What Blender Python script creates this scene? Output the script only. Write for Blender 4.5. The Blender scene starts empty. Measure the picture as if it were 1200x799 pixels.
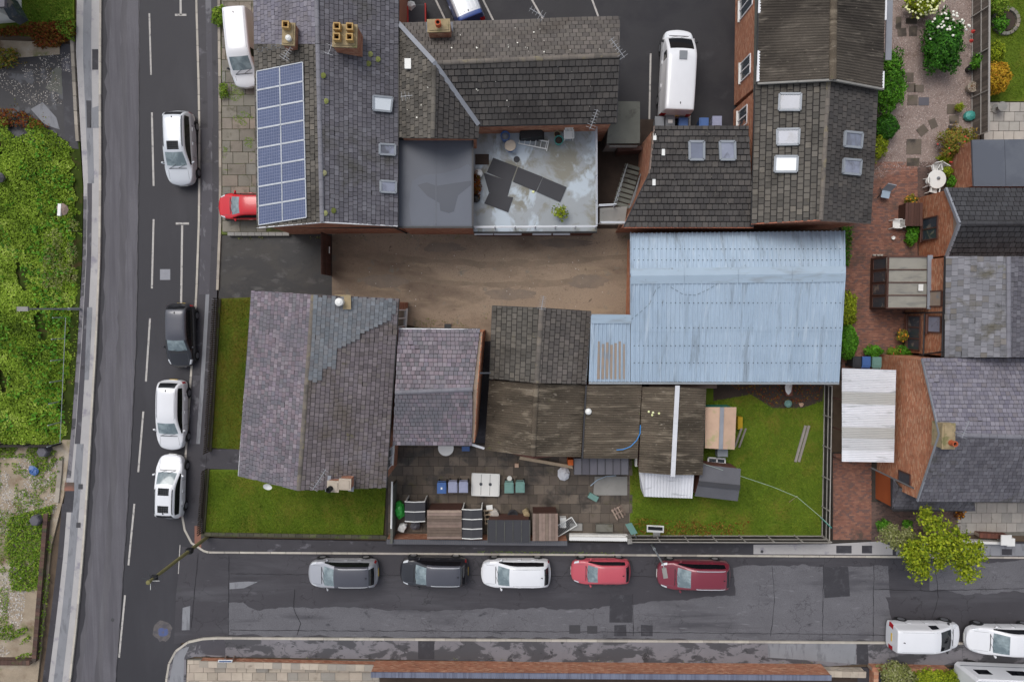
import bpy, bmesh, math, random
import numpy as np
from mathutils import Vector, Matrix
random.seed(7); NR = np.random.default_rng(7)
S = bpy.context.scene; COL = S.collection
# ---------------------------------------------------------------- camera: a drone 44 m up looking almost straight down
ALT, FPX, CX, CY = 44.0, 800.0, 600.0, 399.5
TILT = math.atan(37.5 / FPX)
cam = bpy.data.cameras.new('drone_camera'); camo = bpy.data.objects.new('drone_camera', cam); COL.objects.link(camo)
cam.sensor_width = 36; cam.lens = 36 * FPX / 1200; cam.clip_start = 0.5; cam.clip_end = 3000
camo.location = (0, 0, ALT); camo.rotation_euler = (-TILT, 0, 0); S.camera = camo
# ---------------------------------------------------------------- overcast daylight
SUN_EL, SUN_AZ = math.radians(58), math.radians(-35)
w = bpy.data.worlds.new('World'); S.world = w; w.use_nodes = True
nt = w.node_tree; bg = nt.nodes['Background']
sky = nt.nodes.new('ShaderNodeTexSky'); sky.sky_type = 'NISHITA'; sky.sun_disc = False
sky.sun_elevation = SUN_EL; sky.sun_rotation = SUN_AZ; sky.air_density = 1.0; sky.dust_density = 3.0
hs = nt.nodes.new('ShaderNodeHueSaturation'); hs.inputs['Saturation'].default_value = 0.42
nt.links.new(sky.outputs[0], hs.inputs['Color']); nt.links.new(hs.outputs[0], bg.inputs[0]); bg.inputs[1].default_value = 0.12
sl = bpy.data.lights.new('sun', 'SUN'); sl.energy = 0.9; sl.angle = math.radians(35); sl.color = (1, .97, .93)
so = bpy.data.objects.new('sun', sl); COL.objects.link(so)
sd = Vector((math.sin(SUN_AZ) * math.cos(SUN_EL), math.cos(SUN_AZ) * math.cos(SUN_EL), math.sin(SUN_EL)))
so.rotation_euler = sd.to_track_quat('Z', 'Y').to_euler()
S.view_settings.view_transform = 'Standard'; S.view_settings.look = 'None'; S.view_settings.gamma = 1
S.view_settings.exposure = 0.48
# ---------------------------------------------------------------- photo pixel + height above ground -> world point
_ct, _st = math.cos(TILT), math.sin(TILT)
def P(px, py, h=0.0):
    dx, dy, dz = (px - CX) / FPX, -(py - CY) / FPX, -1.0
    wy = dy * _ct + dz * _st; wz = -dy * _st + dz * _ct
    k = (h - ALT) / wz
    return Vector((dx * k, wy * k, h))
def PL(pts, h=0.0): return [P(x, y, h) for x, y in pts]
def lin(c):
    if isinstance(c, str):
        c = [int(c[i:i + 2], 16) for i in (1, 3, 5)]
    c = [v / 255 for v in c]
    c = [v / 12.92 if v <= .04045 else ((v + .055) / 1.055) ** 2.4 for v in c]
    return (c[0], c[1], c[2], 1)
# ---------------------------------------------------------------- materials
MATS = {}
def mat(name, pal, nv=.2, nscale=3.0, rough=.8, bump=0.0, bscale=30.0, patches=(), metal=0.0, spec=.5, coat=0.0, tint=0.0,
        coord='world', orand=True, fine=0.0, crack=0.0):
    """pal: colours a piece may take (by its own tint); nv: slow noise variation; patches: stains (colour, scale, lo, hi, stretch, rough)."""
    m = bpy.data.materials.new(name); m.use_nodes = True; n = m.node_tree; N = n.nodes; L = n.links
    b = N['Principled BSDF']; b.inputs['Metallic'].default_value = metal
    b.inputs['Specular IOR Level'].default_value = spec; b.inputs['Coat Weight'].default_value = coat; b.inputs['Coat Roughness'].default_value = .08
    if coord == 'world': g = N.new('ShaderNodeNewGeometry').outputs['Position']
    else: g = N.new('ShaderNodeTexCoord').outputs['Object']
    def mth(op, a, c=None, clamp=False):
        q = N.new('ShaderNodeMath'); q.operation = op; q.use_clamp = clamp
        for i, v in enumerate((a, c)):
            if v is None: continue
            if isinstance(v, (int, float)): q.inputs[i].default_value = v
            else: L.new(v, q.inputs[i])
        return q.outputs[0]
    def noise(scale, detail=5, stretch=None, dist=0.0, rgh=.55):
        q = N.new('ShaderNodeTexNoise'); q.inputs['Scale'].default_value = scale; q.inputs['Detail'].default_value = detail
        q.inputs['Distortion'].default_value = dist; q.inputs['Roughness'].default_value = rgh
        v = g
        if stretch:
            mp = N.new('ShaderNodeMapping'); mp.inputs['Scale'].default_value = stretch; L.new(g, mp.inputs['Vector']); v = mp.outputs[0]
        L.new(v, q.inputs['Vector']); return q.outputs['Fac']
    def ramp(f, cols, interp='LINEAR'):
        r = N.new('ShaderNodeValToRGB'); r.color_ramp.interpolation = interp; e = r.color_ramp.elements
        while len(e) < len(cols): e.new(0.5)
        for i, c in enumerate(cols):
            e[i].position = i / max(1, len(cols) - 1); e[i].color = lin(c)
        L.new(f, r.inputs[0]); return r.outputs[0]
    at = N.new('ShaderNodeAttribute'); at.attribute_name = 'tint'
    rnd = N.new('ShaderNodeObjectInfo').outputs['Random']
    if coord == 'object' or not orand: rnd = 0.0
    r01 = mth('FRACT', mth('ADD', at.outputs['Fac'], rnd))
    if len(pal) > 1: c = ramp(r01, pal)
    else:
        q = N.new('ShaderNodeRGB'); q.outputs[0].default_value = lin(pal[0]); c = q.outputs[0]
    def mulc(c, f):
        q = N.new('ShaderNodeVectorMath'); q.operation = 'SCALE'; L.new(c, q.inputs[0]); L.new(f, q.inputs['Scale']); return q.outputs[0]
    nz = noise(nscale)
    f = mth('ADD', 1.0 - nv * 2, mth('MULTIPLY', nz, nv * 4))
    if tint:
        r2 = mth('FRACT', mth('MULTIPLY', r01, 7.31)); f = mth('MULTIPLY', f, mth('ADD', 1 - tint, mth('MULTIPLY', r2, 2 * tint)))
    if fine:
        f = mth('MULTIPLY', f, mth('ADD', 1 - fine * 2, mth('MULTIPLY', noise(26, 3, rgh=.7), fine * 4)))
    c = mulc(c, f)
    ro = None
    for i, p in enumerate(patches):
        pc, ps, lo, hi = p[:4]; stt = p[4] if len(p) > 4 else None; pr = p[5] if len(p) > 5 else None
        k = noise(ps, 7, stt, .3, .62)
        mr = N.new('ShaderNodeMapRange'); mr.inputs['From Min'].default_value = lo; mr.inputs['From Max'].default_value = hi
        L.new(k, mr.inputs['Value'])
        mx = N.new('ShaderNodeMix'); mx.data_type = 'RGBA'; L.new(mr.outputs[0], mx.inputs['Factor']); L.new(c, mx.inputs[6]); mx.inputs[7].default_value = lin(pc)
        c = mx.outputs[2]
        if pr is not None:
            mm = N.new('ShaderNodeMix'); mm.data_type = 'FLOAT'; L.new(mr.outputs[0], mm.inputs['Factor'])
            if ro is None: mm.inputs[2].default_value = rough
            else: L.new(ro, mm.inputs[2])
            mm.inputs[3].default_value = pr; ro = mm.outputs[0]
    if crack:
        q = N.new('ShaderNodeTexVoronoi'); q.feature = 'DISTANCE_TO_EDGE'; q.inputs['Scale'].default_value = crack
        nn = N.new('ShaderNodeTexNoise'); nn.inputs['Scale'].default_value = 2.2; nn.inputs['Detail'].default_value = 5; L.new(g, nn.inputs['Vector'])
        vm = N.new('ShaderNodeVectorMath'); vm.operation = 'SCALE'; L.new(nn.outputs['Color'], vm.inputs[0]); vm.inputs['Scale'].default_value = .9
        va = N.new('ShaderNodeVectorMath'); va.operation = 'ADD'; L.new(g, va.inputs[0]); L.new(vm.outputs[0], va.inputs[1]); L.new(va.outputs[0], q.inputs['Vector'])
        mr = N.new('ShaderNodeMapRange'); mr.inputs['From Min'].default_value = .006; mr.inputs['From Max'].default_value = .035; mr.inputs['To Min'].default_value = .62; mr.inputs['To Max'].default_value = 1.0
        L.new(q.outputs['Distance'], mr.inputs['Value']); k2 = noise(.5, 3); ms = N.new('ShaderNodeMapRange'); ms.inputs['From Min'].default_value = .5; ms.inputs['From Max'].default_value = .58; L.new(k2, ms.inputs['Value'])
        c = mulc(c, mth('SUBTRACT', 1.0, mth('MULTIPLY', ms.outputs[0], mth('SUBTRACT', 1.0, mr.outputs[0]))))
    L.new(c, b.inputs['Base Color'])
    if ro is None: b.inputs['Roughness'].default_value = rough
    else: L.new(ro, b.inputs['Roughness'])
    if bump:
        bp = N.new('ShaderNodeBump'); bp.inputs['Strength'].default_value = bump; bp.inputs['Distance'].default_value = .02
        L.new(noise(bscale, 4, rgh=.65), bp.inputs['Height']); L.new(bp.outputs[0], b.inputs['Normal'])
    MATS[name] = m
    return m
# ---------------------------------------------------------------- mesh builder
def rootloc(o):
    v = Vector((0, 0, 0))
    while o is not None: v += Vector(o.location); o = o.parent
    return v
class MB:
    def __init__(s): s.v = []; s.f = []; s.t = []; s.m = []
    def add(s, vs, fs, tint=None, mi=0):
        b = len(s.v); s.v.extend([tuple(v) for v in vs]); t = random.random() if tint is None else tint
        for f in fs: s.f.append(tuple(i + b for i in f)); s.t.append(t); s.m.append(mi)
    def poly(s, pts, tint=None, mi=0): s.add(pts, [tuple(range(len(pts)))], tint, mi)
    def box(s, c, d, rz=0.0, R=None, tint=None, mi=0):
        c = Vector(c); x, y, z = d[0] / 2, d[1] / 2, d[2] / 2
        if R is None: R = Matrix.Rotation(rz, 3, 'Z')
        vs = [c + R @ Vector((a * x, b * y, e * z)) for e in (-1, 1) for a, b in ((-1, -1), (1, -1), (1, 1), (-1, 1))]
        s.add(vs, [(3, 2, 1, 0), (4, 5, 6, 7), (0, 1, 5, 4), (1, 2, 6, 5), (2, 3, 7, 6), (3, 0, 4, 7)], tint, mi)
    def bar(s, a, b, w, h, tint=None, up=(0, 0, 1), mi=0):
        a = Vector(a); b = Vector(b); d = b - a; L = d.length
        if L < 1e-6: return
        d /= L; u = Vector(up)
        if abs(d.dot(u)) > .99: u = Vector((0, 1, 0))
        y = u.cross(d).normalized(); z = d.cross(y)
        s.box((a + b) / 2, (L, w, h), R=Matrix((d, y, z)).transposed(), tint=tint, mi=mi)
    def prism(s, pts, z0, z1, tint=None, mi=0):
        n = len(pts); vs = [(p[0], p[1], z0) for p in pts] + [(p[0], p[1], z1) for p in pts]
        s.add(vs, [tuple(range(n - 1, -1, -1)), tuple(range(n, 2 * n))] + [(i, (i + 1) % n, n + (i + 1) % n, n + i) for i in range(n)], tint, mi)
    def slab(s, pts, t, tint=None, mi=0, down=None):
        pts = [Vector(p) for p in pts]; n = len(pts)
        nn = down if down is not None else -newell(pts)
        nn = Vector(nn)
        vs = pts + [p + nn * t for p in pts]
        s.add(vs, [tuple(range(n)), tuple(range(2 * n - 1, n - 1, -1))] + [((i + 1) % n, i, n + i, n + (i + 1) % n) for i in range(n)], tint, mi)
    def tube(s, pts, r, n=6, tint=None, mi=0, taper=None):
        pts = [Vector(p) for p in pts]; m = len(pts); vs = []; u = None
        for i, p in enumerate(pts):
            d = (pts[min(i + 1, m - 1)] - pts[max(i - 1, 0)]).normalized()
            if u is None: u = d.orthogonal().normalized()
            u = (u - d * u.dot(d)).normalized(); v = d.cross(u); rr = r if taper is None else r + (taper - r) * i / max(1, m - 1)
            vs += [p + (u * math.cos(2 * math.pi * k / n) + v * math.sin(2 * math.pi * k / n)) * rr for k in range(n)]
        fs = [(i * n + k, i * n + (k + 1) % n, (i + 1) * n + (k + 1) % n, (i + 1) * n + k) for i in range(m - 1) for k in range(n)]
        fs += [tuple(range(n - 1, -1, -1)), tuple(range((m - 1) * n, m * n))]
        s.add(vs, fs, tint, mi)
    def lathe(s, c, prof, n=16, tint=None, mi=0, sx=1, sy=1, R=None):
        c = Vector(c); R = R or Matrix.Identity(3); vs = []
        for r, z in prof: vs += [c + R @ Vector((math.cos(2 * math.pi * k / n) * r * sx, math.sin(2 * math.pi * k / n) * r * sy, z)) for k in range(n)]
        m = len(prof)
        fs = [(i * n + k, i * n + (k + 1) % n, (i + 1) * n + (k + 1) % n, (i + 1) * n + k) for i in range(m - 1) for k in range(n)]
        fs += [tuple(range(n - 1, -1, -1)), tuple(range((m - 1) * n, m * n))]
        s.add(vs, fs, tint, mi)
    def build(s, name, m, parent=None, kind=None, smooth=False):
        me = bpy.data.meshes.new(name); off = rootloc(parent)
        v = [(a[0] - off.x, a[1] - off.y, a[2] - off.z) for a in s.v] if parent is not None else s.v
        me.from_pydata(v, [], s.f)
        a = me.attributes.new('tint', 'FLOAT', 'FACE'); a.data.foreach_set('value', s.t)
        ms = m if isinstance(m, (list, tuple)) else [m]
        for q in ms: me.materials.append(MATS[q] if isinstance(q, str) else q)
        if len(ms) > 1: me.polygons.foreach_set('material_index', s.m)
        if smooth: me.polygons.foreach_set('use_smooth', [True] * len(s.f))
        me.update()
        o = bpy.data.objects.new(name, me); COL.objects.link(o)
        if parent is not None: o.parent = parent
        if kind: o['kind'] = kind
        return o
def newell(pts):
    n = Vector((0, 0, 0))
    for i, p in enumerate(pts):
        q = pts[(i + 1) % len(pts)]
        n += Vector(((p.y - q.y) * (p.z + q.z), (p.z - q.z) * (p.x + q.x), (p.x - q.x) * (p.y + q.y)))
    return n.normalized()
def tag(o, label, cat, group=None):
    o['label'] = label; o['category'] = cat
    if group: o['group'] = group
    return o
def thing(name, label, cat, loc=(0, 0, 0), rz=0.0, group=None):
    o = bpy.data.objects.new(name, None); COL.objects.link(o); o.location = loc; o.rotation_euler = (0, 0, rz); o.empty_display_size = .3
    return tag(o, label, cat, group)
def copy_tree(o, parent=None):
    c = o.copy(); COL.objects.link(c); c.parent = parent
    for ch in list(o.children): copy_tree(ch, c)
    return c
def B(fn, name, m, parent=None, kind=None, smooth=False):
    mb = MB(); fn(mb); return mb.build(name, m, parent, kind, smooth)
def sheet(name, pts, z, m, parent=None, kind='structure', base=None):
    """a ground sheet traced at its own height; base gives it thickness down to that level"""
    q = PL(pts, z); mb = MB()
    if base is None: mb.poly(q)
    else: mb.prism(q, base, z)
    return mb.build(name, m, parent, kind if parent is None else None)
# ---------------------------------------------------------------- piece laying: tiles, slates, bricks, flags on any plane
def clip_rect(poly, u0, u1, v0, v1):
    for ax, lim, sg in ((0, u0, 1), (0, u1, -1), (1, v0, 1), (1, v1, -1)):
        out = []; n = len(poly)
        for i in range(n):
            a = poly[i]; b = poly[(i + 1) % n]; da = (a[ax] - lim) * sg; db = (b[ax] - lim) * sg
            if da >= 0: out.append(a)
            if (da > 0 > db) or (da < 0 < db):
                t = da / (da - db); out.append((a[0] + (b[0] - a[0]) * t, a[1] + (b[1] - a[1]) * t))
        poly = out
        if len(poly) < 3: return []
    return poly
def area2(p): return abs(sum(p[i][0] * p[(i + 1) % len(p)][1] - p[(i + 1) % len(p)][0] * p[i][1] for i in range(len(p)))) / 2
def lay(poly3, udir, w, h, gap=.012, t=.03, wedge=True, bond=.5, jit=0.0, mb=None, sep=None, off=0.0, wj=0.0, uphint=None, outward=None, tintf=None, vgap=0.0, keep=None):
    """cover the convex planar polygon poly3 with courses along udir; wedge = overlapping roof tiles. sep(list of pts, tint) makes single objects."""
    pts = [Vector(p) for p in poly3]; n = newell(pts)
    if outward is not None:
        if n.dot(Vector(outward)) < 0: n = -n
    elif n.z < 0: n = -n
    u = Vector(udir); u = (u - n * u.dot(n)).normalized(); v = n.cross(u)
    if (uphint is not None and v.dot(Vector(uphint)) < 0) or (uphint is None and v.z < -1e-4): v = -v; 
    o = sum(pts, Vector()) / len(pts)
    q = [((p - o).dot(u), (p - o).dot(v)) for p in pts]
    us = [a[0] for a in q]; vs = [a[1] for a in q]; u0, u1, v0, v1 = min(us), max(us), min(vs), max(vs)
    mb = mb if mb is not None else MB(); rows = int((v1 - v0) / h) + 1
    for j in range(rows):
        a0 = v0 + j * h; a1 = a0 + h; rj = random.uniform(-.012, .012); x = u0 - w * random.random() * .05 - (w * bond if j % 2 else 0) ; 
        while x < u1:
            ww = w * (1 + random.uniform(-wj, wj)); x1 = x + ww
            c = clip_rect(q, x + gap / 2, x1 - gap / 2, a0 + (0 if wedge else gap / 2), a1 - gap / 2 if not wedge else a1 - vgap)
            if keep is not None and len(c) >= 3 and not keep(o + u * ((x + x1) / 2) + v * (a0 + h / 2)): c = []
            if len(c) >= 3 and area2(c) > .08 * w * h:
                k = random.uniform(-jit, jit); top = []; sg = 0.0
                if wedge: sg = .016 * math.sin(.9 * x + .35 * a0 + u0) + .012 * math.sin(.53 * a0 - .4 * x + v0); sl_ = .03 if random.random() < .012 else 0.0
                if wedge: c = [(cu + rj, cv - sl_ + random.uniform(-.005, .005)) for cu, cv in c]
                for cu, cv in c:
                    hh = off + t + k
                    if wedge: hh = off + k + .042 + sg + t * max(0, 1 - (cv - a0) / h)
                    top.append(o + u * cu + v * cv + n * hh)
                bot = [o + u * cu + v * cv + n * (off - .03) for cu, cv in c]; m = len(c)
                if sep: sep(top, bot)
                else:
                    tt = random.random() if tintf is None else tintf(top[0])
                    mb.add(top + bot, [tuple(range(m))] + [((i + 1) % m, i, m + i, m + (i + 1) % m) for i in range(m)], tt)
            x = x1
    return mb
def lay_objects(name, m, parent, poly3, udir, w, h, **k):
    """every piece an object of its own under parent"""
    off = rootloc(parent)
    def sep(top, bot):
        c = sum(top, Vector()) / len(top); n = len(top); me = bpy.data.meshes.new(name)
        me.from_pydata([tuple(p - c) for p in top + bot], [], [tuple(range(n))] + [((i + 1) % n, i, n + i, n + (i + 1) % n) for i in range(n)])
        me.materials.append(MATS[m]); o = bpy.data.objects.new(name, me); COL.objects.link(o); o.parent = parent; o.location = c - off
    lay(poly3, udir, w, h, sep=sep, **k)
def corrugated(a0, a1, b1, b0, period, amp, mb, thick=.012, square=False, tint=None, lift=0):
    """one profiled sheet on the quad a0-a1 (eave) / b0-b1 (ridge); the ribs run from eave to ridge"""
    a0, a1, b0, b1 = map(Vector, (a0, a1, b0, b1)); n = (a1 - a0).cross(b0 - a0).normalized()
    if n.z < 0: n = -n
    L = (a1 - a0).length; k = max(2, int(round(L / period)))
    if square: prof = [(0, 0), (.55, 0), (.66, 1), (.9, 1), (1.0, 0)]
    else: prof = [(i / 6, .5 + .5 * math.cos(2 * math.pi * i / 6)) for i in range(7)]
    row = []
    for i in range(k):
        for x, z in prof[:-1]: row.append(((i + x) / k, z))
    row.append((1, prof[-1][1]))
    vs = []
    for x, z in row: vs.append(a0.lerp(a1, x) + n * (lift + z * amp))
    for x, z in row: vs.append(b0.lerp(b1, x) + n * (lift + z * amp))
    m = len(row); vs2 = [v - n * thick for v in vs]
    fs = [(i, i + 1, m + i + 1, m + i) for i in range(m - 1)]
    fs += [(i + 1, i, 2 * m + i, 2 * m + i + 1) for i in range(m - 1)] + [(m + i, m + i + 1, 3 * m + i + 1, 3 * m + i) for i in range(m - 1)]
    fs += [(0, m, 3 * m, 2 * m), (2 * m - 1, m - 1, 3 * m - 1, 4 * m - 1)]
    mb.add(vs + vs2, fs, tint)
# ---------------------------------------------------------------- leaves
def leaf_cloud(name, m, pts, nrm, size, parent=None, kind=None, asp=.55, jit=.7, ms=None, tint=None):
    n = len(pts); pts = np.asarray(pts, float)
    d = nrm + NR.normal(0, jit, (n, 3)); d /= np.linalg.norm(d, axis=1)[:, None]
    a = np.cross(d, NR.normal(0, 1, (n, 3))); a /= np.linalg.norm(a, axis=1)[:, None] + 1e-9; b = np.cross(d, a)
    s = (size * NR.uniform(.6, 1.35, n))[:, None]
    off = np.array(rootloc(parent)) if parent is not None else 0
    q = np.stack([pts - a * s * .5, pts + b * s * asp * .5 - d * s * .1, pts + a * s * .5, pts - b * s * asp * .5 - d * s * .1], 1) - off
    me = bpy.data.meshes.new(name); me.vertices.add(n * 4); me.vertices.foreach_set('co', q.reshape(-1))
    me.loops.add(n * 4); me.loops.foreach_set('vertex_index', np.arange(n * 4)); me.polygons.add(n)
    me.polygons.foreach_set('loop_start', np.arange(n) * 4); me.polygons.foreach_set('loop_total', np.full(n, 4))
    at = me.attributes.new('tint', 'FLOAT', 'FACE'); at.data.foreach_set('value', NR.random(n) if tint is None else tint)
    me.materials.append(MATS[m]); me.update(calc_edges=True); me.validate()
    o = bpy.data.objects.new(name, me); COL.objects.link(o)
    if parent is not None: o.parent = parent
    if kind: o['kind'] = kind
    return o
def blob_pts(c, r, n, lump=.25, lo=.55, flat=.0):
    c = np.array(c, float); r = np.array(r, float)
    d = NR.normal(0, 1, (n, 3)); d[:, 2] = np.where(d[:, 2] < -.5, -d[:, 2], d[:, 2]); d /= np.linalg.norm(d, axis=1)[:, None]
    ph = NR.uniform(0, 6.28, 6)
    lum = 1 + lump * (np.sin(d[:, 0] * 5 + ph[0]) * np.sin(d[:, 1] * 5 + ph[1]) + .6 * np.sin(d[:, 0] * 11 + ph[2]) * np.sin(d[:, 1] * 9 + ph[3] + d[:, 2] * 7))
    rad = (lo + (1 - lo) * NR.random(n) ** .6) * lum
    return c + d * r * rad[:, None], d
def inpoly(pts, poly):
    x, y = pts[:, 0], pts[:, 1]; ins = np.zeros(len(pts), bool); n = len(poly)
    for i in range(n):
        x0, y0 = poly[i][0], poly[i][1]; x1, y1 = poly[(i + 1) % n][0], poly[(i + 1) % n][1]
        c = ((y0 > y) != (y1 > y)); ins ^= c & (x < (x1 - x0) * (y - y0) / (y1 - y0 + 1e-12) + x0)
    return ins
def scatter(poly, n):
    xs = [p[0] for p in poly]; ys = [p[1] for p in poly]
    q = np.column_stack([NR.uniform(min(xs), max(xs), n), NR.uniform(min(ys), max(ys), n)])
    return q[inpoly(q, poly)]
def smooth_noise(q, sc, seed=0):
    r = np.random.default_rng(seed); o = np.zeros(len(q))
    for k in range(7):
        a = r.normal(0, 1, 2) * sc * (1 + k * .6); o += np.sin(q[:, 0] * a[0] + q[:, 1] * a[1] + r.uniform(0, 6.28)) / (1 + k * .35)
    return o / 3.2
def grass(poly_px, z, n, m='grass_blade', size=.09, lab=None):
    poly = PL(poly_px, z); q = scatter(poly, n); q = q[(smooth_noise(q, .9, 61) < .62) | (NR.random(len(q)) < .45)]; k = len(q); q = q + NR.normal(0, .055, (k, 2))
    p = np.column_stack([q, np.full(k, z + .015) + NR.random(k) * .03])
    o = leaf_cloud('grass', m, p, np.tile([0, 0, .8], (k, 1)), size, kind='stuff', asp=.3, jit=.6,
                   tint=np.clip(.5 + .35 * smooth_noise(q, .8, 3) + NR.normal(0, .16, k), 0, .98))
    tag(o, lab, 'grass'); return o
def shrub(name, label, cat, px, py, hc, r, n, leaf, m, flowers=0, fm='flower_white', group=None, lump=.25, fside=None, stems=4, fsize=.11, z0=.08):
    c = P(px, py, hc); root = thing(name, label, cat, (c.x, c.y, z0), group=group)
    p, d = blob_pts(c, r, n, lump); leaf_cloud('foliage', m, p, d + np.array([0, 0, .5]), leaf, root)
    mb = MB()
    for k in range(stems):
        a = random.uniform(0, 6.28); e = c + Vector((math.cos(a) * r[0] * .5, math.sin(a) * r[1] * .5, 0))
        mb.tube([(c.x + math.cos(a) * .05, c.y + math.sin(a) * .05, z0 - .02), ((c.x + e.x) / 2, (c.y + e.y) / 2, (c.z * .6 + z0 * .4)), e], .025, 5, taper=.01)
    mb.build('stem', 'bark', root)
    if flowers:
        p, d = blob_pts(c, [k * 1.04 for k in r], flowers * 3, lump, .93); ok = d[:, 2] > .05
        if fside is not None: ok &= (d @ np.array(fside)) > .15
        p = p[ok][:flowers]; d = d[ok][:flowers]
        mb = MB()
        for k in range(len(p)): mb.lathe(p[k], [(.01, -.03), (fsize * .5, 0), (fsize * .42, .035), (.01, .05)], 6)
        mb.build('flowers', fm, root, kind='stuff')
    return root
# ================================================================ MATERIALS
mat('earth', [(90, 76, 62)], .25, 1.2, .95, .5, 25, fine=.15)
mat('asphalt_fresh', [(53, 52, 56)], .05, .35, .62, .35, 70, fine=.10, patches=[((61, 60, 64), .5, .5, .75, (1, .25, 1))], spec=.3)
mat('asphalt_worn', [(90, 88, 92)], .08, .5, .7, .45, 60, fine=.20, patches=[((76, 74, 78), 1.1, .42, .7, (2.2, .12, 1)), ((101, 100, 104), .9, .58, .8, (2, .1, 1))], spec=.3)
mat('asphalt_track', [(95, 93, 98)], .08, .6, .7, .45, 60, fine=.22, patches=[((80, 78, 83), 1.3, .42, .66, (2.2, .1, 1))], spec=.3)
mat('asphalt_side', [(64, 62, 66)], .10, .5, .6, .4, 55, fine=.2, spec=.3, crack=.9, patches=[((80, 79, 83), .35, .52, .70, (.25, 1.6, 1), .75), ((92, 91, 95), 1.6, .64, .74, (.35, 1.6, 1), .8), ((52, 51, 55), .5, .58, .74, (.3, 1.2, 1), .4), ((102, 101, 104), 6, .70, .76, (.6, 1.4, 1))])
mat('asphalt_grey', [(97, 96, 100)], .10, .7, .75, .5, 55, fine=.3, spec=.3, crack=1.5, patches=[((74, 73, 77), .45, .54, .66, (.25, 1.3, 1), .5), ((117, 116, 120), 2.4, .60, .72, (.4, 1.8, 1), .85), ((62, 61, 65), 1.1, .62, .70, (.6, 1.2, 1), .4)])
mat('asphalt_black', [(60, 59, 63)], .12, 1, .6, .4, 60, fine=.25, spec=.25, patches=[((74, 73, 77), 2, .55, .66)])
mat('asphalt_lot', [(45, 44, 47)], .12, .35, .6, .35, 60, fine=.10, patches=[((35, 34, 39), .4, .48, .66), ((58, 57, 60), .6, .60, .72)], spec=.3)
mat('asphalt_alley', [(58, 55, 52)], .15, .6, .5, .4, 50, fine=.26, spec=.3, crack=.9, patches=[((40, 38, 38), .6, .44, .53, (.5, 1, 1), .35), ((84, 82, 81), 1.4, .57, .66, (.6, 1.4, 1), .8), ((112, 111, 112), 2.6, .68, .74, None, .8)])
mat('asphalt_plot', [(58, 57, 59)], .12, .7, .6, .4, 50, fine=.14, patches=[((44, 43, 47), .5, .48, .58, None, .4), ((93, 93, 96), .7, .54, .60, None, .8), ((34, 34, 35), .9, .66, .75)], spec=.3)
mat('pave_light', [(166, 163, 162)], .08, .8, .85, .3, 40, fine=.08, patches=[((137, 134, 141), 1.1, .55, .66)], spec=.3)
mat('pave_grey', [(128, 129, 133)], .08, .8, .8, .3, 40, fine=.10, patches=[((111, 112, 116), 1.4, .52, .62, (2, .5, 1))], spec=.3)
mat('pave_wet', [(117, 114, 118)], .10, .8, .7, .3, 40, fine=.12, patches=[((77, 76, 79), .9, .49, .53, (.5, 1, 1), .45), ((64, 63, 65), 1.5, .60, .64, (.8, 1, 1), .4)], spec=.3, crack=.7)
mat('pave_dark', [(74, 72, 77)], .10, .8, .65, .3, 40, fine=.12, patches=[((105, 104, 108), 1.2, .56, .62, (1.2, .6, 1)), ((58, 56, 60), 1.0, .60, .66, None, .4)], spec=.3)
mat('pave_damp', [(61, 59, 63)], .12, .8, .6, .3, 40, fine=.12, patches=[((92, 90, 95), 1.4, .60, .67, (.7, 1.4, 1)), ((47, 45, 49), 1.0, .58, .66)], spec=.3)
mat('kerb_stone', [(166, 158, 150), (181, 175, 163), (152, 146, 138)], .12, 3, .85, .3, 40)
mat('edging', [(143, 136, 127), (163, 154, 141), (125, 118, 108)], .15, 3, .9, .3, 40)
mat('paint_white', [(172, 168, 163)], .08, 2, .75, .2, 50, patches=[((112, 110, 110), 5, .54, .68)])
mat('cover_iron', [(133, 134, 140)], .1, 6, .6, .4, 60)
mat('cover_dark', [(58, 57, 60)], .1, 6, .6, .4, 60)
mat('paint_blue', [(70, 82, 122)], .1, 4, .7, .2, 50, patches=[((84, 82, 92), 3, .5, .62)])
mat('paint_tan', [(92, 87, 86)], .1, 4, .8, .2, 50, patches=[((74, 72, 76), 3, .45, .62)])
mat('yard_hoggin', [(146, 130, 113)], .10, .35, .95, .45, 45, fine=.2, spec=.2, patches=[((112, 98, 86), .30, .47, .64, (.5, 1, 1)), ((154, 138, 117), .8, .55, .72, (.35, 1.6, 1)), ((104, 92, 82), 2.5, .62, .72), ((122, 118, 108), 1.4, .60, .70)])
mat('flagstone', [(116, 113, 104), (128, 122, 111), (104, 102, 94), (134, 122, 110), (118, 117, 110)], .16, 2, .85, .3, 40, patches=[((88, 85, 71), 1.8, .55, .7)])
mat('flag_dark', [(85, 75, 65), (99, 88, 78), (71, 63, 55), (108, 97, 86), (88, 78, 66)], .16, 1.5, .75, .3, 40, patches=[((53, 46, 39), .7, .5, .62, None, .5), ((79, 74, 50), 1.0, .6, .72)])
mat('flag_pale', [(163, 157, 150), (175, 169, 160), (148, 144, 138), (167, 163, 155)], .10, 2, .85, .25, 40, patches=[((121, 119, 111), 1.5, .60, .72)])
mat('flag_cream', [(166, 153, 139), (178, 166, 150), (154, 143, 129), (141, 136, 128)], .10, 2, .85, .25, 40, patches=[((113, 103, 89), 1.2, .60, .74)])
mat('moss_joint', [(70, 71, 47)], .3, 3, .95, .4, 40, patches=[((93, 107, 44), 1.3, .5, .62)])
mat('joint_dark', [(55, 50, 45)], .2, 3, .95, .4, 40)
mat('joint_grey', [(109, 106, 98)], .2, 3, .95, .4, 40)
mat('lawn_soil', [(84, 102, 30)], .2, .6, .95, .5, 40, spec=.15, patches=[((106, 104, 40), .5, .50, .66), ((70, 92, 26), .7, .55, .7)])
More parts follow.
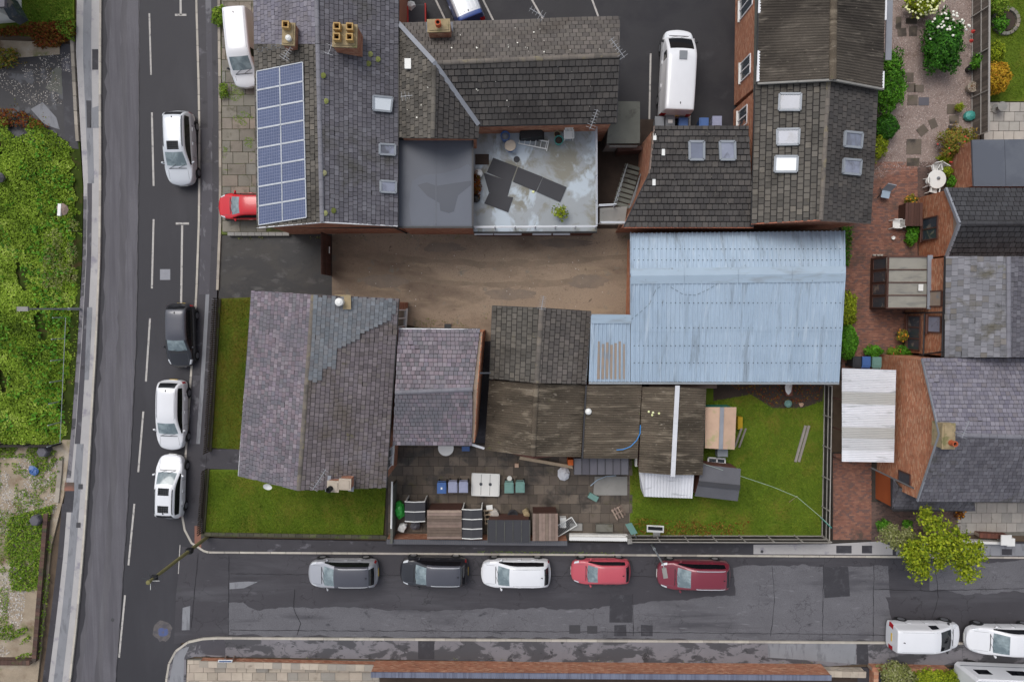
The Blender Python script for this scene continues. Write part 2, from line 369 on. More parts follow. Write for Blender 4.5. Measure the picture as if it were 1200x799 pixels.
mat('lawn_side', [(77, 90, 28)], .2, .6, .95, .5, 40, patches=[((92, 84, 32), .5, .48, .64), ((61, 86, 22), .7, .55, .7)], spec=.15)
mat('grass_blade', [(70, 92, 20), (84, 107, 24), (97, 120, 29), (106, 120, 33), (120, 122, 48)], .16, .6, .8, tint=.14, orand=False, spec=.15)
mat('grass_olive', [(63, 84, 18), (79, 100, 24), (92, 102, 27), (106, 100, 30), (89, 81, 31)], .16, .6, .8, tint=.12, orand=False, spec=.15)
mat('rubble', [(150, 136, 117)], .2, 1, .95, .6, 20, fine=.2, patches=[((168, 158, 144), .5, .54, .66), ((120, 100, 80), .6, .54, .68), ((96, 102, 50), .55, .58, .70)])
mat('stone_chip', [(142, 133, 123), (176, 169, 161), (196, 191, 185), (123, 112, 101)], .1, 3, .9, .3, 30)
mat('pink_gravel', [(143, 127, 119)], .12, 1, .95, .6, 35, fine=.18, patches=[((118, 100, 91), .6, .52, .66)])
mat('gravel_chip', [(141, 122, 114), (168, 150, 142), (183, 170, 164), (117, 100, 93), (154, 129, 120)], .08, 3, .9, orand=False)
mat('block_paver', [(138, 95, 80), (125, 86, 72), (150, 106, 88), (116, 84, 74), (106, 85, 80)], .15, 1, .85, .3, 40, patches=[((85, 71, 63), .5, .54, .68)])
mat('block_brown', [(92, 74, 68), (106, 85, 77), (79, 65, 61)], .15, 1, .85, .3, 40)
mat('soil_dark', [(59, 48, 41)], .25, 1.5, .95, .6, 25, fine=.2)
# roofs
mat('slate_purple', [(104, 96, 103), (118, 108, 118), (100, 99, 106), (124, 112, 118), (112, 101, 108), (134, 126, 132), (96, 90, 96), (110, 108, 112)], .10, .45, .62, .25, 30, tint=.14, spec=.3, patches=[((96, 95, 101), .30, .50, .64), ((126, 116, 122), .5, .58, .7), ((104, 104, 92), 1.5, .68, .76)])
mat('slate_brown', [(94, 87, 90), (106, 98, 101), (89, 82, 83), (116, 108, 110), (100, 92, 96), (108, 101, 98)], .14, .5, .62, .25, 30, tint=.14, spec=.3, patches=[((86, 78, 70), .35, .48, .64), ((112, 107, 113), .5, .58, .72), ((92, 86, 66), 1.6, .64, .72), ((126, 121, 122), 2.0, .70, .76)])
mat('slate_green', [(108, 112, 117), (117, 121, 126), (100, 105, 110), (112, 112, 114), (120, 125, 130)], .12, .8, .62, .25, 30, tint=.10, spec=.3, patches=[((100, 95, 98), .8, .56, .7)])
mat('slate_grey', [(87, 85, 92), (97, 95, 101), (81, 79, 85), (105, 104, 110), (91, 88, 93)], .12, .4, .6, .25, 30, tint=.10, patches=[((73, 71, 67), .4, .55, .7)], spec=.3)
mat('slate_old', [(116, 116, 121), (128, 127, 132), (106, 106, 111), (120, 119, 124), (98, 98, 102), (114, 108, 101)], .14, .5, .62, .25, 30, tint=.14, spec=.3, patches=[((88, 84, 74), .5, .54, .66), ((74, 74, 75), .6, .58, .70), ((104, 102, 80), 1.6, .66, .74)])
mat('slate_lilac', [(109, 106, 115), (119, 116, 125), (101, 98, 110), (127, 124, 133), (112, 107, 112)], .08, .4, .6, .25, 30, tint=.08, patches=[((97, 93, 98), .4, .55, .7)], spec=.3)
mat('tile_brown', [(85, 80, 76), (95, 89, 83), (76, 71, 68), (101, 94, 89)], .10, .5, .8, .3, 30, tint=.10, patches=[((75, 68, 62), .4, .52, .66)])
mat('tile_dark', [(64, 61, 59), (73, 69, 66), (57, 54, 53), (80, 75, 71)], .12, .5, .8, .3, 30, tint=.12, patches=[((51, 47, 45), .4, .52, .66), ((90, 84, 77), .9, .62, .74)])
mat('tile_moss', [(84, 80, 74), (97, 92, 85), (72, 69, 64), (107, 101, 92)], .15, .6, .85, .3, 30, tint=.14, patches=[((66, 62, 56), .5, .50, .64), ((104, 98, 78), 2.2, .66, .74)])
mat('tile_black', [(51, 50, 53), (58, 58, 61), (43, 42, 45)], .1, .5, .7, .3, 30, tint=.10)
mat('roof_under', [(46, 43, 42)], .1, 1, .9)  # very dark, so slits between courses read as painted shade under tile edges
mat('ridge_tile', [(98, 92, 86), (111, 103, 95), (84, 79, 74)], .2, 2, .85, .3, 30, patches=[((122, 113, 90), 2.0, .55, .65)])
mat('ridge_grey', [(107, 106, 112), (116, 115, 122)], .15, 2, .7, .2, 30)
mat('lead', [(130, 133, 140)], .12, 1.2, .5, .2, 20)
mat('felt_grey', [(82, 86, 95)], .05, .5, .55, .15, 40, patches=[((90, 94, 102), .35, .52, .6)])
mat('felt_black', [(54, 54, 58)], .08, 1, .75, .3, 50)
mat('felt_slate', [(87, 87, 92)], .10, 1, .8, .35, 50, fine=.1)
mat('fibre_cement', [(88, 79, 68)], .18, .6, .9, .5, 18, fine=.32, spec=.2, patches=[((70, 63, 54), .5, .46, .60, (.3, 1.2, 1)), ((120, 110, 96), 1.1, .54, .66, (.35, 2.2, 1)), ((140, 131, 118), 4.5, .62, .70, (.5, 1.6, 1)), ((56, 50, 43), 1.6, .60, .70, (.4, 2, 1)), ((92, 92, 62), 1.8, .66, .74)])
mat('fibre_dark', [(78, 72, 65)], .18, .6, .9, .5, 18, fine=.32, spec=.2, patches=[((60, 55, 50), .5, .46, .60, (.3, 1.2, 1)), ((104, 97, 88), 1.3, .56, .68, (.35, 2.0, 1)), ((128, 120, 108), 5, .64, .72, (.5, 1.6, 1)), ((50, 46, 41), 1.4, .60, .70, (.4, 2, 1))])
mat('blue_metal', [(157, 175, 192), (163, 180, 196), (151, 169, 186)], .07, .6, .5, .08, 20, fine=.03, patches=[((130, 142, 153), .8, .54, .72, (3, .22, 1)), ((106, 112, 118), 2.5, .66, .74, (1.6, .5, 1)), ((178, 192, 204), 1.2, .56, .7, (4, .2, 1)), ((122, 110, 98), 3.5, .70, .76, (2, .6, 1))])
mat('blue_flash', [(152, 169, 184)], .05, .8, .5, .05, 20, patches=[((136, 146, 154), 1.0, .52, .7, (.5, 2, 1)), ((112, 116, 118), 2.2, .64, .72)])
mat('tan_sheet', [(150, 133, 118)], .08, 1, .6, patches=[((128, 128, 130), 1.2, .52, .66)])
mat('white_sheet', [(196, 197, 201), (210, 211, 216), (180, 181, 183)], .08, 1, .5, .05, 20, patches=[((158, 160, 163), 1.6, .58, .70, (.4, 2.4, 1)), ((120, 120, 118), 5, .70, .75)])
mat('grey_sheet', [(160, 159, 155), (169, 168, 164)], .06, 1, .55, .05, 20)
mat('beige_panel', [(124, 121, 112), (134, 131, 121), (128, 125, 116)], .12, 1.5, .5, patches=[((104, 103, 98), 1.4, .54, .68, (.4, 2, 1))])
mat('concrete', [(146, 151, 154)], .10, .5, .7, .3, 30, patches=[((124, 122, 111), .45, .50, .60), ((170, 181, 190), .5, .52, .58, (1, .6, 1), .5), ((100, 101, 101), 1.2, .66, .74)])
mat('concrete_plain', [(131, 129, 124), (139, 137, 133)], .12, 1.5, .85, .3, 40, patches=[((101, 99, 91), 1.5, .6, .7)])
mat('concrete_moss', [(94, 95, 88)], .15, 1.2, .85, .3, 40, patches=[((70, 69, 64), .8, .52, .62)])
# walls and joinery
mat('brick', [(160, 108, 84), (148, 96, 73), (171, 119, 92), (136, 86, 65), (179, 138, 112), (153, 101, 79)], .14, 1, .9, .3, 40)
mat('brick_orange', [(172, 112, 80), (161, 102, 74), (184, 123, 91), (147, 92, 66), (189, 146, 116), (166, 114, 86)], .12, 1, .9, .3, 40)
mat('brick_dark', [(99, 61, 50), (113, 68, 54), (84, 53, 45), (122, 79, 68)], .15, 1, .9, .3, 40)
mat('mortar', [(139, 122, 107)], .15, 2, .95, .3, 40)
mat('brick_blue', [(101, 106, 124), (112, 117, 134), (91, 94, 111)], .1, 2, .7, .2, 40)
mat('render_white', [(213, 212, 208)], .05, 1, .8, .15, 30, patches=[((185, 182, 174), 1.2, .62, .74)])
mat('render_orange', [(149, 73, 31)], .12, 1, .8, .2, 30)
mat('upvc', [(220, 220, 222)], .02, 2, .4)
mat('window_glass', [(57, 66, 74)], .1, 1, .08, spec=.6, patches=[((120, 114, 106), 1.8, .56, .64)])  # pale patches paint curtains and reflections into the glass colour
mat('skylight_glass', [(112, 118, 132), (132, 136, 152), (148, 152, 166)], .14, 1.4, .08, spec=.7, patches=[((96, 98, 106), .9, .54, .66), ((170, 174, 180), 1.6, .64, .72)])
mat('skylight_pale', [(207, 213, 218)], .04, .8, .12, spec=.7)
mat('frame_grey', [(139, 144, 150)], .06, 3, .5)
mat('wood_dark', [(75, 48, 38), (85, 56, 48), (66, 40, 31)], .15, 3, .75, .3, 30)
mat('wood_old', [(112, 94, 84), (134, 116, 106), (92, 78, 68), (150, 132, 118)], .2, 3, .85, .3, 30, tint=.15)
mat('wood_grey', [(127, 119, 112), (139, 132, 125), (112, 103, 95)], .12, 2, .9, .3, 30)
mat('ply', [(179, 147, 124), (189, 160, 138)], .10, 1.5, .8, .2, 30, patches=[((163, 154, 114), 1.1, .54, .66)])
mat('timber_pale', [(179, 159, 133)], .1, 3, .8)
mat('gutter', [(43, 42, 44)], .1, 3, .5)
mat('solar_cell', [(76, 87, 116), (82, 93, 122), (71, 81, 108)], .06, 1.5, .25, spec=.5)
mat('alu', [(194, 197, 202)], .04, 3, .4, metal=.3)
mat('galv', [(154, 160, 164)], .08, 3, .5, metal=.4)
mat('steel_dark', [(63, 66, 71)], .08, 3, .5, metal=.3)
mat('clay_buff', [(179, 146, 90), (169, 138, 88)], .12, 4, .85, .3, 30)
mat('clay_red', [(168, 81, 47)], .12, 4, .85, .3, 30)
mat('soot', [(15, 14, 14)], .1, 3, .95)
mat('flaunching', [(148, 132, 102)], .2, 3, .95, .4, 30, patches=[((116, 112, 76), 2, .55, .66)])
mat('plastic_white', [(220, 220, 216)], .03, 2, .45)
mat('plastic_blue', [(61, 95, 151)], .05, 3, .45)
mat('plastic_lilac', [(140, 144, 168)], .08, 6, .5)
mat('plastic_green', [(99, 134, 126)], .08, 6, .5)
mat('plastic_dark', [(43, 44, 48)], .05, 3, .5)
mat('plastic_grey', [(119, 123, 128)], .05, 3, .5)
mat('plastic_black', [(23, 24, 26)], .05, 3, .5)
mat('green_bag', [(47, 154, 60)], .15, 8, .4)
mat('teal', [(63, 143, 134)], .1, 5, .5)
mat('orange_plastic', [(216, 100, 28)], .08, 5, .5)
mat('hose_blue', [(47, 127, 192)], .03, 3, .4)
mat('cord', [(159, 176, 166)], .03, 3, .7)
mat('terracotta', [(165, 106, 69)], .1, 4, .85)
mat('wood_pole', [(110, 106, 67), (119, 112, 76)], .15, 3, .9, .3, 30)
mat('bark', [(84, 72, 58)], .2, 5, .95, .6, 25)
mat('copper_pipe', [(154, 90, 63)], .1, 3, .6)
# foliage
mat('leaf_bramble', [(60, 82, 16), (88, 112, 26), (110, 136, 36), (132, 156, 52), (166, 182, 92)], .28, .5, .65, tint=.18, orand=False, spec=.15)
mat('leaf_under', [(52, 64, 22)], .3, 1.5, .95, spec=.15, patches=[((74, 62, 40), .9, .54, .64)])
mat('leaf_dark', [(29, 64, 18), (42, 85, 22), (55, 104, 28), (71, 122, 36)], .2, 1, .6, tint=.15, spec=.15)
mat('leaf_mid', [(47, 90, 20), (61, 109, 24), (77, 128, 32), (95, 144, 40)], .2, 1, .6, tint=.15, spec=.15)
mat('leaf_lime', [(84, 104, 20), (106, 124, 24), (130, 144, 30), (156, 164, 42), (66, 86, 18)], .15, 1, .65, tint=.12, spec=.15)
mat('leaf_yellow', [(168, 134, 28), (184, 150, 42), (143, 116, 24), (160, 100, 28), (192, 160, 44)], .15, 1, .65, tint=.12, spec=.15)
mat('leaf_olive', [(93, 100, 48), (111, 117, 64), (127, 131, 80), (138, 136, 104)], .15, 1, .7, tint=.12, spec=.15)
mat('leaf_rust', [(107, 50, 23), (125, 64, 27), (92, 41, 20), (92, 78, 27), (121, 92, 34)], .2, 1, .75, tint=.15, spec=.15)
mat('leaf_rose', [(90, 106, 34), (111, 122, 42), (122, 90, 40), (138, 112, 48), (73, 96, 30)], .2, 1, .7, tint=.15, spec=.15)
mat('leaf_weed', [(74, 106, 26), (95, 127, 34), (114, 140, 44), (127, 138, 54)], .2, 1, .75, tint=.15, spec=.15)
mat('flower_white', [(230, 228, 216)], .04, 3, .8)
mat('flower_cream', [(217, 220, 154), (228, 230, 184)], .04, 3, .8)
mat('flower_orange', [(200, 136, 28)], .05, 3, .8)
mat('flower_red', [(184, 58, 52)], .05, 3, .8)

mat('wall_moss', [(74, 71, 58), (63, 61, 51), (85, 83, 63)], .2, 1.5, .95, .4, 30, patches=[((79, 90, 42), 1.2, .52, .62)])
mat('picket_brown', [(51, 43, 37), (61, 51, 43), (42, 35, 30)], .15, 3, .9, .3, 30)
mat('felt_dry', [(97, 101, 110)], .05, .6, .6, .15, 40, spec=.3); mat('felt_wet', [(74, 78, 87)], .04, .6, .3, .05, 40, spec=.3)

mat('yard_stone', [(136, 122, 106), (112, 100, 88), (154, 140, 122), (98, 88, 78), (120, 112, 102)], .1, 3, .9, orand=False, spec=.2)
mat('moss_green', [(88, 92, 48), (104, 104, 60), (74, 80, 40)], .2, 3, .95, orand=False, spec=.15)

mat('brick_ruin', [(84, 62, 54), (72, 54, 48), (96, 72, 62), (66, 58, 52)], .2, 1, .95, .4, 30, patches=[((74, 80, 46), 1.6, .54, .66)])

mat('aerial_metal', [(150, 152, 156)], .1, 4, .5, metal=.3)
mat('tar', [(44, 43, 46)], .1, 4, .5, spec=.25)

mat('yard_rut', [(128, 114, 99)], .14, .8, .9, .4, 40, fine=.2, spec=.25, patches=[((134, 118, 102), 1.2, .48, .60)])
mat('yard_damp', [(118, 106, 94)], .12, .9, .55, .3, 40, fine=.15, spec=.3, patches=[((128, 113, 98), 1.0, .46, .62)])
# ================================================================ GROUND, ROADS, PAVEMENTS
def interp(tab, y):
    for (y0, x0), (y1, x1) in zip(tab, tab[1:]):
        if y <= y1: return x0 + (x1 - x0) * (y - y0) / (y1 - y0)
    return x1
KW = [(-120, 121), (0, 118), (120, 117.5), (200, 118), (300, 117), (400, 113), (480, 108), (560, 103.5), (640, 98), (720, 91), (799, 82), (900, 70)]
BW = [(-120, 92), (0, 90), (60, 89), (130, 93), (220, 98), (300, 97), (400, 91), (500, 84), (560, 78), (650, 71), (720, 63), (799, 53), (900, 40)]
KE = [(-120, 229), (0, 230.5), (120, 234), (250, 234), (350, 230.5), (450, 223.5), (530, 218.5), (590, 213.5), (610, 214), (625, 217), (641, 227)]
BE = [(-120, 256), (0, 256), (120, 257.5), (250, 258), (350, 254), (450, 249), (530, 242.5), (600, 236), (626, 235)]
LM = [(-120, 164), (0, 164), (200, 163), (400, 160), (520, 154), (640, 147), (799, 136), (900, 125)]
def strip(t0, f0, t1, f1, y0, y1, step=20):
    """px polygon between two boundary curves; f mixes each pair"""
    ys = [y0 + (y1 - y0) * i / max(1, int((y1 - y0) / step)) for i in range(max(1, int((y1 - y0) / step)) + 1)]
    return [(t0(y) , y) for y in ys] + [(t1(y), y) for y in reversed(ys)]
def mixc(a, b, f): return lambda y: interp(a, y) * (1 - f) + interp(b, y) * f
B(lambda m: m.poly([(-700, -700, -.07), (700, -700, -.07), (700, 700, -.07), (-700, 700, -.07)]), 'ground', 'earth', kind='structure')
NK = [(x, 646.5 + .0065 * (x - 235)) for x in (245, 330, 420, 500, 580, 660, 740, 820, 900, 1010, 1100, 1200, 1330)]
SK = [(x, 747 + .007 * (x - 250)) for x in (255, 340, 440, 520, 600, 680, 760, 840, 920, 1010, 1100, 1200, 1330)]
CN = [(213.5, 596), (214.5, 612), (219, 627), (226, 637), (234, 643.5), (245, 646.5)]
CS = [(255, 747), (238, 748), (222, 751), (211, 757), (203, 766), (198, 778), (195, 799), (190, 900)]
def jag(pts, amp=2.0, step=9):
    out = []
    for (x0, y0), (x1, y1) in zip(pts, pts[1:] + pts[:1]):
        n = max(1, int(math.hypot(x1 - x0, y1 - y0) / step))
        out += [(x0 + (x1 - x0) * i / n + random.uniform(-amp, amp) * .6, y0 + (y1 - y0) * i / n + random.uniform(-amp, amp)) for i in range(n)]
    return out
main = [(interp(KW, y), y) for y in range(-120, 901, 30)] + [(190, 900), (195, 799), (213, 752), (235, 745), (234, 643), (216, 622)] + [(interp(KE, y), y) for y in range(590, -121, -30)]
sheet('main_road', main, 0, 'asphalt_fresh')
side = [(213, 640)] + [(x, y - 1) for x, y in NK] + [(x, y + 1) for x, y in reversed(SK)] + [(204, 754), (206, 700)]
sheet('side_road', side, .004, 'asphalt_side')
sheet('worn_lane', [(x + (random.uniform(-2.2, 2.2) if i < 86 else random.uniform(-.3, .3)), y) for i, (x, y) in enumerate(strip(mixc(KW, LM, .14), 0, mixc(LM, LM, 0), 0, -120, 900, 12))], .004, 'asphalt_worn')
for f0, f1 in ((.24, .52), (.68, .97)):
    sheet('wheel_track', [(x + random.uniform(-1.5, 1.5), y) for x, y in strip(mixc(KW, LM, f0), 0, mixc(KW, LM, f1), 0, -120, 900, 12)], .008, 'asphalt_track')
for pp, mm in (([(268, 707), (285, 704), (300, 715), (345, 711), (420, 712), (500, 716), (590, 713), (700, 712), (850, 698), (1036, 694), (1052, 751), (900, 750), (268, 744)], 'asphalt_grey'),
               ([(858, 664), (925, 662), (1010, 664), (1040, 662), (1044, 700), (920, 703), (862, 705)], 'asphalt_grey'),
               ([(1090, 660), (1200, 657), (1330, 657), (1330, 690), (1130, 695), (1088, 690)], 'asphalt_grey'),
               ([(269, 682), (302, 681), (286, 689), (269, 690)], 'pave_grey'),
               ([(715, 697), (741, 697), (741, 729), (714, 729)], 'asphalt_black'),
               ([(751, 732), (765, 732), (765, 745), (751, 745)], 'asphalt_black'), ([(720, 732), (734, 732), (734, 745), (720, 745)], 'asphalt_black'),
               ([(965, 664), (994, 664), (996, 698), (966, 700)], 'asphalt_black'), ([(214, 712), (223, 709), (222, 738), (213, 738)], 'pave_grey')):
    ROADZ = globals().get('ROADZ', .009) + .0012; sheet('road_patch', jag(jag(pp, 1.6, 14), .9, 4) if mm == 'asphalt_grey' else jag(pp, .5), ROADZ, mm)
B(lambda m: [m.poly([P(*q, .026) for q in ((x0, y0), (x1, y0), (x1, y1), (x0, y1))]) for x0, y0, x1, y1 in ((667, 732, 680, 742), (688, 733, 700, 742))], 'iron_cover', 'cover_dark', kind='structure')
sheet('iron_cover', [(187.5, 315.5), (199.5, 315.5), (199.5, 328), (187.5, 328)], .006, 'cover_iron')
def disc(px, py, rx, ry, z, n=20, wob=.12):
    return [(px + rx * math.cos(a) * (1 + random.uniform(-wob, wob)), py + ry * math.sin(a) * (1 + random.uniform(-wob, wob))) for a in [2 * math.pi * i / n for i in range(n)]]
sheet('paint_stain', disc(190.5, 739, 11, 12, 0), .005, 'paint_tan'); sheet('paint_stain', disc(191, 740, 6.5, 5, 0), .010, 'paint_blue')
sheet('iron_cover', disc(210, 690, 3.2, 3.6, 0, wob=0), .008, 'cover_dark'); sheet('iron_cover', disc(132, 726, 2, 2.2, 0, wob=0), .012, 'cover_dark')
for x0, y0, x1, y1, wd in ((173, -70, 174, -8, 2.2), (175, 16, 177, 88, 1.9), (178, 132, 180, 218, 2.2), (180, 257, 178, 338, 2.2), (175.8, 373, 171, 447, 2.2), (168, 482, 162, 553, 2.2), (157.5, 590, 150.5, 662, 2.2), (146.5, 697, 139.5, 770, 2.2), (136, 806, 128, 880, 2.2),
                           (211, -60, 211.8, 18, 2.4), (205, 17.8, 218.5, 17.8, 2.4), (213.5, 264, 212, 372, 2.4), (206, 262, 221.5, 262, 2.4),
                           (211, 638, 209, 672, 1.0)):
    a = P(x0, y0, .014); b = P(x1, y1, .014); d = (b - a).normalized().cross(Vector((0, 0, 1))) * wd * .0275
    B(lambda m: m.poly([a - d, b - d, b + d, a + d]), 'road_marking', 'paint_white', kind='structure')
def seam(pts, wd=.035, z=.02):
    p = jag(pts, .8, 6) [:-1] if 0 else pts; w_ = []
    for (x0, y0), (x1, y1) in zip(p, p[1:]):
        n = max(1, int(math.hypot(x1 - x0, y1 - y0) / 6)); w_ += [P(x0 + (x1 - x0) * i / n + random.uniform(-.5, .5), y0 + (y1 - y0) * i / n + random.uniform(-.5, .5), z) for i in range(n)]
    w_.append(P(p[-1][0], p[-1][1], z)); mb = MB()
    for a, b in zip(w_, w_[1:]):
        d = (b - a).normalized().cross(Vector((0, 0, 1))) * wd * random.uniform(.3, .7); mb.poly([a - d, b - d, b + d, a + d])
    mb.build('tar_seam', 'tar', kind='structure')
for sp in ([(268, 646), (268, 748)], [(270, 672), (420, 674), (560, 674), (700, 675), (860, 676)], [(965, 662), (964, 752)], [(1024, 662), (1023, 752)], [(270, 738), (480, 739), (700, 740), (900, 742), (1040, 744)], [(741, 696), (742, 745)],
           [(345, 690), (344, 712), (352, 730), (348, 744)], [(1024, 690), (1090, 692), (1200, 689)], [(232, 648), (228, 690), (224, 735)], [(163, -40), (163, 200), (160, 400), (154, 520)], [(154, 520), (147, 640), (136, 799)], [(905, 664), (908, 700), (903, 745)], [(1095, 660), (1100, 700), (1092, 724)]):
    seam(sp)
# pavements (slabs 0.11 m above the road)
ZP = .11
def pave(name, pts, m, z=ZP, base=-.06): return sheet(name, pts, z, m, base=base)
pave('pavement', strip(mixc(BW, BW, 0), 0, mixc(KW, KW, 0), 0, -120, 900), 'pave_light')
sheet('pavement_strip', strip(mixc(BW, KW, .28), 0, mixc(BW, KW, .62), 0, -120, 215), ZP + .004, 'pave_grey')
sheet('pavement_strip', strip(mixc(BW, KW, .23), 0, mixc(BW, KW, .50), 0, 215, 520), ZP + .004, 'pave_dark')
sheet('pavement_strip', strip(mixc(BW, KW, .33), 0, mixc(BW, KW, .68), 0, 520, 900), ZP + .004, 'pave_grey')
sheet('pavement_strip', strip(mixc(BW, KW, .0), 0, mixc(BW, KW, .2), 0, 230, 560), ZP + .004, 'pave_wet')
sheet('pavement_strip', strip(mixc(BW, KW, -.12), 0, mixc(BW, KW, .12), 0, 590, 900), ZP + .008, 'pave_damp')
for pp, mm in (([(108, 58), (115, 58), (115, 82), (108, 82)], 'asphalt_black'), ([(101, 118), (107, 118), (107, 150), (102, 150)], 'asphalt_black'), ([(107, 127), (116, 124), (116, 150), (106, 150)], 'pave_grey'),
               ([(77, 575), (87, 575), (85, 600), (73, 600)], 'asphalt_black'), ([(76, 565), (87, 565), (87, 575), (75, 575)], 'block_paver'), ([(102, 360), (108, 360), (104, 445), (99, 445)], 'pave_grey'), ([(98, 482), (104, 482), (104, 491), (98, 491)], 'pave_light')):
    sheet('pavement_patch', pp, ZP + .012, mm)
for x, y in ((94.5, 570), (92, 615)): sheet('iron_cover', [(x - 2.5, y - 3), (x + 2.5, y - 3), (x + 2.2, y + 3), (x - 2.8, y + 3)], ZP + .016, 'cover_dark')
east = [(interp(BE, y), y) for y in range(-120, 626, 25)] + [(240, 630), (270, 631), (450, 634), (740, 636), (975, 637), (1040, 634), (1330, 636)] + [(x, y) for x, y in reversed(NK)] + list(reversed(CN)) + [(interp(KE, y), y) for y in range(580, -121, -25)]
pave('pavement', east, 'pave_damp')
sheet('pavement_strip', strip(mixc(KE, BE, .40), 0, mixc(KE, BE, .66), 0, -120, 150), ZP + .004, 'pave_dark')
sheet('pavement_strip', strip(mixc(KE, BE, .1), 0, mixc(KE, BE, .62), 0, 150, 345), ZP + .004, 'pave_dark')
sheet('pavement_strip', strip(mixc(KE, BE, .44), 0, mixc(KE, BE, .62), 0, 345, 520), ZP + .004, 'pave_grey')
sheet('pavement_strip', strip(mixc(KE, BE, .10), 0, mixc(KE, BE, .44), 0, 440, 520), ZP + .004, 'pave_dark')
sheet('pavement_patch', [(228, 616), (235, 616), (236, 645), (228, 638)], ZP + .008, 'block_paver')
sheet('pavement_patch', [(883, 638), (975, 637), (1030, 634), (1046, 640), (1046, 650), (883, 649)], ZP + .004, 'pave_light')
sheet('pavement_patch', [(980, 639), (998, 639), (998, 648), (980, 648)], ZP + .008, 'asphalt_black'); sheet('pavement_patch', [(1010, 639), (1022, 639), (1022, 648), (1010, 648)], ZP + .008, 'asphalt_black')
sheet('pavement_patch', [(1050, 636), (1330, 638), (1330, 652), (1050, 650)], ZP + .004, 'pave_grey'); sheet('pavement_patch', [(1174, 643), (1186, 643), (1186, 650), (1174, 650)], ZP + .008, 'asphalt_black')
sheet('pavement_patch', [(680, 637), (882, 637), (882, 648), (680, 647)], ZP + .004, 'asphalt_black')
sheet('iron_cover', disc(893, 646, 1.8, 1.8, 0, wob=0), ZP + .01, 'cover_dark')
south = [(x, y) for x, y in reversed(SK)] + CS[1:] + [(218, 900), (218, 772), (228, 769), (440, 772), (960, 781), (1010, 778), (1330, 781)]
pave('pavement', south, 'pave_wet')
sheet('pavement_patch', [(204, 768), (212, 760), (222, 757), (216, 770), (215, 799), (198, 799)], ZP + .004, 'pave_grey')
for pp, mm in (([(232, 749.5), (264, 749), (264, 768), (228, 766)], 'pave_dark'), ([(490, 750), (509, 750), (509, 772), (490, 772)], 'asphalt_black'), ([(1004, 754), (1017, 754), (1018, 778), (1004, 778)], 'asphalt_black'),
               ([(900, 754), (1003, 754), (1003, 778), (960, 774), (900, 770)], 'pave_grey')):
    sheet('pavement_patch', pp, ZP + .006, mm)
# kerbs: single stones set a little proud, with joints
def kerb(pts, side_w=.13, L=.93, m='kerb_stone', z=ZP + .015, name='kerb', pn='kerb_stone', base=-.05):
    w_ = [P(x, y, .05) for x, y in pts]; root = B(lambda q: q.prism([(w_[0].x - .05, w_[0].y - .05), (w_[0].x + .05, w_[0].y - .05), (w_[0].x + .05, w_[0].y + .05), (w_[0].x - .05, w_[0].y + .05)], base, z - .06), name, m, kind='structure')
    me0 = {}
    acc = 0; cur = w_[0]
    path = [w_[0]]
    for a, b in zip(w_, w_[1:]):
        n = max(1, int(round((b - a).length / .1)))
        path += [a.lerp(b, i / n) for i in range(1, n + 1)]
    start = path[0]; d = 0
    for a, b in zip(path, path[1:]):
        d += (b - a).length
        if d >= L or b is path[-1]:
            key = round((b - start).length, 1)
            if key > .15:
                if key not in me0:
                    q = MB(); q.box((0, 0, (z + base) / 2), (key - .018, side_w, z - base)); t = q.build(pn, m); me0[key] = t.data; o = t
                else: o = bpy.data.objects.new(pn, me0[key]); COL.objects.link(o)
                v = b - start; c = (a + start) / 2 if 0 else (b + start) / 2
                o.location = (c.x, c.y, random.uniform(-.006, .006)); o.rotation_euler = (0, 0, math.atan2(v.y, v.x)); o.parent = root
            start = b; d = 0
    return root
kerb([(interp(KW, y) , y) for y in range(-60, 861, 40)])
kerb([(interp(KE, y), y) for y in range(-60, 590, 40)] + CN)
kerb(NK); kerb([(255, 747.0)] + SK[1:]); kerb(CS)
kerb([(interp(BE, y) + 1, y) for y in range(-60, 345, 40)], .16, 1.1, 'edging', ZP + .05, 'edging_kerb', 'edging_stone')
kerb([(85, 45), (88, 100), (90, 140), (92, 168)], .2, .9, 'edging', ZP + .05, 'edging_kerb', 'edging_stone')
kerb([(72, 536), (71, 555), (67, 590)], .28, .9, 'edging', ZP + .06, 'edging_kerb', 'edging_stone')
# ground sheets of the plots
sheet('car_park', [(462, -80), (880, -80), (880, 160), (700, 170), (462, 60)], .03, 'asphalt_lot', base=-.06)
for x0, y0, x1, y1 in ((482, -60, 522, 24), (536, -60, 578, 24), (592, -55, 637, 24), (672, -60, 702, 22), (762.5, 63, 760.5, 160), (811.5, 60, 808, 148)):
    a = P(x0, y0, .036); b = P(x1, y1, .036); d = (b - a).normalized().cross(Vector((0, 0, 1))) * .055
    B(lambda m: m.poly([a - d, b - d, b + d, a + d]), 'bay_marking', 'paint_white', kind='structure')
sheet('alley', [(259, 276), (392, 274), (392, 350), (256, 352)], .05, 'asphalt_alley', base=-.06)
sheet('yard', [(389, 270), (745, 268), (745, 395), (560, 400), (389, 360)], .054, 'yard_hoggin', base=-.06)
for rp in ([(395, 296), (480, 300), (560, 306), (640, 304), (735, 298), (735, 304), (640, 311), (560, 313), (480, 307), (395, 302)], [(395, 318), (480, 323), (560, 330), (640, 328), (735, 322), (735, 328), (640, 335), (560, 337), (480, 330), (395, 325)]): sheet('yard_rut', jag(jag(rp, 2.0, 16), .8, 5), .058, 'yard_rut')
for cx_, cy_, rx_, ry_ in ((520, 290, 24, 6), (600, 345, 30, 7), (450, 330, 26, 8), (690, 330, 22, 9), (660, 285, 30, 5)): sheet('yard_damp', jag(disc(cx_, cy_, rx_, ry_, 0, 22, .22), .8, 4), .062, 'yard_damp')
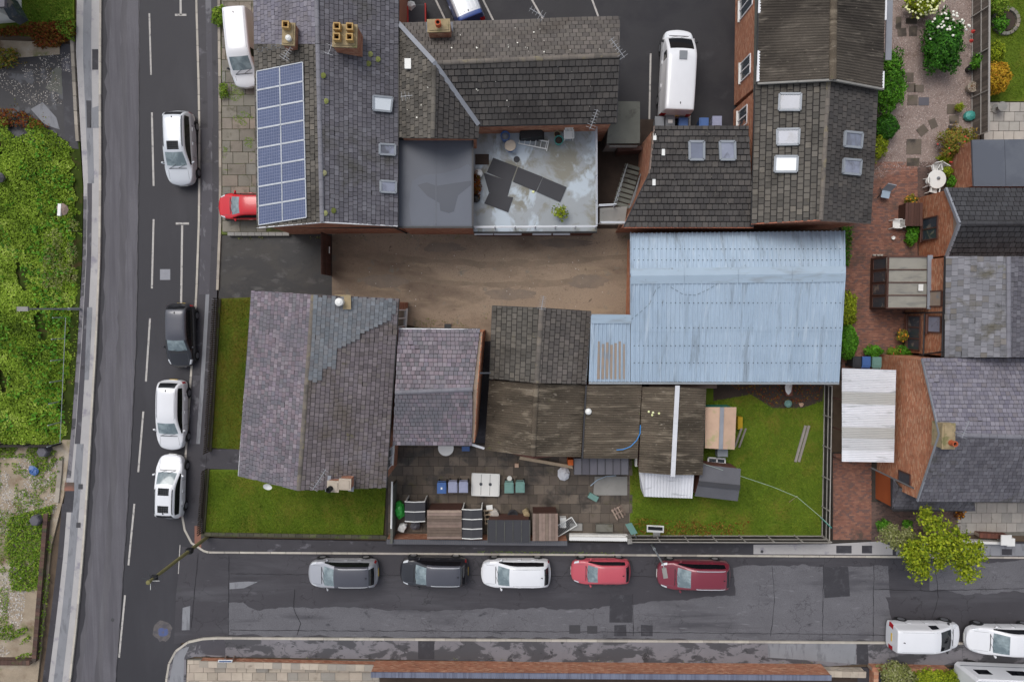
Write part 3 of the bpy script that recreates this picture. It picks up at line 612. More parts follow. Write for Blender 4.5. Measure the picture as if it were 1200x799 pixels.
sheet('yard_ground', [(690, 140), (770, 140), (770, 272), (690, 272)], .04, 'soil_dark', base=-.06)
sheet('passage', [(545, 380), (600, 380), (600, 540), (545, 540)], .05, 'asphalt_black', base=-.06)
sheet('lawn', [(255, 350), (300, 348), (300, 528), (244, 524)], .09, 'lawn_side', base=-.06)
sheet('garden_path', [(243, 526), (330, 526), (330, 552), (241, 549)], .094, 'pave_damp', base=-.06)
sheet('lawn', [(241, 550), (340, 550), (453, 560), (449, 627), (238, 625)], .09, 'lawn_soil', base=-.06)
sheet('lawn', [(738, 445), (968, 445), (962, 632), (738, 632)], .09, 'lawn_soil', base=-.06)
sheet('soil_bed', [(836, 447), (966, 447), (964, 470), (940, 478), (905, 478), (880, 462), (836, 470)], .094, 'soil_dark')
0 and sheet('soil_bed', [(745, 606), (790, 603), (860, 612), (958, 612), (960, 627), (745, 627)], .097, 'soil_dark')
sheet('brick_patio', [(985, 188), (1120, 175), (1120, 345), (1048, 345), (1048, 445), (985, 445)], .06, 'joint_dark', base=-.06)
sheet('brick_drive', [(975, 530), (1060, 530), (1060, 637), (975, 637)], .06, 'joint_dark', base=-.06)
sheet('back_yard', [(452, 518), (742, 520), (742, 636), (452, 634)], .06, 'joint_dark', base=-.06)
sheet('gravel_garden', [(1010, -80), (1145, -80), (1140, 190), (1062, 200), (1010, 217)], .08, 'pink_gravel', base=-.06)
sheet('lawn', [(1140, -80), (1330, -80), (1330, 119), (1152, 119)], .09, 'lawn_soil', base=-.06)
sheet('flag_patio', [(1150, 119), (1330, 119), (1330, 166), (1150, 166)], .06, 'joint_dark', base=-.06)
sheet('flag_patio', [(1120, 560), (1330, 560), (1330, 630), (1120, 626)], .06, 'joint_grey', base=-.06)
sheet('front_yard', [(258, -80), (345, -80), (345, 275), (259, 275)], .09, 'moss_joint', base=-.06)
sheet('front_yard', [(219, 772), (445, 774), (445, 900), (215, 900)], .07, 'joint_grey', base=-.06)
sheet('front_yard', [(445, 785), (1005, 792), (1005, 900), (445, 900)], .07, 'soil_dark', base=-.06)
sheet('front_yard', [(1005, 782), (1330, 784), (1330, 900), (1005, 900)], .07, 'pave_damp', base=-.06)
sheet('plot_asphalt', [(-120, 60), (86, 58), (92, 175), (-120, 150)], .06, 'asphalt_plot', base=-.06)
sheet('plot_patch', [(53, 103), (58, 98), (61, 90), (60, 84), (66, 79), (72, 80), (73, 112), (66, 108), (59, 107)], .066, 'concrete_moss'); sheet('plot_patch', [(36, 128), (50, 120), (66, 138), (70, 152), (52, 146)], .066, 'pave_grey'); sheet('plot_patch', [(-60, 45), (70, 50), (70, 64), (20, 68), (-60, 62)], .066, 'rubble')
sheet('plot_strip', [(71, 52), (86, 52), (91, 172), (76, 160)], .07, 'asphalt_black'); sheet('plot_patch', [(72, 68), (85, 68), (86, 84), (73, 84)], .075, 'pave_dark')
sheet('waste_ground', [(-120, 515), (83, 515), (75, 580), (60, 640), (44, 799), (40, 900), (-120, 900)], .06, 'rubble', base=-.06)
sheet('bramble_ground', [(-120, 140), (92, 150), (97, 220), (96, 300), (91, 400), (82, 522), (-120, 522)], .055, 'leaf_under', base=-.06)
sheet('verge', [(-60, -80), (86, -80), (87, 40), (60, 44), (-60, 36)], .08, 'lawn_soil', base=-.06)
# ================================================================ BUILDINGS
def on_plane(px, py, pts):
    """where the sight line through a photo pixel meets the plane of pts"""
    n = newell([Vector(p) for p in pts]); a = P(px, py, 0); c = Vector((0, 0, ALT)); d = a - c
    return c + d * ((Vector(pts[0]) - c).dot(n) / d.dot(n))
def base_of(pts, z=0):
    return (sum(p[0] for p in pts) / len(pts), sum(p[1] for p in pts) / len(pts), z)
def slope(parent, pts, udir, m, w, h, t=.03, gap=.014, name='roof', tn='roof_tiles', under=.09, um='roof_under', wj=.0, jit=.003, bond=.5, tintf=None, vgap=0.0):
    pts = [Vector(p) for p in pts]
    if newell(pts).z < 0: pts.reverse()
    nn = newell(pts); cc = sum(pts, Vector()) / len(pts); pts = [p - nn * (p - cc).dot(nn) for p in pts]
    r = B(lambda q: q.slab(pts, under), name, um, parent)
    tl = lay(pts, udir, w, h, gap, t, mb=MB(), wj=wj, jit=jit, bond=bond, tintf=tintf, vgap=vgap).build(tn, m, r, kind='stuff')
    return r, tl
_rt = {}
def ridge_run(parent, a, b, m='ridge_tile', r=.13, L=.45, name='ridge_tile', lift=.02):
    a = Vector(a); b = Vector(b); d = b - a; n = max(1, round(d.length / L)); L = d.length / n; key = (m, round(L, 2), r)
    off = rootloc(parent); u = d.normalized(); s = Vector((0, 0, 1)).cross(u).normalized(); z = u.cross(s)
    R = Matrix((u, s, z)).transposed().to_4x4()
    for i in range(n):
        if key not in _rt:
            q = MB(); vs = []; k = 7
            for x in (-L / 2 + .006, L / 2 - .006):
                for rr in (r, r - .02): vs += [(x, math.cos(math.pi * j / (k - 1)) * rr, math.sin(math.pi * j / (k - 1)) * rr * .75 - .03) for j in range(k)]
            fs = []
            for j in range(k - 1):
                fs += [(j, j + 1, 2 * k + j + 1, 2 * k + j), (k + j + 1, k + j, 3 * k + j, 3 * k + j + 1), (j + 1, j, k + j, k + j + 1), (2 * k + j, 2 * k + j + 1, 3 * k + j + 1, 3 * k + j)]
            q.add(vs, fs); o = q.build(name, m); _rt[key] = o.data
        else: o = bpy.data.objects.new(name, _rt[key]); COL.objects.link(o)
        c = a.lerp(b, (i + .5) / n) + Vector((0, 0, lift + random.uniform(-.006, .006)))
        o.matrix_world = Matrix.Translation(c - off) @ R; o.parent = parent
def wall_body(parent, fp, z0, z1, m='mortar', gables=(), name='wall', bricks=(), bm='brick', bw=.235, bh=.078):
    """fp: world xy footprint (ccw or cw); gables: (i, apex) raises edge i to an apex point; bricks: edges that get single courses"""
    fp = [Vector((p[0], p[1], 0)) for p in fp]; n = len(fp); ctr = sum(fp, Vector()) / n
    mb = MB(); mb.prism([(p.x, p.y) for p in fp], z0, z1)
    gp = dict(gables)
    for i, ap in gp.items():
        a = fp[i]; b = fp[(i + 1) % n]; inn = (ctr - (a + b) / 2); inn -= (b - a).normalized() * inn.dot((b - a).normalized()); inn = inn.normalized() * .3
        tri = [Vector((a.x, a.y, z1)), Vector((b.x, b.y, z1)), Vector(ap)]
        out = newell(tri); out = out if out.dot(inn) < 0 else -out
        mb.slab(tri, .3, down=-out)
    wl = mb.build(name, m, parent)
    if m == 'mortar' and z1 > 1.5: bricks = range(n)
    if bricks:
        q = MB()
        for i in bricks:
            a = fp[i]; b = fp[(i + 1) % n]; out = (a + b) / 2 - ctr
            poly = [Vector((a.x, a.y, z0)), Vector((b.x, b.y, z0)), Vector((b.x, b.y, z1))]
            if i in gp: poly.append(Vector(gp[i]))
            poly.append(Vector((a.x, a.y, z1)))
            lay(poly, b - a, bw, bh, .012, .012, wedge=False, mb=q, outward=out, uphint=(0, 0, 1), jit=.002)
        q.build('brickwork', bm, wl, kind='stuff')
    return wl
def inset(q, d):
    """move each corner of a quad inward by d metres"""
    c = sum((Vector((p[0], p[1], 0)) for p in q), Vector()) / len(q); out = []
    n = len(q)
    for i in range(n):
        p = Vector((q[i][0], q[i][1], 0)); a = Vector((q[i - 1][0], q[i - 1][1], 0)); b = Vector((q[(i + 1) % n][0], q[(i + 1) % n][1], 0))
        out.append(p + (a - p).normalized() * d + (b - p).normalized() * d)
    return out
def edge_bar(parent, a, b, w, h, m, name, dz=0.0):
    return B(lambda q: q.bar(Vector(a) + Vector((0, 0, dz)), Vector(b) + Vector((0, 0, dz)), w, h), name, m, parent)
def window(parent, c, along, wd, z0, z1, out, m='upvc', bars=1, glass='window_glass', sill='render_white', fr=.07, hb=0):
    c = Vector((c[0], c[1], 0)); al = Vector(along).normalized(); al.z = 0; al.normalize(); out = Vector((out[0], out[1], 0)).normalized()
    a = c - al * wd / 2 + out * .03; b = c + al * wd / 2 + out * .03
    q = MB(); Z = lambda p, z: Vector((p.x, p.y, z))
    for p in [a.lerp(b, i / (bars + 1)) for i in range(bars + 2)]: q.bar(Z(p, z0), Z(p, z1), fr, fr, up=out)
    for z in [z0 + (z1 - z0) * i / (hb + 1) for i in range(hb + 2)]: q.bar(Z(a, z), Z(b, z), fr, fr)
    f = q.build('window', m, parent)
    B(lambda q: q.slab([Z(a, z0), Z(b, z0), Z(b, z1), Z(a, z1)], .02, down=-out), 'pane', glass, f)
    if sill: B(lambda q: q.box(Z(c + out * .06, z0 - .07), (wd + .2, .16, .06), rz=math.atan2(al.y, al.x)), 'sill', sill, f)
    return f
def skylight(parent, quad_px, plane, m='skylight_glass', fm='frame_grey', fr=.09, name='skylight', lift=.15):
    n = newell([Vector(p) for p in plane]); n = n if n.z > 0 else -n
    q = [on_plane(x, y, plane) + n * lift for x, y in quad_px]; mb = MB()
    for a, b in zip(q, q[1:] + q[:1]): mb.bar(a, b, fr, .12, up=n)
    f = mb.build(name, fm, parent)
    c = sum(q, Vector()) / 4
    B(lambda k: k.slab([c + (p - c) * .9 + n * .01 for p in q], .03, down=-n), 'pane', m, f)
    return f
def chimney(parent, px, py, ztop, zbase, wx, wy, pots, bm='brick', rot=0.0, top='flaunching', pot='clay_buff', square=True):
    c = P(px, py, ztop); R = Matrix.Rotation(rot, 3, 'Z'); C = Vector((c.x, c.y, 0))
    st = B(lambda q: q.box((c.x, c.y, (ztop + zbase) / 2 - .06), (wx, wy, ztop - zbase - .1), rz=rot), 'chimney', 'mortar', parent)
    q = MB(); cs = [C + R @ Vector((a * wx / 2, b * wy / 2, 0)) for a, b in ((-1, -1), (1, -1), (1, 1), (-1, 1))]
    for i in range(4):
        a, b = cs[i], cs[(i + 1) % 4]; z = Vector((0, 0, 1))
        lay([a + z * zbase, b + z * zbase, b + z * (ztop - .12), a + z * (ztop - .12)], b - a, .235, .078, .012, .012, wedge=False, mb=q, outward=(a + b) / 2 - C, uphint=z)
    q.build('brickwork', bm, st, kind='stuff')
    B(lambda q: (q.box((c.x, c.y, ztop - .06), (wx + .08, wy + .08, .1), rz=rot), q.box((c.x, c.y, ztop + .0), (wx - .1, wy - .1, .07), rz=rot)), 'chimney_cap', top, st)
    for dx, dy in pots:
        p = C + R @ Vector((dx, dy, 0)); mb = MB()
        if square:
            for a, b, sx, sy in ((-.15, 0, .06, .36), (.15, 0, .06, .36), (0, -.15, .24, .06), (0, .15, .24, .06)):
                o = R @ Vector((a, b, 0)); mb.box((p.x + o.x, p.y + o.y, ztop + .2), (sx, sy, .4), rz=rot)
            mb.box((p.x, p.y, ztop + .05), (.24, .24, .04), rz=rot, mi=1)
        else:
            mb.lathe((p.x, p.y, ztop), [(.16, 0), (.13, .35), (.16, .38), (.16, .42), (.10, .42), (.10, .1)], 12); mb.lathe((p.x, p.y, ztop + .3), [(.09, 0), (.095, .01)], 10, mi=1)
        mb.build('chimney_pot', [pot, 'soot'], st)
    return st
def aerial(parent, px, py, z, rz, n=7, L=.9, mast=.9):
    c = P(px, py, z); u = Vector((math.cos(rz), math.sin(rz), 0)); v = Vector((-u.y, u.x, 0)); q = MB()
    q.tube([c + Vector((0, 0, -mast)), c], .025, 5); q.tube([c - u * .2, c + u * (L - .2)], .018, 5)
    for i in range(n):
        p = c + u * (-.15 + (L - .1) * i / (n - 1)); k = .17 if i > 1 else .26; q.tube([p - v * k, p + v * k], .009, 4)
    return q.build('aerial', 'aerial_metal', parent)
SLATE = dict(w=.26, h=.25, t=.02, gap=.02, wj=.16, vgap=.028)  # vgap: strip of dark slab left bare, imitating shade below each course
TILE = dict(w=.35, h=.34, t=.04, gap=.034, vgap=.06)

# ---- north-west terrace: two houses under one ridge
AE, AR = 5.4, 7.2
def terrace_pts(y0, y1):
    L = lambda y: 298 + 4 * y / 267; R_ = lambda y: 466.5 - 1 * y / 265; M_ = lambda y: 371 + 6.5 * y / 261
    return P(L(y0), y0, AE), P(R_(y0), y0, AE), P(R_(y1), y1, AE), P(L(y1), y1, AE), P(M_(y0), y0, AR), P(M_(y1), y1, AR)
for k, (y0, y1) in enumerate(((-70, 52), (52.3, 265))):
    nw, ne, se, sw, rn, rs = terrace_pts(y0, y1)
    if k == 1: sw = P(302, 267, AE); rs = P(377.5, 260.5, AR)
    lab = ['grey slate terraced house at the top edge, chimneys on its party line', 'terraced house with sixteen solar panels on its roof and three small skylights'][k]
    hA = thing('terraced_house', lab, 'house', base_of((nw, ne, se, sw)))
    lp = [nw, sw, rs, rn]; rp = [ne, se, rs, rn]
    slope(hA, lp, sw - nw, ['slate_lilac', 'tile_moss'][k], **(SLATE if k == 0 else dict(w=.32, h=.32, t=.04, gap=.035, vgap=.06)), tn=['slates', 'roof_tiles'][k])
    slope(hA, rp, se - ne, 'slate_grey', **SLATE, tn='slates')
    ridge_run(hA, rn, rs, 'ridge_grey')
    fp = inset([nw, ne, se, sw], .22)
    if k == 1:
        ap = Vector(rs); ap.z = AR - .12; ap = ap.lerp(rn, .02)
        wall_body(hA, fp, 0, AE - .02, bricks=(2,), gables=((2, (ap.x, (fp[2].y + fp[3].y) / 2, ap.z)),), bm='brick')
        edge_bar(hA, sw, rs, .05, .2, 'upvc', 'bargeboard', -.06); edge_bar(hA, rs, se, .05, .2, 'upvc', 'bargeboard', -.06)
        q = MB(); a = P(332, 270.5, 3.4); b = P(462, 268.5, 3.4); a.y = b.y = fp[2].y - .06; q.tube([a, b], .05, 6); q.tube([b, Vector((b.x + .25, b.y, .3))], .05, 6); q.build('drainpipe', 'gutter', hA)
        for qd in (((436.5, 113.5), (459, 115.5), (457, 132), (436.5, 130)), ((444, 169.5), (462, 170.5), (462, 182.5), (444, 181.5)), ((445, 212.5), (463, 213.5), (463, 226.5), (445, 225.5))):
            skylight(hA, qd, rp, 'skylight_pale' if qd[0][1] < 120 else 'skylight_glass', fr=.1)
        planeA = lp; rpA = rp; houseA = hA; rnA, rsA = rn, rs
        # dark mossy apron under the stacks and lead flashing on the party line
        n = newell(lp); n = n if n.z > 0 else -n
        B(lambda q: q.slab([on_plane(x, y, lp) + n * .05 for x, y in ((301, 56), (352, 47), (354, 52), (301, 62))], .03, down=-n), 'flashing', 'lead', hA)
    else:
        wall_body(hA, fp, 0, AE - .02, m='brick'); 
    edge_bar(hA, nw, sw, .12, .1, 'gutter', 'gutter', -.05); edge_bar(hA, ne, se, .12, .1, 'gutter', 'gutter', -.05)
chimney(houseA, 338, 40, 7.35, 5.9, .60, 1.1, ((-.05, .34),), rot=-.05); chimney(houseA, 404, 42, 7.7, 6.1, 1.22, 1.1, ((-.33, .33), (.33, .33), (-.33, -.2), (.33, -.2)), rot=-.03)
B(lambda q: q.lathe(P(339, 46, 7.4), [(.14, 0), (.15, .2), (.05, .26)], 12), 'chimney_cowl', 'plastic_white', houseA)
aerial(houseA, 334, 66, 7.2, 1.0, L=.9, mast=1.0); aerial(houseA, 386, 60, 7.5, 1.2, n=3, L=1.0); aerial(houseA, 474, 113, 6.0, .1, n=5, L=.9)
for px, py in ((379, 89), (382, 119), (380, 203), (381, 250), (434, 64), (443, 70), (432, 75), (391, 247)):
    p = on_plane(px, py, rpA); B(lambda q: q.lathe(p + Vector((0, 0, .03)), [(.12, 0), (.16, .02), (.06, .06)], 8), 'moss_clump', 'leaf_olive', houseA)
nA = newell(planeA); nA = nA if nA.z > 0 else -nA
arr = thing('solar_array', 'array of sixteen blue solar panels in two columns on the west roof slope', 'solar panels', tuple(on_plane(333, 170, planeA)))
B(lambda q: [q.bar(on_plane(x0, y0, planeA) + nA * .08, on_plane(x1, y1, planeA) + nA * .08, .05, .05) for x0, y0, x1, y1 in ((317, 82, 319, 260), (345, 76, 347, 256))], 'mounting_rail', 'alu', arr)
def pxq(u, v):
    T = ((303, 84.5), (357, 73.8), (361.3, 255.5), (305.5, 264.5)); a = [T[0][i] + (T[1][i] - T[0][i]) * u for i in (0, 1)]; b = [T[3][i] + (T[2][i] - T[3][i]) * u for i in (0, 1)]
    return [a[i] + (b[i] - a[i]) * v for i in (0, 1)]
for i in range(2):
    for j in range(8):
        q4 = [on_plane(*pxq(u, v), planeA) + nA * .14 for u, v in ((i / 2 + .003, j / 8 + .002), (i / 2 + .497, j / 8 + .002), (i / 2 + .497, j / 8 + .123), (i / 2 + .003, j / 8 + .123))]
        f = B(lambda q: [q.bar(a, b, .05, .05, up=nA) for a, b in zip(q4, q4[1:] + q4[:1])], 'solar_panel', 'alu', arr)
        c = sum(q4, Vector()) / 4; B(lambda q: q.slab([p.lerp(c, .01) for p in q4], .02, down=-nA), 'cell_sheet', 'solar_cell', f)
        def lines(q):
            for k in range(1, 10): q.bar(q4[0].lerp(q4[1], k / 10) + nA * .004, q4[3].lerp(q4[2], k / 10) + nA * .004, .012, .006, up=nA)
            for k in range(1, 6): q.bar(q4[0].lerp(q4[3], k / 6) + nA * .004, q4[1].lerp(q4[2], k / 6) + nA * .004, .012, .006, up=nA)
        B(lines, 'cell_lines', 'plastic_lilac', f)
# ---- cross-wing building with brown concrete tiles
BE_, BR_ = 5.2, 7.0
a, b_, c, d = P(467, 28, BE_), P(726, 21, BE_), P(722.5, 143.5, BE_), P(561, 147, BE_); e = P(509, 74, BR_); f = P(726, 65, BR_); g = P(507, 162, BR_); h = P(468, 162, BE_); i_ = P(560, 163, BE_)
hB = thing('brown_tiled_building', 'brick building with brown tiled roof and two valleys beside the grey terrace', 'house', base_of((a, b_, c, d)))
slope(hB, [a, b_, f, e], b_ - a, 'tile_brown', **TILE); slope(hB, [d, c, f, e], c - d, 'tile_dark', **TILE)
slope(hB, [a, e, g, h], h - a, 'tile_moss', **TILE); slope(hB, [e, d, i_, g], g - e, 'tile_dark', **TILE)
ridge_run(hB, e, f, 'ridge_tile'); ridge_run(hB, e, g, 'tile_moss')
for p, q_ in ((a, e), (e, d)): B(lambda q: q.bar(p + Vector((0, 0, .12)), q_ + Vector((0, 0, .12)), .24, .05), 'valley_gutter', 'lead', hB)
main_fp = inset([P(470, 26, BE_), b_, c, P(470, 150, BE_)], .2)
wall_body(hB, main_fp, 0, BE_ - .02, bricks=(2, 1), gables=((1, (main_fp[1].x, f.y, BR_ - .15)),))
fpw = [Vector((h.x + .2, a.y, 0)), Vector((i_.x - .2, a.y, 0)), Vector((i_.x - .2, i_.y + .05, 0)), Vector((h.x + .2, i_.y + .05, 0))]
wall_body(hB, fpw, 0, BE_ - .03, bricks=(2, 1), gables=((2, (g.x, i_.y + .05, BR_ - .12)),))
edge_bar(hB, d, c, .12, .1, 'gutter', 'gutter', -.06); edge_bar(hB, a, b_, .12, .1, 'gutter', 'gutter', -.06)
edge_bar(hB, b_, f, .06, .16, 'gutter', 'bargeboard', -.05); edge_bar(hB, f, c, .06, .16, 'gutter', 'bargeboard', -.05)
chimney(hB, 514, 30, 6.9, 5.0, 1.15, .6, ((0, 0),), square=False, pot='clay_red', rot=.03)
for px in (501.5, 529): p = P(px, 33, 5.75); B(lambda q: q.box(p, (.18, .6, .06), R=Matrix.Rotation(.4, 3, 'X')), 'flashing', 'lead', hB)
aerial(hB, 729, 64, 7.6, 2.2, L=1.2); aerial(hB, 693, 147, 6.2, 1.2, L=1.1); aerial(hB, 634, 18, 6.8, 2.6, n=5, L=.9)
B(lambda q: q.box(P(478, 75, 6.0), (.35, .55, .1)), 'roof_vent', 'plastic_white', hB)
def spots(q, plane, n, box):
    for _ in range(n):
        s_ = random.choice((.018, .022, .03, .045)); p = on_plane(random.uniform(box[0], box[2]), random.uniform(box[1], box[3]), plane); q.lathe(p + Vector((0, 0, .045)), [(s_ * .9, 0), (s_, .012), (s_ * .5, .02)], 7)
q = MB(); spots(q, [d, c, f, e], 34, (555, 75, 715, 140)); spots(q, [a, b_, f, e], 22, (510, 32, 715, 64)); spots(q, [a, e, g, h], 7, (472, 70, 503, 158)); q.build('bird_droppings', 'flower_white', hB, kind='stuff')
# ---- flat roofed block
FZ = 4.7; fq = [P(465.5, 163.5, FZ), P(554, 163.5, FZ), P(554, 266.5, FZ), P(465.5, 266.5, FZ)]
hC = thing('flat_roofed_block', 'brick block with flat grey felt roof and shallow puddle between terrace and solar roof', 'building', base_of(fq))
wall_body(hC, inset(fq, .12), 0, FZ - .2, bricks=(2, 1))
B(lambda q: q.prism([(p.x, p.y) for p in fq], FZ - .2, FZ), 'flat_roof', 'felt_grey', hC)
for k in range(4): edge_bar(hC, fq[k], fq[(k + 1) % 4], .1, .12, 'gutter' if k < 3 else 'lead', 'roof_edge', .02)
edge_bar(hC, P(480, 163, FZ), P(553, 162.5, FZ), .09, .12, 'upvc', 'fascia', .1)
for pts_, m_, z_ in (([(482, 264), (479, 240), (483, 212), (496, 205), (520, 203), (540, 197), (548, 192), (552, 196), (552, 264)], 'felt_dry', .005), ([(489, 217), (500, 214), (512, 218), (530, 215), (552, 212), (552, 217), (537, 229), (535, 236), (532, 248), (526, 250), (516, 247), (515, 238), (501, 230)], 'felt_wet', .009)):
    B(lambda q: q.poly(PL(pts_, FZ + z_)), 'damp_patch', m_, hC)
edge_bar(hC, P(511, 166, FZ), P(511, 264, FZ), .06, .012, 'felt_grey', 'felt_lap', .012)
# ---- roof terrace over the garages
TZ = 2.7; tq = [P(555, 146, TZ), P(699.5, 146, TZ), P(699.5, 272, TZ), P(555, 272.5, TZ)]
hT = thing('roof_terrace', 'wet pale concrete roof terrace with metal railing above the brown yard', 'terrace', base_of(tq))
wall_body(hT, inset(tq, .06), 0, TZ - .2, m='brick_dark')
B(lambda q: q.prism([(p.x, p.y) for p in tq], TZ - .2, TZ), 'deck', 'concrete', hT)
edge_bar(hT, tq[3], tq[2], .09, .25, 'plastic_black', 'fascia', -.1)
for x0, x1 in ((556, 578), (579, 611), (624, 646), (648, 668)): B(lambda q: q.bar(P(x0, 274.3, 2.2), P(x1, 274.3, 2.2), .12, .05), 'garage_door_head', 'upvc', hT)
def railing(parent, pts, z, hgt=1.0, step=1.3, m='alu', r=.032):
    q = MB()
    for a, b in zip(pts, pts[1:]):
        for k in (1, .5): q.tube([a + Vector((0, 0, hgt * k)), b + Vector((0, 0, hgt * k))], r, 6)
    q.build('rail', m, parent)
    for a, b in zip(pts, pts[1:]):
        n = max(1, round((b - a).length / step))
        for i in range(n + 1): p = a.lerp(b, i / n); B(lambda q: q.tube([p, p + Vector((0, 0, hgt))], r * 1.2, 6), 'railing_post', m, parent)
railing(hT, [P(557, 268, TZ), P(697, 267, TZ)], TZ); railing(hT, [P(697.5, 265, TZ), P(697, 150, TZ)], TZ)
# landing, stair and the little roof beside it
st = thing('outside_stair', 'steel outside stair with grey treads from the terrace landing to the sunken yard', 'stairs', tuple(P(728, 240, 0)))
B(lambda q: q.prism([(p.x, p.y) for p in PL([(703, 244), (735, 242), (732, 263), (703, 263)], TZ - .1)], TZ - .25, TZ - .1), 'landing', 'concrete_plain', st)
for k in range(9):
    f = k / 8; z = TZ - .25 - f * 2.0; cx = 728 + 13 * f; cy = 240 - 44 * f; B(lambda q: q.box(P(cx, cy, z), (1.0, .22, .05), rz=-.28), 'stair_tread', 'concrete_moss', st)
for x0, y0, x1, y1 in ((719.5, 240, 735, 193), (738, 243, 751, 203)): B(lambda q: (q.tube([P(x0, y0, TZ + .8), P(x1, y1, .9)], .03, 6), q.tube([P(x0, y0, TZ - .3), P(x0, y0, TZ + .8)], .03, 6), q.bar(P(x0 + 2, y0, TZ - .3), P(x1, y1, .3), .05, .2)), 'stringer', 'galv', st)
railing(st, [P(700, 243, TZ), P(719, 242, TZ)], TZ); railing(st, [P(702, 262.5, TZ), P(731, 262.5, TZ)], TZ)
sq = PL([(716, 119), (750, 119), (750, 168), (711, 168)], 2.6)
sh = thing('flat_roofed_store', 'small store with mossy grey flat roof beside the brown tiled building', 'shed', base_of(sq))
wall_body(sh, inset(sq, .08), 0, 2.45, m='concrete_plain'); B(lambda q: q.prism([(p.x, p.y) for p in sq], 2.46, 2.6), 'flat_roof', 'concrete_moss', sh)
B(lambda q: q.box(P(730, 172, 2.1), (1.7, .06, .35)), 'fascia', 'concrete_plain', sh)
w0 = thing('brick_wall', 'rough brown timber retaining wall below the small flat-roofed store', 'wall', tuple(P(748, 175, 0)))
B(lambda q: q.bar(P(722, 178, .6), P(766, 175, .6), .25, 1.2), 'wall', 'wood_dark', w0)
# ---- splayed building with two skylights
dq = [P(767, 147.5, 5.0), P(877, 147.5, 5.0), P(883, 266, 3.9), P(731, 266, 3.9), P(762, 200, 4.5)]
hD = thing('splayed_building', 'dark tiled single-pitch building with splayed west end and two skylights', 'house', base_of(dq))
pl4 = [dq[0], dq[1], dq[2], dq[3]]; pl = [dq[0], dq[1], dq[2], dq[3], on_plane(761, 203, pl4)]
slope(hD, [pl[0], pl[1], pl[2], pl[3], pl[4]], dq[2] - dq[3], 'tile_dark', **TILE)
fpD = [P(768.5, 148.5, 5), P(876, 148.5, 5), P(881, 264, 3.9), P(733, 264, 3.9), P(763.5, 201, 4.4)]
wall_body(hD, fpD, 0, 3.8, bricks=(2,)); 
edge_bar(hD, pl[3], pl[2], .14, .12, 'copper_pipe', 'gutter', -.05); edge_bar(hD, pl[0], pl[4], .07, .2, 'wood_old', 'bargeboard', -.04); edge_bar(hD, pl[4], pl[3], .07, .2, 'gutter', 'bargeboard', -.04)
skylight(hD, ((807, 166), (824, 166), (824, 187), (807.5, 187)), pl4, 'skylight_glass', fr=.13); skylight(hD, ((842.5, 166), (860, 166), (860.5, 187), (843.5, 187)), pl4, 'skylight_glass', fr=.13)
for x, y in ((767, 161), (777, 179), (766, 214)): p = on_plane(x, y, pl4) + Vector((0, 0, .07)); B(lambda q: q.box(p, (.18, .36, .06)), 'roof_vent', 'plastic_white', hD)
q = MB(); spots(q, pl4, 170, (770, 150, 876, 240)); q.build('bird_droppings', 'tile_moss', hD, kind='stuff')
# ---- long east range: corrugated north half, tiled south half
eq = [P(890.5, -70, 4.7), P(888, 98.5, 4.7), P(1034.5, 105, 4.7), P(1038, -70, 4.7)]; er = (P(977.5, -70, 6.4), P(976, 94, 6.4))
hE = thing('corrugated_roof_house', 'brick house with lichened corrugated roof and white windows facing the car park', 'house', base_of(eq))
def sheets(parent, e0, e1, r0, r1, m, n, rows, period=.15, amp=.035, name='roof_sheet', **k):
    """a slope of single profiled sheets, rows counted from the eave up, upper rows lapping over"""
    e0, e1, r0, r1 = map(Vector, (e0, e1, r0, r1)); o = []
    for j in range(rows):
        for i in range(n):
            A = lambda u, v: e0.lerp(e1, u).lerp(r0.lerp(r1, u), v)
            v0 = j / rows - (.015 if j else 0); q = MB(); corrugated(A(i / n, v0), A((i + 1) / n + .0015, v0), A((i + 1) / n + .0015, (j + 1) / rows), A(i / n, (j + 1) / rows), period, amp, q, lift=.02 * j + random.uniform(0, .008) + (i % 2) * .006, **k)
            o.append(q.build(name, m, parent))
    return o
B(lambda q: (q.slab([eq[0], eq[1], er[1], er[0]], .1), q.slab([eq[3], eq[2], er[1], er[0]][::-1], .1)), 'roof', 'roof_under', hE)
sheets(hE, eq[0], eq[1], er[0], er[1], 'fibre_dark', 13, 2); sheets(hE, eq[3], eq[2], er[0], er[1], 'fibre_dark', 13, 2)
ridge_run(hE, er[0], er[1], 'fibre_cement', r=.2, L=1.0, name='ridge_cap')
fpE = inset([eq[0], eq[3], eq[2], eq[1]], .18)
wall_body(hE, fpE, 0, 4.66, bricks=(3, 2), gables=((2, (er[1].x, fpE[2].y, 6.25)),), bm='brick')
edge_bar(hE, eq[1], er[1], .1, .16, 'concrete_plain', 'verge', 0); edge_bar(hE, er[1], eq[2], .1, .16, 'concrete_plain', 'verge', 0)
edge_bar(hE, eq[0], eq[1], .12, .1, 'gutter', 'gutter', -.05); edge_bar(hE, P(891, -30, 4.7), P(889.5, 16, 4.7), .14, .12, 'upvc', 'gutter_section', -.0); edge_bar(hE, P(889, 60, 4.7), P(888, 96, 4.7), .14, .12, 'upvc', 'gutter_section', -.0)
edge_bar(hE, P(1038, 0, 4.6), P(1037.5, 24, 4.6), .1, .1, 'upvc', 'gutter_section'); edge_bar(hE, P(1035, 84, 4.7), P(1034.5, 105, 4.7), .1, .1, 'upvc', 'gutter_section')
for py, z0, z1, wd in ((3, 1.0, 3.2, 1.1), (80, 1.3, 3.0, 1.1), (136, 1.0, 2.6, 1.1)):
    p = P(871, py, 2.2); window(hE, (fpE[0].x, p.y), (0, 1, 0), wd, z0, z1, (-1, 0, 0))
B(lambda q: q.box((fpE[0].x - .02, P(870, 60, 3).y, 3.9), (.06, 6.0, .5)), 'render_band', 'concrete_moss', hE)
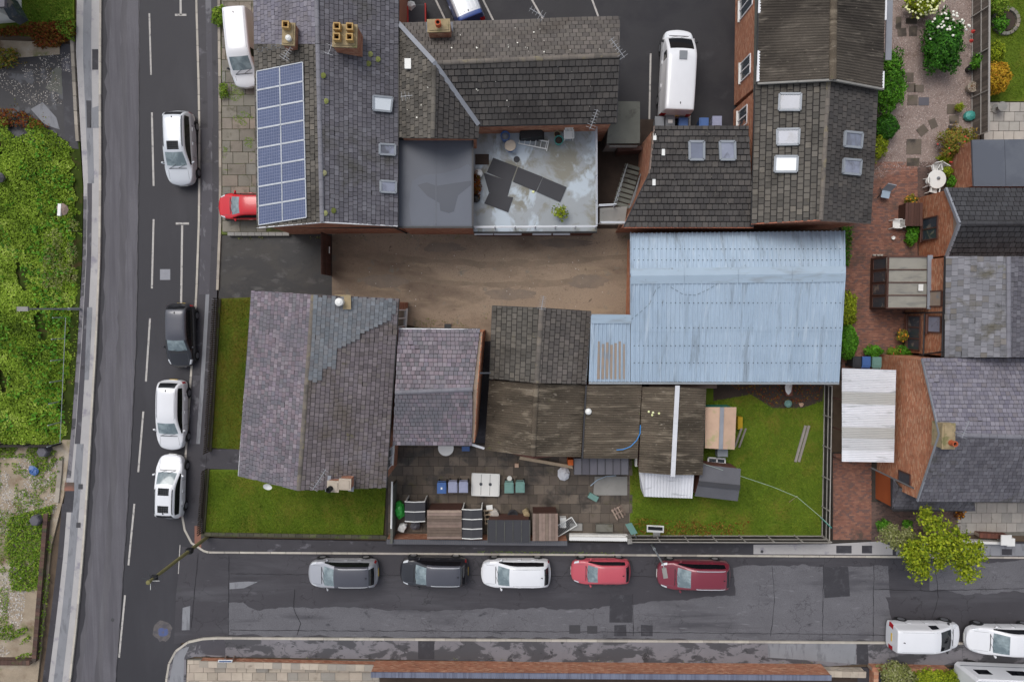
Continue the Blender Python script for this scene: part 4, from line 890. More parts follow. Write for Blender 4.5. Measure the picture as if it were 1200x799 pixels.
# conservatory lean-to strip on the far side of the range
B(lambda q: q.box(P(1041.5, 36, 3.4), (.35, 3.4, .1)), 'canopy', 'lead', hE)
e2 = [P(885.5, 99, 4.4), P(881, 262.5, 4.4), P(1019.5, 262, 4.4), P(1028, 106, 4.4)]; r2 = (P(971, 96, 5.9), P(962, 258, 5.9))
hE2 = thing('skylit_tiled_house', 'dark tiled house with five skylights between gravel garden and blue shed', 'house', base_of(e2))
lpE = [e2[0], e2[1], r2[1], r2[0]]; rpE = [e2[3], e2[2], r2[1], r2[0]]
slope(hE2, lpE, e2[1] - e2[0], 'tile_moss', **TILE); slope(hE2, rpE, e2[2] - e2[3], 'tile_dark', **TILE); ridge_run(hE2, r2[0], r2[1], 'ridge_tile')
fp2 = inset([e2[0], e2[3], e2[2], e2[1]], .18); wall_body(hE2, fp2, 0, 4.36, bricks=(2, 1, 3), gables=((2, (r2[1].x, fp2[2].y, 5.75)),))
for qd, m in ((((914, 111), (939, 111), (938, 130), (913, 130)), 'skylight_glass'), (((911, 152.5), (937, 152), (936, 170), (911, 170.5)), 'skylight_glass'), (((909, 184), (935, 184), (934, 202), (908, 202)), 'skylight_pale')): skylight(hE2, qd, lpE, m, fr=.12)
for qd in (((988, 155), (1008, 157), (1006.5, 174), (987, 172)), ((986.5, 187), (1006.5, 188.5), (1005, 205.5), (985.5, 203.5))): skylight(hE2, qd, rpE, 'skylight_glass', fr=.12)
edge_bar(hE2, e2[1], r2[1], .06, .16, 'copper_pipe', 'bargeboard', -.05); edge_bar(hE2, r2[1], e2[2], .06, .16, 'wood_old', 'bargeboard', -.05)
edge_bar(hE2, e2[0], e2[1], .12, .1, 'gutter', 'gutter', -.05); edge_bar(hE2, e2[3], e2[2], .12, .1, 'gutter', 'gutter', -.05)
# ---- blue profiled metal shed
FE, FR = 3.0, 4.5
Fx = dict(nw=P(739, 273.5, 3.1), ne=P(990, 271, 3.1), rw=P(739, 323.5, FR), re=P(990.5, 320.5, FR), sw=P(739, 447, FE), se=P(983, 447.5, FE))
hF = thing('blue_metal_shed', 'large shed with pale blue profiled metal roof and plain ridge band', 'shed', base_of((Fx['nw'], Fx['ne'], Fx['se'], Fx['sw'])))
sheets(hF, Fx['nw'], Fx['ne'], Fx['rw'], Fx['re'], 'blue_metal', 12, 1, .27, .06, square=True); sheets(hF, Fx['sw'], Fx['se'], Fx['rw'], Fx['re'], 'blue_metal', 12, 2, .27, .06, square=True)
for t in range(4):
    z = Vector((0, 0, .1)); u0, u1 = t / 4 + .0006, (t + 1) / 4 - .0006
    rA = [Fx['rw'].lerp(Fx['re'], u) for u in (u0, u1)]
    nA_ = [Fx['rw'].lerp(Fx['nw'], .17).lerp(Fx['re'].lerp(Fx['ne'], .17), u) for u in (u0, u1)]; sA_ = [Fx['rw'].lerp(Fx['sw'], .075).lerp(Fx['re'].lerp(Fx['se'], .075), u) for u in (u0, u1)]
    B(lambda q: (q.slab([p + z for p in (sA_[0], sA_[1], rA[1], rA[0])], .01), q.slab([p + z for p in (rA[0], rA[1], nA_[1], nA_[0])], .01)), 'ridge_flashing', 'blue_flash', hF)
x0, y0 = 691.5, 369; planeF = [Fx['sw'], Fx['se'], Fx['re'], Fx['rw']]
ex = [on_plane(690, 447, planeF), on_plane(738.6, 447, planeF), on_plane(738.6, 370, planeF), on_plane(692.5, 370, planeF)]
for i in range(2): q = MB(); A = lambda u, v: ex[0].lerp(ex[1], u).lerp(ex[3].lerp(ex[2], u), v); corrugated(A(i / 2, 0), A(i / 2 + .5, 0), A(i / 2 + .5, 1), A(i / 2, 1), .27, .06, q, square=True); q.build('roof_sheet', 'blue_metal', hF)
for k in range(7):
    xx = 699.5 + 5.1 * k; y1 = 400 + (k * 3) % 5
    B(lambda q: q.slab([on_plane(*p, planeF) + Vector((0, 0, .055)) for p in ((xx, 444), (xx + 3.2, 444), (xx + 3.2, y1), (xx, y1))], .01), 'tan_rib_sheet', 'tan_sheet', hF)
fl = [on_plane(x, y, planeF) + Vector((0, 0, .09)) for x, y in ((693, 379), (739.5, 379), (740, 369), (693, 368.5))]; B(lambda q: q.slab(fl, .1), 'edge_flashing', 'blue_flash', hF)
fpF = [Vector((p.x, p.y, 0)) for p in (P(741, 276, 3), P(974, 274, 3), P(972, 444, 2.8), P(741, 444, 2.8))]
fpF[0].x += .22; wall_body(hF, fpF, 0, 2.85, bricks=(3,), gables=((3, (fpF[0].x, Fx['rw'].y, 4.3)), (1, (fpF[1].x, Fx['re'].y, 4.3))), bm='brick_orange')
wall_body(hF, [P(694, 374, 3.4), P(742, 374, 3.4), P(742, 444, 2.8), P(694, 444, 2.8)], 0, 2.8, m='brick'); wall_body(hF, [P(694, 374, 3.3), P(742, 374, 3.3), P(742, 380, 3.3), P(694, 380, 3.3)], 0, 3.3, m='brick')
edge_bar(hF, P(690, 448.5, 2.9), P(983, 449, 2.9), .13, .1, 'galv', 'gutter'); edge_bar(hF, P(739, 273, 3.1), P(739, 322, FR), .05, .2, 'blue_flash', 'verge_trim', -.02)
edge_bar(hF, P(739, 325, FR), P(739, 368, 3.95), .05, .2, 'blue_flash', 'verge_trim', -.02)
q = MB()
for py in (355, 384, 405, 425, 292, 305):
    pln = planeF if py > 323 else [Fx['nw'], Fx['ne'], Fx['re'], Fx['rw']]
    for k in range(46): q.lathe(on_plane(743 + 5.35 * k, py, pln) + Vector((0, 0, .075)), [(.035, 0), (.035, .012)], 5)
q.build('fixing_bolts', 'steel_dark', hF, kind='stuff')
# fallen cable lying over the ridge
tag(B(lambda q: (q.tube([on_plane(x, y, planeF) + Vector((0, 0, .06)) for x, y in ((740, 374), (750, 366), (761, 356), (768, 340), (775, 335))], .012, 4), q.tube([on_plane(x, y, planeF) + Vector((0, 0, .07)) for x, y in ((785, 336), (800, 345), (815, 346), (830, 339), (840, 333))], .012, 4)), 'cable', 'steel_dark'), 'thin dark cable lying in loops over the blue metal roof', 'cable')
# ---- slate house on the corner
IE, IR = 5.0, 6.7
iq = [P(295.5, 340.5, IE), P(467, 350, IE), P(452, 571.5, IE), P(280, 557.5, IE)]; ir = (P(367, 345, IR), P(350, 574.5, IR))
hI = thing('slate_corner_house', 'white gutter purple slate house on the street corner between two lawns', 'house', base_of(iq))
lpI = [iq[0], iq[3], ir[1], ir[0]]; rpI = [iq[1], iq[2], ir[1], ir[0]]
slope(hI, lpI, iq[3] - iq[0], 'slate_purple', **SLATE, tn='slates')
def s_(p): return p
slope(hI, rpI, iq[2] - iq[1], 'slate_brown', **SLATE, tn='slates')
nI = newell(rpI); nI = nI if nI.z > 0 else -nI
pt = [on_plane(x, y, rpI) for x, y in ((369, 346), (466, 351), (463, 369), (440, 382), (415, 398), (394, 412), (392, 430), (380, 432), (378, 447), (363, 447))]
pieces = MB(); lay([on_plane(x, y, rpI) for x, y in ((366, 345), (467, 350), (462, 455), (360, 452))], iq[2] - iq[1], .26, .24, .014, .018, mb=pieces, off=.07, vgap=.016, keep=lambda p: bool(inpoly(np.array([[p.x, p.y]]), pt)[0]))
pieces.build('replaced_slates', 'slate_green', hI, kind='stuff')
ridge_run(hI, ir[0], ir[1], 'ridge_tile')
fpI = inset(iq, .2); wall_body(hI, fpI, 0, IE - .02, bricks=(1,), gables=((0, Vector(ir[0]).lerp(ir[1], .025) - Vector((0, 0, .15))), (2, Vector(ir[1]).lerp(ir[0], .025) - Vector((0, 0, .15)))), bm='brick')
edge_bar(hI, iq[1], iq[2], .12, .1, 'gutter', 'gutter', -.05); edge_bar(hI, iq[0], iq[3].lerp(iq[0], .45), .12, .1, 'gutter', 'gutter', -.05); edge_bar(hI, iq[3].lerp(iq[0], .44), iq[3], .12, .1, 'upvc', 'gutter', -.05)
ea = (fpI[2] - fpI[1]).normalized(); eo = Vector((-ea.y, ea.x, 0)); eo = eo if eo.x > 0 else -eo
for py, z0, z1, wd in ((373, .9, 3.9, 1.0), (536, 2.4, 4.3, 1.15)):
    k = (P(470, py, 3.2).y - fpI[1].y) / (fpI[2].y - fpI[1].y); window(hI, fpI[1].lerp(fpI[2], k), ea, wd, z0, z1, eo, bars=1)
chimney(hI, 404, 567.5, 6.6, 4.8, .6, .55, (), rot=-.06, top='flag_cream'); chimney(hI, 390, 570, 6.6, 4.8, .58, .55, ((-.12, -.1),), square=False, pot='soot', rot=-.06, top='flag_cream')
for x in (385, 412): p = on_plane(x, 566, rpI) + Vector((0, 0, .06)); B(lambda q: q.box(p, (.3, .9, .05), rz=-.06), 'flashing', 'lead', hI)
aerial(hI, 369, 570, 8.0, 1.0, n=8, L=1.3, mast=1.2); p = P(314, 569, 5.9)
B(lambda q: q.lathe(p, [(.02, 0), (.22, .05), (.25, .09), (.2, .07), (.03, .03)], 14, R=Matrix.Rotation(.6, 3, 'X')), 'satellite_dish', 'plastic_white', hI)
p = on_plane(400, 354, rpI); B(lambda q: q.lathe(p, [(.2, 0), (.2, .5), (.22, .55), (.1, .62)], 14), 'flue_cowl', 'plastic_white', hI); B(lambda q: q.box(p + Vector((.1, 0, .06)), (.9, .8, .05)), 'flue_flashing', 'flaunching', hI)
# ---- slate outrigger
HE, HR = 4.5, 5.6
hq = [P(467, 385, HE), P(562.5, 386, HE), P(553, 521.5, HE), P(460.5, 520.5, HE)]; hr_ = (P(463, 460, HR), P(554, 456, HR))
hH = thing('slate_outrigger', 'two-storey slate rear wing with brick gable joined to the corner house', 'house', base_of(hq))
slope(hH, [hq[0], hq[1], hr_[1], hr_[0]], hq[1] - hq[0], 'slate_purple', **SLATE, tn='slates'); slope(hH, [hq[3], hq[2], hr_[1], hr_[0]], hq[2] - hq[3], 'slate_purple', **SLATE, tn='slates')
ridge_run(hH, *hr_, 'ridge_grey'); fpH = inset(hq, .16); fpH[1].x += .3; fpH[2].x += .3
wall_body(hH, fpH, 0, HE - .02, bricks=(1,), gables=((1, ((fpH[1].x + fpH[2].x) / 2, hr_[1].y, HR - .1)),), bm='brick_orange')
for a, b in ((hq[0], hq[1]), (hq[3], hq[2])): edge_bar(hH, a, b, .12, .1, 'gutter', 'gutter', -.05)
edge_bar(hH, hq[0], hq[1], .05, .1, 'upvc', 'fascia', .01)
B(lambda q: (q.tube([P(557, 437, 4.6), P(576, 437, 3.0)], .05, 6), q.tube([P(559, 437, 4), P(558, 452, 1)], .04, 6)), 'drainpipe', 'plastic_grey', hH)
B(lambda q: q.bar(P(551, 520, 4.2), P(567, 525, 3.6), .12, .12), 'white_pipe', 'upvc', hH); B(lambda q: q.box(P(525, 382, 3.6), (.4, .25, .35)), 'boiler_flue', 'plastic_black', hH)
# ---- brown tiled workshop and its lower corrugated neighbours
gq = [P(577.5, 358.5, 3.1), P(692, 365, 3.1), P(686, 450, 3.1), P(574, 443.5, 3.1)]; gr_ = (P(634.5, 361, 4.5), P(629, 448.5, 4.5))
hG = thing('tiled_workshop', 'workshop with dark brown tiled roof between brown yard and corrugated roofs', 'workshop', base_of(gq))
slope(hG, [gq[0], gq[3], gr_[1], gr_[0]], gq[3] - gq[0], 'tile_moss', **TILE); slope(hG, [gq[1], gq[2], gr_[1], gr_[0]], gq[2] - gq[1], 'tile_brown', **TILE)
ridge_run(hG, *gr_, 'ridge_tile', r=.15); fpG = inset(gq, .15); wall_body(hG, fpG, 0, 3.06, gables=((0, (gr_[0].x, fpG[0].y, 4.35)), (2, (gr_[1].x, fpG[2].y, 4.35))))
edge_bar(hG, gq[0], gq[3], .1, .1, 'gutter', 'gutter', -.05); edge_bar(hG, gq[0], gr_[0], .06, .14, 'gutter', 'bargeboard', -.04); edge_bar(hG, gr_[0], gq[1], .06, .14, 'gutter', 'bargeboard', -.04); edge_bar(hG, gq[1], gq[2], .1, .1, 'galv', 'gutter', -.03)
aerial(hG, 635, 359, 5.2, 1.4, n=8, L=.8, mast=.6)
def corr_building(label, q4, rr, ze, zr, m, n, rows=2, name='corrugated_workshop', cat='workshop', wm='brick_dark', period=.15, amp=.035, cap='fibre_cement'):
    e = [P(x, y, ze) for x, y in q4]; r = [P(x, y, zr) for x, y in rr]; t = thing(name, label, cat, base_of(e))
    B(lambda q: (q.slab([e[0], e[3], r[1], r[0]], .06), q.slab([e[1], e[2], r[1], r[0]][::-1], .06)), 'roof', 'roof_under', t)
    sheets(t, e[0], e[3], r[0], r[1], m, n, rows, period, amp); sheets(t, e[1], e[2], r[0], r[1], m, n, rows, period, amp)
    fp = inset(e, .12); wall_body(t, fp, 0, ze - .04, m=wm, gables=((0, (r[0].x, fp[0].y, zr - .15)), (2, (r[1].x, fp[2].y, zr - .15))))
    if cap: ridge_run(t, r[0], r[1], cap, r=.17, L=1.0, name='ridge_cap')
    return t, e, r
corr_building('long workshop with lichen-streaked corrugated roof south of the brown tiled one', [(573.5, 445), (685.5, 451), (680.5, 535), (568, 527)], [(628.5, 449.5), (624.5, 534)], 2.8, 4.1, 'fibre_cement', 5)
e3 = PL([(686, 450.5), (752, 451), (747, 537), (681.5, 535)], 2.6); r3 = [p + Vector((0, 0, .35)) for p in (e3[0], e3[3])]
g3 = thing('lean_to_workshop', 'low dark corrugated lean-to with blue hose lying on its roof', 'workshop', base_of(e3))
B(lambda q: q.slab([r3[1], e3[2], e3[1], r3[0]], .06), 'roof', 'roof_under', g3); sheets(g3, e3[1], e3[2], r3[0], r3[1], 'fibre_cement', 5, 2); wall_body(g3, inset(e3, .1), 0, 2.5, m='brick_dark')
edge_bar(g3, r3[0], r3[1], .1, .08, 'gutter', 'gutter', .06)
B(lambda q: q.lathe(P(689.5, 482, 3.05), [(.19, 0), (.2, .05), (.15, .13), (.05, .17)], 14), 'roof_cowl', 'plastic_white', g3)
t4, e4, r4 = corr_building('dark corrugated workshop with broad pale grey ridge strip above white lean-to', [(752.5, 453), (827.5, 455), (823, 556), (748.5, 553)], [(793.5, 453.5), (788, 556)], 2.5, 3.3, 'fibre_cement', 6, cap=None)
B(lambda q: q.bar(r4[0] + Vector((0, .1, .09)), r4[1] + Vector((0, -.1, .09)), .27, .05), 'ridge_strip', 'white_sheet', t4)
q = MB()
for x, y in ((760, 482), (765, 483), (772, 484), (764, 486)): q.lathe(on_plane(x, y, [e4[0], e4[3], r4[1], r4[0]]) + Vector((0, 0, .06)), [(.06, 0), (.07, .02), (.03, .03)], 7)
q.build('bird_droppings', 'flower_cream', t4, kind='stuff')
tag(B(lambda q: q.tube([P(x, y, 2.98) for x, y in ((722.5, 527), (730, 526.5), (739, 523), (746, 516), (750, 508), (750.5, 498))], .03, 6), 'hose', 'hose_blue'), 'curved blue hose lying on the dark lean-to roof', 'hose')
# white corrugated lean-to, grey felt shed, plywood shed
wq = [P(755, 553, 2.1), P(813, 556, 2.1), P(811, 583.5, 1.9), P(755, 581.5, 1.9)]
wl = thing('white_lean_to', 'small lean-to with white corrugated sheet roof south of the pale ridge strip', 'lean-to', base_of(wq))
sheets(wl, wq[3], wq[2], wq[0], wq[1], 'white_sheet', 4, 1, .18, .03); B(lambda q: q.slab([P(749, 552, 2.0), P(755, 553, 2.1), P(755, 581.5, 1.9), P(751, 572, 1.2)], .02), 'side_sheet', 'white_sheet', wl); wall_body(wl, inset([*wq], .1), 0, 1.85, m='wood_old')
def gable_shed(name, label, q4, rr, ze, zr, rm, wm, cat='shed', cap=None, seams=0, ax='NS', planks=0, over=.08):
    e = [P(x, y, ze) for x, y in q4]; r = [P(x, y, zr) for x, y in rr]; t = thing(name, label, cat, base_of(e)); up = Vector((0, 0, 1))
    sl = [[e[0], e[3], r[1], r[0]], [e[1], e[2], r[1], r[0]]] if ax == 'NS' else [[e[0], e[1], r[1], r[0]], [e[3], e[2], r[1], r[0]]]
    for s in sl:
        s = s if newell(s).z > 0 else s[::-1]
        B(lambda q: q.slab(s, .04), 'roof_panel', rm, t)
    fp = inset(e, over); gi = (0, 2) if ax == 'NS' else (3, 1); ra = (r[0], r[1])
    gab = [(g, (ra[k].x if ax == 'NS' else (fp[g].x + fp[(g + 1) % 4].x) / 2, (fp[g].y + fp[(g + 1) % 4].y) / 2 if ax == 'NS' else ra[k].y, zr - .06)) for k, g in enumerate(gi)]
    wall_body(t, fp, 0, ze - .03, m=wm, gables=gab)
    if cap: B(lambda q: q.bar(r[0] + up * .03, r[1] + up * .03, cap[1], .03), 'ridge_strip', cap[0], t)
    return t
gable_shed('felt_roofed_shed', 'dark grey felt roofed shed with red-brown side beside white lean-to', [(822, 544), (868, 549), (864.5, 587), (814, 581)], [(818.5, 566), (867, 571)], 1.9, 2.25, 'felt_slate', 'brick_dark', cap=('felt_black', .3), ax='EW')
gable_shed('plywood_shed', 'small shed with weathered plywood roof and grey ridge strip on the back lawn', [(826.5, 477), (863, 477), (861, 526.5), (826, 525)], [(846, 477), (844.5, 526)], 1.8, 2.05, 'ply', 'teal', cap=('lead', .25))
wf = thing('window_frame', 'old white window frame lying between the plywood and felt sheds', 'window frame', tuple(P(840, 538, .3)))
B(lambda q: [q.bar(P(*a, .3), P(*b, .3), .09, .08) for a, b in (((830, 536), (850, 537.5)), ((849.5, 543), (830, 541.5)), ((830, 536), (830, 541.5)), ((849.5, 537.5), (849.5, 543)), ((840, 536.5), (840, 542)))], 'frame', 'upvc', wf); B(lambda q: q.slab(PL([(831, 537), (849, 538), (849, 542), (831, 541)], .3), .02), 'pane', 'window_glass', wf)
tag(B(lambda q: q.box(P(845.5, 529.5, 1.0), (.65, .5, .5)), 'water_butt', 'plastic_grey'), 'grey box under the south end of the plywood shed', 'box')
# ---- right-hand houses
j1 = [P(1108, 221, 3.0), P(1330, 221, 3.0), P(1330, 301, 3.0), P(1109, 301, 3.0)]; jr = (P(1124, 262, 4.2), P(1330, 262, 4.2))
h1 = thing('dark_tiled_extension', 'brick gabled extension with dark tiled roof and pale bargeboard facing the patio', 'house', base_of(j1))
slope(h1, [j1[0], j1[1], jr[1], jr[0]], (1, 0, 0), 'tile_black', **TILE); slope(h1, [j1[3], j1[2], jr[1], jr[0]], (1, 0, 0), 'tile_black', **TILE); ridge_run(h1, *jr, 'tile_black')
f1 = inset(j1, .1); wall_body(h1, f1, 0, 2.97, bricks=(3,), gables=((3, (f1[0].x, jr[0].y, 4.1)),), bm='brick_orange')
for a, b in ((j1[0], jr[0]), (jr[0], j1[3])): edge_bar(h1, a, b, .12, .2, 'lead', 'bargeboard', .0)
p = P(1088, 268, 1.4); window(h1, (f1[0].x, p.y), (0, 1, 0), 1.35, .7, 2.2, (-1, 0, 0), 'wood_dark', 1, sill='wood_dark')
j2 = [P(1108.5, 300.5, 4.4), P(1182, 300.5, 6.0), P(1182, 418.5, 6.0), P(1107, 418.5, 4.4)]
h2 = thing('mottled_slate_house', 'brick house with mottled pale slate roof behind the beige conservatory', 'house', base_of(j2))
slope(h2, j2, (0, 1, 0), 'slate_old', w=.32, h=.3, t=.02, gap=.016, wj=.15, tn='slates'); e_ = [j2[1], P(1330, 300.5, 4.4), P(1330, 418.5, 4.4), j2[2]]; slope(h2, e_, (0, 1, 0), 'slate_grey', **SLATE, tn='slates'); ridge_run(h2, j2[1], j2[2], 'ridge_grey')
f2 = [Vector((j2[0].x + .15, j2[0].y - .05, 0)), Vector((e_[1].x - .15, j2[0].y - .05, 0)), Vector((e_[1].x - .15, j2[3].y + .05, 0)), Vector((j2[3].x + .15, j2[3].y + .05, 0))]
wall_body(h2, f2, 0, 4.36, bricks=(3,), bm='brick_orange'); edge_bar(h2, j2[0], j2[3], .12, .1, 'gutter', 'gutter', -.05)
for py, z0, z1, g_, m, wd in ((350, 2.7, 3.9, 'tan_sheet', 'wood_dark', .9), (380, 2.7, 3.9, 'skylight_glass', 'wood_dark', .95), (390, .6, 1.9, 'window_glass', 'wood_dark', 2.1)):
    p = P(1095, py, (z0 + z1) / 2); window(h2, (f2[0].x, p.y), (0, 1, 0), wd, z0, z1, (-1, 0, 0), m, 2 if wd > 1.5 else 0, glass=g_, sill='wood_dark')
B(lambda q: [q.tube([Vector((f2[0].x - .08, P(0, y, z).y, z)), Vector((f2[0].x - .08, P(0, y2, z2).y, z2))], .05, 6) for y, z, y2, z2 in ((300, 4.2, 418, 4.2), (366, 4.2, 367, .1), (368, 2.4, 417, 2.4), (412, 4.3, 416, 2.0))], 'drainpipe', 'gutter', h2)
j3 = [P(1080.5, 420, 4.7), P(1330, 420, 4.7), P(1330, 588, 4.7), P(1075, 587, 4.7)]; j3r = (P(1101, 509, 6.6), P(1330, 516, 6.6))
h3 = thing('slate_gable_house', 'slate house with tall orange brick gable and chimney beside white lean-to roof', 'house', base_of(j3))
pA = [j3[0], j3[1], j3r[1], j3r[0]]; pB = [j3[3], j3[2], j3r[1], j3r[0]]
slope(h3, pA, (1, 0, 0), 'slate_lilac', **SLATE, tn='slates'); slope(h3, pB, (1, 0, 0), 'slate_grey', **SLATE, tn='slates'); ridge_run(h3, *j3r, 'ridge_grey')
f3 = inset(j3, .1); wall_body(h3, f3, 0, 4.66, bricks=(3,), gables=((3, (f3[0].x + .0, j3r[0].y, 6.5)),), bm='brick_orange')
for a, b in ((j3[0], j3r[0]), (j3r[0], j3[3])): edge_bar(h3, a, b, .06, .14, 'lead', 'verge', -.02)
chimney(h3, 1112, 511, 6.9, 5.9, .64, 1.35, ((.1, -.35),), bm='flaunching', square=False, pot='clay_red'); aerial(h3, 1129, 509, 7.6, 1.2, n=8, L=1.0); aerial(h3, 1079, 457, 3.6, .1, n=3, L=.6, mast=.1)
edge_bar(h3, j3[3], j3[2], .12, .1, 'gutter', 'gutter', -.05)
p = P(1070, 560, 3.2); window(h3, (f3[3].x + (f3[0].x - f3[3].x) * (p.y - f3[3].y) / (f3[0].y - f3[3].y), p.y), (0, 1, 0), .7, 2.6, 3.8, (-1, 0, 0), 'wood_dark', 0, sill=None)
jp = [P(1046, 560, 2.4), P(1180, 560, 2.4), P(1142, 597, 2.2), P(1046, 597, 2.2)]
pc = thing('slate_porch', 'low slate roofed porch with orange side wall at the foot of the gable', 'porch', base_of(jp))
q_ = [P(1046, 597, 2.2), P(1142, 597, 2.2), P(1142, 583, 2.9), P(1053, 570, 2.9)]; slope(pc, q_, (1, 0, 0), 'slate_grey', **SLATE, tn='slates')
q2 = [P(1046, 597, 2.2), P(1053, 570, 2.9), P(1047, 561, 2.4)]; slope(pc, q2, (0, 1, 0), 'slate_grey', **SLATE, tn='slates')
wall_body(pc, [P(1047.5, 560, 2.2), P(1141, 560, 2.2), P(1141, 595, 2.2), P(1047.5, 595, 2.2)], 0, 2.15, m='render_orange'); edge_bar(pc, P(1046, 597.5, 2.2), P(1142, 597.5, 2.2), .11, .1, 'gutter', 'gutter'); edge_bar(pc, P(1045, 560, 2.3), P(1045.5, 597, 2.2), .11, .1, 'gutter', 'gutter'); edge_bar(pc, P(1021, 548, 2.5), P(1073, 573, 4.2), .09, .09, 'gutter', 'downpipe')
# conservatory
cv = thing('conservatory', 'brown framed conservatory with four beige roof panels beside mottled slate house', 'conservatory', tuple(P(1050, 330, 0)))
cl, cr_ = 1039, 1090; A = lambda px, py, z: P(px, py, z)
for k in range(4):
    y0, y1 = 301 + 15 * k + .6, 301 + 15 * (k + 1) - .6; q4 = [A(cl, y1, 2.1), A(cr_, y1, 2.7), A(cr_, y0, 2.7), A(cl, y0, 2.1)]; B(lambda q: q.slab(q4, .03), 'roof_panel', 'beige_panel', cv)
for k in range(5): y = 301 + 15 * k; B(lambda q: q.bar(A(cl, y, 2.13), A(cr_, y, 2.73), .06, .07), 'glazing_bar', 'wood_dark', cv)
xw = A(cl, 330, 2.1).x + .05; ya, yb = A(cl, 300.5, 2.1).y, A(cl, 361.5, 2.1).y
for k in range(4):
    y0 = ya + (yb - ya) * (k + .5) / 4; window(cv, (xw, y0), (0, 1, 0), (ya - yb) / 4 - .1, .5, 2.0, (-1, 0, 0), 'wood_dark', 0, sill=None)
B(lambda q: (q.bar((xw + .06, ya, .25), (xw + .06, yb, .25), .15, .5), q.bar((xw, ya, 2.08), (xw, yb, 2.08), .12, .12), q.bar((xw, yb, 1.05), (A(cr_, 361, 2.7).x, yb, 1.05), .08, 2.1), q.bar((xw, ya, 1.05), (A(cr_, 301, 2.7).x, ya, 1.05), .08, 2.1)), 'frame', 'wood_dark', cv)
B(lambda q: q.bar(A(1090, 299, 2.8), A(1089.5, 362, 2.8), .3, .05), 'flashing', 'lead', cv); B(lambda q: q.box(A(1079, 337, 2.66), (.28, .4, .05)), 'roof_vent', 'plastic_white', cv)
# white corrugated lean-to by the brick gable
lt = thing('sheeted_lean_to', 'open lean-to with white and grey corrugated plastic sheets beside the brick gable', 'lean-to', tuple(P(1018, 486, 0)))
L0, L1, L2, L3 = P(986.5, 540.5, 2.2), P(986.5, 432, 2.2), P(1050, 434, 2.7), P(1047.5, 541.5, 2.7)
for k in range(8):
    u0, u1 = k / 8, (k + 1) / 8 + .006; q = MB(); corrugated(L0.lerp(L1, u0), L0.lerp(L1, u1), L3.lerp(L2, u1), L3.lerp(L2, u0), .11, .025, q, lift=.012 * (k % 2)); q.build('roof_sheet', 'grey_sheet' if k in (2, 5) else 'white_sheet', lt)
for u in (0, .33, .66, 1): p = L0.lerp(L1, u); B(lambda q: q.bar((p.x + .1, p.y, 0), (p.x + .1, p.y, 2.15), .09, .09), 'post', 'wood_dark', lt)
for k in range(3): a = L0.lerp(L3, .25 * (k + 1)); b = L1.lerp(L2, .25 * (k + 1)); B(lambda q: q.bar(a + Vector((0, 0, -.08)), b + Vector((0, 0, -.08)), .06, .1), 'purlin', 'timber_pale', lt)
# grey flat garage and its brick side
gg = [P(1139, 164, 2.6), P(1330, 162, 2.6), P(1330, 218.5, 2.6), P(1141, 218.5, 2.6)]
ga = thing('flat_roofed_garage', 'garage with blue grey sheeted flat roof beside the flag patio', 'garage', base_of(gg))
wall_body(ga, inset(gg, .06), 0, 2.45, bricks=(3,)); n = 5
for k in range(n): B(lambda q: q.slab([gg[0].lerp(gg[1], k / n + .001), gg[3].lerp(gg[2], k / n + .001), gg[3].lerp(gg[2], (k + 1) / n - .001), gg[0].lerp(gg[1], (k + 1) / n - .001)], .13, down=Vector((0, 0, -1))), 'roof_sheet', 'felt_grey', ga)
# white house in the far corner
hw = thing('white_rendered_house', 'corner of a white rendered house at the top left edge of the waste plot', 'house', tuple(P(-10, 5, 0)))
wall_body(hw, [P(-160, -80, 0), P(24, -80, 0), P(27, 20, 0), P(22, 27, 0), P(-160, 40, 0)], 0, 4.5, m='render_white'); q4 = PL([(-160, -80), (8, -80), (5, 8), (-160, 18)], 4.7); B(lambda q: q.slab(q4 if newell(q4).z > 0 else q4[::-1], .2), 'roof', 'slate_grey', hw)
p = P(16, 12, 1.6); B(lambda q: q.box(p, (.6, 1.3, .9), rz=.5), 'window', 'window_glass', hw)
# ================================================================ PAVING LAID PIECE BY PIECE
def ground_obj(name): return next(o for o in COL.objects if o.name == name)
def flags(gname, name, m, px, z, w, h, **k):
    lay_objects(name, m, ground_obj(gname), PL(px, z), (1, 0, 0), w, h, wedge=False, outward=(0, 0, 1), uphint=(0, 1, 0), **k)
flags('front_yard', 'flagstone', 'flagstone', [(260, -30), (312, -30), (312, 272), (261, 272)], .09, .98, .72, gap=.035, t=.035, wj=.22, jit=.012, bond=.4)
flags('back_yard', 'flagstone', 'flag_dark', [(455, 521), (741, 523), (741, 634), (455, 632)], .06, .66, .62, gap=.02, t=.03, wj=.12, jit=.008)
flags('flag_patio', 'flagstone', 'flag_pale', [(1153, 120), (1215, 120), (1215, 165), (1153, 165)], .06, .66, .6, gap=.03, t=.03, jit=.006)
flags('flag_patio.001', 'flagstone', 'flag_pale', [(1122, 562), (1225, 562), (1225, 622), (1122, 624)], .06, .66, .66, gap=.025, t=.03, jit=.005)
flags('front_yard.001', 'flagstone', 'flag_cream', [(220, 773), (444, 776), (444, 835), (217, 835)], .07, .78, .55, gap=.025, t=.03, wj=.2, jit=.006)
def pavers(gname, m, px, z, w=.21, h=.105, **k):
    lay(PL(px, z), (1, 0, 0), w, h, .012, .03, wedge=False, outward=(0, 0, 1), uphint=(0, 1, 0), mb=MB(), jit=.004, **k).build('block_paving', m, ground_obj(gname), kind='stuff')
pavers('brick_patio', 'block_paver', [(986, 190), (1075, 190), (1075, 444), (986, 444)], .06)
pavers('brick_patio', 'block_brown', [(1075, 190), (1112, 190), (1112, 238), (1075, 238)], .06)
pavers('brick_drive', 'block_paver', [(976, 531), (1021, 531), (1021, 632), (976, 632)], .06)
